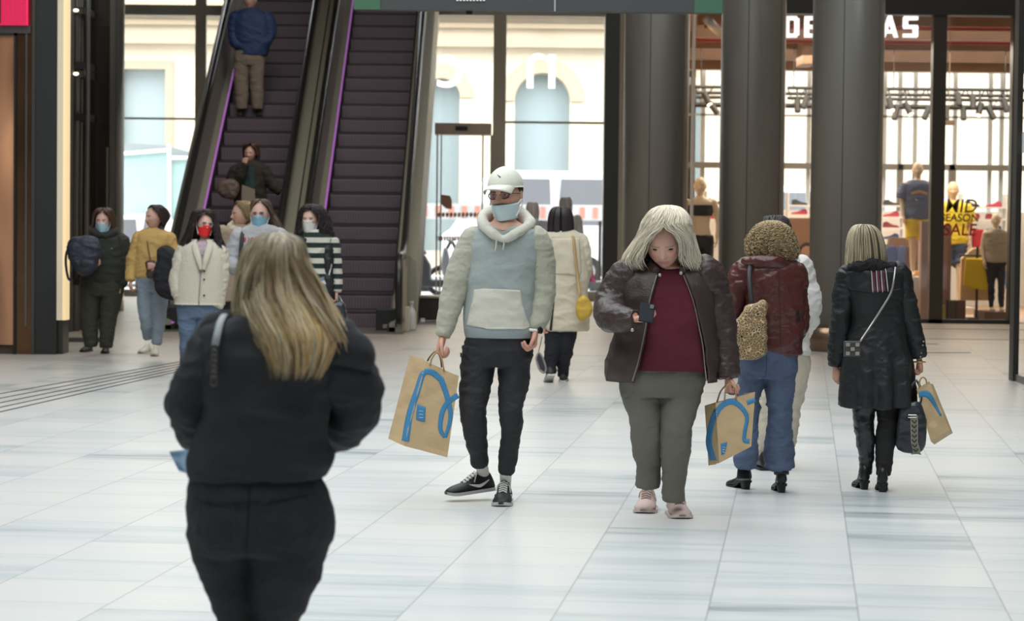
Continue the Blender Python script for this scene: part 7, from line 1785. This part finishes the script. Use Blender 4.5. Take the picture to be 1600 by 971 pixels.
def girl_grey():
    torso = [(352, 408, 12, 12), (357, 408, 26, 16), (366, 406, 34, 19), (390, 404, 34, 21), (430, 404, 33, 21), (455, 404, 33, 21)]
    arms = [[(374, 372, 0, 13), (366, 395, 0, 13), (362, 412, -.04, 12), (372, 420, -.2, 9.5), (386, 412, -.32, 7)], [(438, 372, 0, 12), (444, 400, 0, 11), (446, 425, 0, 10), (444, 452, 0, 7.5)]]
    legs = [[(390, 465, 0, 17), (390, 510, 0, 12), (390, 555, 0, 9)], [(419, 465, 0, 17), (418, 510, 0, 12), (417, 557, 0, 9)]]
    hip = [(448, 404, 32, 20), (464, 404, 33, 20), (478, 404, 30, 17)]
    M = cloth('grey_sweatshirt', s2l(184, 184, 187), var=.06)
    F, hd = walker(26.6, (404, 565), 'girl in grey sweatshirt with blue mask and long hair, behind the foreground woman', SK3*1.03, ((406, 314, 356), dict(yaw=-4, dy=0)), torso, arms, legs, hip,
        [((386, 412, -.32), (1, 0, .4), (0, 1, 0), 1), ((444, 454, 0), (0, -.1, -1), (-.8, 0, 0), 1)], [(G(391, 565), -95, .25), (G(417, 566), -85, .25)], cloth('mid_blue_denim', (), 0), mat('cream_sneaker', (), 0), top=M, topname='sweatshirt', sleeves=M, wr=.06)
    hd.mask(F.e, mat('mask_sky_blue', s2l(140, 190, 210), .8), z0=-.06, z1=-.52); hd.glasses(F.e, mat('clear_frame', (), 0), r=.10, z=.02)
    C = [s2l(70, 58, 50), s2l(110, 94, 80)]
    hair(F, [(311, 407, 4, 5), (313, 407, 12, 13), (320, 408, 16, 16), (334, 410, 17, 16), (348, 411, 14, 13)], M_hair, F.e, C, n=350, r=.8, gap=[(311, 0), (315, 22, -4), (324, 50, -4), (336, 68, -2), (348, 80, 0)], tip=(.8, 1), seed=25, jit=.04)
    hair(F, [(330, 420, 5, 7, .05), (348, 430, 8, 7, .05), (366, 437, 8, 6, .04), (392, 442, 5, 4, .02)], M_hair, F.e, C, n=160, r=.8, tip=(.7, 1), seed=26, name='long_tail', wave=(6, 6))
    MB().tube(smooth_pts([F.W(380, 358, -.03), F.W(378, 372, -.13), F.W(376, 395, -.16), F.W(376, 420, -.12)]), .02, 10, flat=.4).build('backpack_strap', mat('black_strap', s2l(38, 38, 40), .6), F.e, smooth=True)
    tops = [o for o in F.e.children if o.name.startswith('sweatshirt')]
    for i in range(3): drape(F, 'red_letter_patch', [(382+i*6, 371), (386.5+i*6, 371), (386+i*6, 378), (382+i*6, 378)] if i != 1 else ribbon([(389, 371), (392, 374), (389, 377.5)], 1.6), tops, mat('patch_red', s2l(190, 90, 96), .8), tops[0], off=.005, th=.001, cell=3)
def girl_stripes():
    torso = [(360, 492, 11, 12), (366, 493, 22, 15), (374, 495, 27, 18), (400, 496, 23, 19), (425, 498, 21, 18), (445, 499, 24, 18)]
    arms = [[(520, 382, 0, 9.5), (524, 410, 0, 8.5), (526, 435, 0, 7.5), (526, 456, -.03, 6)], [(468, 382, 0, 10), (464, 410, 0, 9), (464, 440, 0, 8), (466, 458, -.03, 6)]]
    legs = [[(486, 450, 0, 15), (484, 500, 0, 11), (483, 560, 0, 8)], [(510, 450, 0, 15), (506, 500, 0, 11), (503, 562, 0, 8)]]
    hip = [(428, 498, 21, 17), (445, 498, 25, 18), (462, 498, 25, 17)]
    mt, nt, b = _nt('striped_knit'); N = nt.nodes; L = nt.links
    g = N.new('ShaderNodeNewGeometry'); sp = N.new('ShaderNodeSeparateXYZ'); L.new(g.outputs['Position'], sp.inputs[0])
    mm = N.new('ShaderNodeMath'); mm.operation = 'MULTIPLY'; mm.inputs[1].default_value = 1/.105; L.new(sp.outputs[2], mm.inputs[0])
    fr = N.new('ShaderNodeMath'); fr.operation = 'FRACT'; L.new(mm.outputs[0], fr.inputs[0]); lt = N.new('ShaderNodeMath'); lt.operation = 'LESS_THAN'; lt.inputs[1].default_value = .5; L.new(fr.outputs[0], lt.inputs[0])
    mx = N.new('ShaderNodeMixRGB'); L.new(lt.outputs[0], mx.inputs[0]); mx.inputs[1].default_value = (*s2l(34, 46, 42), 1); mx.inputs[2].default_value = (*s2l(206, 204, 192), 1); L.new(mx.outputs[0], b.inputs['Base Color']); b.inputs['Roughness'].default_value = .9
    F, hd = walker(26.0, (494, 572), 'girl in dark and white striped sweater with white mask and long wavy dark hair', SK3, ((484, 324, 363), dict(yaw=-8, dy=0)), torso, arms, legs, hip,
        [((526, 457, -.03), (0, -.15, -1), (-.8, 0, 0), 1), ((466, 460, -.03), (0, -.1, -1), (.8, 0, 0), 1)], [(G(483, 570), -95, .25), (G(503, 572), -85, .25)], cloth('light_blue_denim2', s2l(120, 138, 154)), mat('cream_sneaker', (), 0), top=mt, topname='striped_sweater', sleeves=mt, wr=.03)
    hd.mask(F.e, mat('mask_white', s2l(224, 224, 220), .8), z0=-.03, z1=-.52, pleats=False)
    C = [s2l(30, 26, 26), s2l(56, 46, 44)]
    hair(F, [(320, 488, 4, 5), (323, 488, 13, 14), (330, 489, 20, 18), (345, 491, 25, 19), (360, 491, 28, 18), (374, 490, 32, 15, -.0), (386, 489, 34, 12, -.02)], M_hair, F.e, C, n=800, r=.8, gap=[(320, 0), (325, 12, -12), (332, 40, -16), (345, 46, -16), (365, 36, -8), (386, 30, 0)], tip=(.65, 1), wave=(9, 22), seed=27, jit=.1, clump=60)
    # black padded coat slipping off both arms
    M = mat('black_padded', s2l(30, 31, 33), .5, bump=.4, bscale=30)
    solid('open_coat', merge(limb(F, [(510, 376, -.05, 7), (512, 395, -.07, 7), (512, 425, -.07, 7.5), (514, 455, -.05, 7), (516, 472, .0, 6)], n=16), limb(F, [(475, 372, -.06, 9), (467, 388, -.05, 12), (463, 405, -.03, 12), (464, 440, -.02, 11), (466, 470, .02, 9)], n=16), limb(F, [(474, 372, 0, 7), (492, 366, .12, 9), (514, 376, .03, 8)], n=14)), M, F.e, voxel=.01, smooth=2, folds=fold(1.2))
    MB().tube(smooth_pts([F.W(512, 384, -.08), F.W(518, 410, -.1), F.W(514, 430, -.12)]), .006, 6).build('white_cord', mat('elastic_white', (), 0), F.e)
    Fb, o = bag_blob('handbag', 'small black handbag with thin strap beside the striped sweater girl', 25.85, [(519, 476), (527, 470), (536, 474), (540, 492), (538, 512), (524, 516), (517, 500)], .12, mat('handbag_black', (), 0), base=(528, 516))
    MB().tube(smooth_pts([Fb.W(528, 474, 0), F.W(528, 462, -.06), Fb.W(534, 470, 0), Fb.W(541, 488, 0), Fb.W(540, 510, 0)]), .005, 6).build('thin_strap', mat('silver_chain', (), 0), Fb.e, smooth=True)
def woman_cream_coat():
    torso = [(352, 374, 12, 11), (357, 373, 24, 15), (366, 372, 30, 18), (400, 372, 31, 20), (440, 372, 31, 20), (470, 372, 32, 20)]
    arms = [[(348, 366, 0, 11), (343, 395, 0, 10), (343, 420, 0, 9), (345, 440, -.03, 6.5)], [(398, 366, 0, 11), (402, 395, 0, 10), (403, 420, 0, 9), (402, 440, 0, 6.5)]]
    legs = [[(360, 465, 0, 14), (360, 505, 0, 10), (360, 540, 0, 8)], [(385, 465, 0, 14), (384, 505, 0, 10), (383, 541, 0, 8)]]
    hip = [(455, 372, 28, 18), (470, 372, 29, 18), (482, 372, 26, 15)]
    M = cloth('tan_coat', s2l(172, 154, 134))
    F, hd = walker(29.0, (372, 545), 'short-haired blonde woman in tan coat with cream scarf, looking left between two masked girls', SK2*1.02, ((377, 317, 354), dict(yaw=-62, dy=0)), torso, arms, legs, hip,
        [((345, 441, -.03), (0, -.1, -1), (.8, 0, 0), 1), ((402, 441, 0), (0, -.1, -1), (-.8, 0, 0), 1)], [(G(360, 546), -95, .25), (G(383, 547), -85, .25)], cloth('black_wool', s2l(32, 32, 36)), mat('sneaker_black', (), 0), top=M, topname='coat', sleeves=M)
    solid('scarf', limb(F, [(374, 362, -.10, 5), (362, 358, -.05, 6), (362, 352, .05, 6), (378, 350, .10, 7), (392, 354, .04, 6), (388, 360, -.05, 6), (374, 363, -.10, 5)], n=16, steps=5), cloth('cream_scarf', s2l(210, 200, 184)), F.e, voxel=.01, smooth=1, folds=fold(1))
    hair(F, [(314, 380, 3, 4), (316, 380, 11, 13), (323, 381, 15, 16), (336, 382, 14, 15), (346, 384, 10, 10)], M_hair, F.e, [s2l(128, 106, 74), s2l(176, 154, 114)], n=350, r=.8, gap=[(314, 0), (318, 22, -64), (325, 58, -64), (346, 78, -64)], tip=(.7, 1), seed=28, jit=.07)
# ------------------------------------------------------------------ escalator riders
def escalator_man():
    D = 39.35
    torso = [(14, 392, 10, 10), (19, 392, 22, 13), (28, 393, 28, 16), (50, 394, 29, 17), (70, 394, 27, 17), (86, 393, 24, 16)]
    arms = [[(368, 30, 0, 10), (366, 50, 0, 9), (368, 66, -.05, 8), (378, 73, -.09, 6)], [(418, 30, 0, 10), (421, 50, 0, 9.5), (416, 64, -.05, 8), (404, 73, -.09, 6)]]
    legs = [[(379, 92, 0, 13), (377, 120, 0, 11), (378, 145, 0, 9.5), (378, 170, 0, 8)], [(401, 92, 0, 12), (401, 120, 0, 10.5), (402, 145, 0, 9.5), (402, 170, 0, 8)]]
    hip = [(80, 389, 23, 15), (92, 389, 24, 15), (102, 389, 22, 13)]
    M = cloth('navy_blue_jacket', s2l(36, 56, 98), .6)
    z = U(390, 182, D).z
    F, hd = walker(D, (390, 183), 'man in navy blue jacket and beige trousers standing on the left escalator', SK2*.85, ((391, -14, 15), dict(yaw=-12, dy=0, male=True)), torso, arms, legs, hip,
        [((378, 73, -.05), (.6, .4, -.6), (.3, 1, 0), 1), ((404, 73, -.05), (-.6, .4, -.6), (-.3, 1, 0), 1)], [(Vector((U(378, 180, D).x, D+.1, z)), -95, .27), (Vector((U(403, 180, D).x, D+.1, z)), -80, .27)], cloth('beige_trousers', s2l(132, 118, 104)), mat('dark_shoe', s2l(48, 40, 38), .5), top=M, topname='jacket', sleeves=M, sole=mat('sole_dark', (), 0))
    hv = MB(); hv.ell(hd.T([0, .08, .2])[0], .35*hd.h, .42*hd.h, .34*hd.h, hd.M); hv.build('short_hair', mat('dark_brown_hair', (), 0), F.e, smooth=True)
def escalator_woman():
    D = 35.75
    torso = [(252, 391, 10, 10), (257, 391, 20, 13), (265, 391, 25, 15), (290, 391, 24, 16), (315, 391, 25, 16), (340, 391, 26, 17)]
    arms = [[(369, 268, 0, 10), (362, 288, 0, 9), (366, 296, -.08, 8), (375, 276, -.2, 7), (384, 256, -.24, 5)], [(412, 268, 0, 10), (420, 282, 0, 9), (430, 293, -.02, 7.5), (438, 300, -.03, 5.5)]]
    legs = [[(381, 340, 0, 12), (380, 365, 0, 9.5), (380, 395, 0, 7)], [(401, 340, 0, 12), (401, 365, 0, 9.5), (401, 395, 0, 7)]]
    hip = [(325, 391, 23, 15), (340, 391, 24, 15), (352, 391, 22, 13)]
    M = cloth('dark_brown_coat', s2l(44, 38, 32)); z = U(390, 401, D).z
    F, hd = walker(D, (391, 402), 'person in dark brown coat touching the face, holding the handrail of the left escalator', SK2*.8, ((391, 227, 254), dict(yaw=-10, dy=0)), torso, arms, legs, hip,
        [((383, 257, -.24), (.1, .1, 1), (.3, 1, 0), 1), ((438, 300, -.03), (1, 0, -.2), (0, 0, -1), 1)], [(Vector((U(380, 400, D).x, D+.1, z)), -95, .25), (Vector((U(402, 400, D).x, D+.1, z)), -80, .25)], cloth('black_wool', (), 0), mat('dark_shoe', (), 0), top=M, topname='coat', sleeves=M, sole=mat('sole_dark', (), 0))
    tops = [o for o in F.e.children if o.name.startswith('coat')]
    drape(F, 'teal_shirt', [(383, 262), (399, 262), (400, 290), (398, 312), (383, 312)], tops, cloth('dark_teal', s2l(36, 56, 54)), tops[0], off=.006, th=.003, cell=4)
    hair(F, [(223, 392, 3, 4), (225, 392, 9, 10), (231, 392, 12.5, 12), (242, 393, 13, 12), (252, 394, 12, 10)], M_hair, F.e, [s2l(48, 28, 22), s2l(78, 46, 34)], n=260, r=.8, gap=[(223, 0), (227, 20, -8), (234, 50, -8), (252, 66, -8)], tip=(.75, 1), seed=29, jit=.05)
    bag_blob('shoulder_bag', 'brown shoulder bag hanging at the side of the escalator rider in the dark coat', D-.35, [(342, 286), (352, 281), (366, 282), (372, 288), (371, 304), (362, 311), (344, 306), (339, 296)], .16, mat('brown_bag', s2l(96, 78, 70), .6), base=(356, 311))
    Fe = Fig('envelope', D-.3, (388, 318), 'grey-beige paper packet held against the dark coat on the escalator', 'packet')
    MB().prism([(378, 289), (398, 296), (399, 317), (377, 318)], lambda a, b, t: Fe.W(a, b, t), -.02, .02).build('packet', mat('grey_beige_card', s2l(132, 118, 104), .8), Fe.e, bevel=.004)
# ------------------------------------------------------------------ two people far off by the glass
def far_people():
    def mk(D, cx, ytop, label, top, hairc, foot):
        s_ = FPX/D/100.; q = lambda dx, dz: (cx+dx*s_, ytop+dz*s_)
        R = lambda rows: [(ytop+z*s_, cx+x*s_, w_*s_, d_*s_) for z, x, w_, d_ in rows]
        torso = R([(27, 0, 8, 7), (30, 0, 16, 9), (36, 0, 20, 11), (60, 0, 18, 12), (85, 0, 19, 12)])
        A = lambda sd: [(*q(sd*20, 36), 0, 6.5*s_), (*q(sd*23, 55), 0, 5.5*s_), (*q(sd*23, 80), 0, 4.5*s_)]
        Lg = lambda sd: [(*q(sd*9, 88), 0, 9.5*s_), (*q(sd*9, 120), 0, 7*s_), (*q(sd*8, 158), 0, 5*s_)]
        M = cloth('far_'+label[:10], top)
        F, hd = walker(D, (cx, ytop+164*s_), label, SK2, ((cx, ytop, ytop+24*s_), dict(yaw=180)), torso, [A(-1), A(1)], [Lg(-1), Lg(1)], R([(80, 0, 17, 11), (90, 0, 18, 11), (98, 0, 16, 9)]),
            [((*q(-23, 81), 0), (0, 0, -1), (1, 0, 0), 1), ((*q(23, 81), 0), (0, 0, -1), (-1, 0, 0), 1)], [(Vector((U(cx-8*s_, 400, D).x, D, 0)), 90, .26), (Vector((U(cx+8*s_, 400, D).x, D, 0)), 90, .26)], cloth('black_wool', (), 0), mat('sneaker_black', (), 0), top=M, topname='jacket', sleeves=M, voxel=.016, face=False)
        hair(F, R([(-3, 0, 4, 4), (0, 0, 8, 9), (8, 0, 10, 11), (20, 0, 10, 10), (28, 0, 9, 8)]), M_hair, F.e, [hairc, np.array(hairc)*1.3], n=200, r=1.0, tip=(.7, 1), seed=33)
    mk(41.5, 832, 319, 'distant person in pale grey top right behind the capped man, near the glass', s2l(168, 172, 176), s2l(176, 168, 162), 0)
    mk(43.0, 884, 311, 'distant person in dark grey jacket behind the beige-coated woman, near the glass', s2l(92, 92, 98), s2l(150, 146, 144), 0)
# ------------------------------------------------------------------ mannequins in the shop
SKM = np.array(s2l(214, 190, 158))
def mannequin(D, cx, ytop, ybot, label, top, bottom, sleeves=False, shorts=False, pose=0, bra=False, extra=None):
    k = (ybot-ytop)/178.; q = lambda x, z: (cx+x*k, ytop+z*k); R = lambda rows: [(ytop+z*k, cx+x*k, w_*k, d_*k) for z, x, w_, d_ in rows]
    F = Fig('mannequin', D, (cx, ybot), label, 'mannequin', 'mannequins in the shop window'); e = F.e
    torso = R([(27, 0, 6, 5.5), (31, 0, 15, 8), (36, 0, 19.5, 10), (50, 0, 16.5, 11.5), (66, 0, 13.5, 9.5), (78, 0, 16, 10), (86, 0, 17, 11)])
    arms = [[(*q(-19, 36), 0, 5.5*k), (*q(-23, 52), .02, 4.8*k), (*q(-24-pose, 66), 0, 3.8*k), (*q(-22-pose*1.5, 84), -.06, 2.8*k)], [(*q(19, 36), 0, 5.5*k), (*q(23, 52), .02, 4.8*k), (*q(25, 66), 0, 3.8*k), (*q(23, 84), -.06, 2.8*k)]]
    legs = [[(*q(-8.5, 90), 0, 9*k), (*q(-8.5, 110), 0, 7.5*k), (*q(-8, 132), -.02, 5.2*k), (*q(-8, 150), .02, 5*k), (*q(-8, 170), .04, 3.2*k)], [(*q(8.5, 90), 0, 9*k), (*q(9, 110), 0, 7.5*k), (*q(10, 132), -.05, 5.2*k), (*q(10, 150), 0, 5*k), (*q(10, 170), .02, 3.2*k)]]
    hd = Head(F, cx, ytop, ytop+25*k, 0, yaw=-10)
    # featureless face: smooth egg with light brow
    hip = R([(80, 0, 16, 10), (88, 0, 17.5, 11), (97, 0, 15.5, 9)])
    hands = [hand_mb(F, F.W(*arms[0][-1][:3]), (0, -.1, -1), (.8, 0, 0), 1, L=.17, curl=(15, 20, 15)), hand_mb(F, F.W(*arms[1][-1][:3]), (0, -.1, -1), (-.8, 0, 0), -1, L=.17, curl=(15, 20, 15))]
    feet = MB()
    for l in legs:
        p = F.W(l[-1][0], l[-1][1], l[-1][2]); feet.ell(p+Vector((0, -.07, -.04)), .04, .12, .035)
    body(F, hd, torso, arms, legs, SKM, hands, neck=[(*q(0, 20), .01, 5*k), (*q(0, 28), .01, 5.2*k), (*q(0, 33), 0, 7*k)], extra=merge(loft(F, hip, n=20, sc=.9), feet), voxel=.012, k=.95, brow=SKM, lips=SKM*.95, skinname='mannequin_skin')
    if top is not None:
        if bra: solid('sports_bra', loft(F, R([(38, 0, 18.2, 11), (50, 0, 17.4, 12.4), (53, 0, 16.6, 12)]), n=40), top, e, voxel=.008, smooth=1); MB().tube(smooth_pts([F.W(*q(-9, 42), -.1), F.W(*q(-10, 33), -.06), F.W(*q(-8, 30), .02)]), .012, 8, flat=.5).tube(smooth_pts([F.W(*q(9, 42), -.1), F.W(*q(10, 33), -.06), F.W(*q(8, 30), .02)]), .012, 8, flat=.5).build('bra_strap', top, e, smooth=True)
        else:
            tt = loft(F, R([(29, 0, 9, 8), (32, 0, 17, 10), (37, 0, 22, 12.5), (50, 0, 20, 14), (66, 0, 19, 13.5), (80, 0, 20, 14), (88, 0, 20, 14)]), n=40)
            if sleeves: tt = merge(tt, limb(F, [(*q(-17, 36), 0, 8.5*k), (*q(-23, 46), 0, 8*k), (*q(-25, 56), 0, 7.5*k)], n=20), limb(F, [(*q(17, 36), 0, 8.5*k), (*q(23, 46), 0, 8*k), (*q(25, 56), 0, 7.5*k)], n=20))
            solid('shirt', tt, top, e, voxel=.01, smooth=2, folds=fold(1.1, .8))
    ll = [[*l[:2], l[2] if not shorts else (l[2][0], l[2][1]-14*k, l[2][2], 8*k)] for l in legs] if shorts else legs
    sc_ = 1.3 if shorts else 1.1
    if bottom is not None: solid('shorts' if shorts else 'leggings', merge(loft(F, hip, n=30, sc=1.08), *[limb(F, l if shorts else l[:5], n=20, steps=6, sc=sc_) for l in ll]), bottom, e, voxel=.01, smooth=1, folds=fold(.8))
    MB().lathe((F.base.x, D, 0), [(.2, 0), (.2, .015)], 28).build('stand', mat('glass_plate', s2l(170, 172, 172), .3), e) if ybot > 480 else MB().box(F.base.x-.3, F.base.x+.3, D-.3, D+.3, 0, max(.05, F.base.z)).build('plinth', mat('display_white', s2l(200, 190, 175), .6), e)
    return F
def mannequins():
    blk = cloth('sport_black', s2l(26, 26, 28), .7)
    mannequin(38.9, 1094, 277, 480, 'mannequin in black sports bra and black leggings between the first two columns', blk, blk, bra=True)
    F = mannequin(39.4, 1434, 253, 433, 'tall mannequin in grey-blue tee and yellow shorts on a stand', cloth('tee_grey_blue', s2l(92, 98, 122)), cloth('yellow_fabric2', s2l(228, 196, 44)), sleeves=True, shorts=True)
    sh = [o for o in F.e.children if o.name.startswith('shirt')]
    drape(F, 'gold_lettering', ribbon([(1422, 303), (1434, 300), (1447, 303)], 4), sh, mat('gold_print', s2l(190, 140, 80), .6), sh[0], off=.006, th=.002, cell=3); drape(F, 'white_logo_print', swoosh(1433, 311, 12, 4), sh, mat('logo_white', (), 0), sh[0], off=.006, th=.002, cell=3)
    mannequin(41.5, 1489, 284, 480, 'mannequin in yellow top behind the sale lettering', cloth('yellow_top', s2l(226, 200, 60)), cloth('denim_shorts', s2l(66, 80, 104)), sleeves=True, shorts=True)
    mannequin(39.2, 1556, 334, 487, 'mannequin in beige vest and black trousers at the right of the shop window', cloth('beige_vest', s2l(168, 152, 128)), blk)
def suitcase():
    g = G(270, 517); e = empty('suitcase', (g.x, g.y, 0), 'black suitcase standing behind the girls near the left escalator', 'suitcase')
    a = U(257, 500, g.y).x; b = U(283, 500, g.y).x
    MB().box(a, b, g.y, g.y+.25, .05, .33).build('shell', mat('black_nylon', s2l(30, 30, 32), .6), e, bevel=.03); MB().tube([(a+.03, g.y+.2, .33), (a+.03, g.y+.2, .62), (a+.12, g.y+.2, .62), (a+.12, g.y+.2, .33)], .01).build('pull_handle', M_blk, e)
    for x in (a+.03, b-.03):
        for y in (g.y+.04, g.y+.2): MB().tube([(x-.01, y, .03), (x+.01, y, .03)], .03, 12).build('wheel', mat('rubber', (), 0), e)
man_hoodie(); woman_phone(); woman_foreground(); woman_curly(); person_white(); woman_trench(); woman_beige()
girl_dark_tracksuit(); girl_yellow(); girl_white(); girl_grey(); girl_stripes(); woman_cream_coat(); escalator_man(); escalator_woman(); far_people(); mannequins(); suitcase()
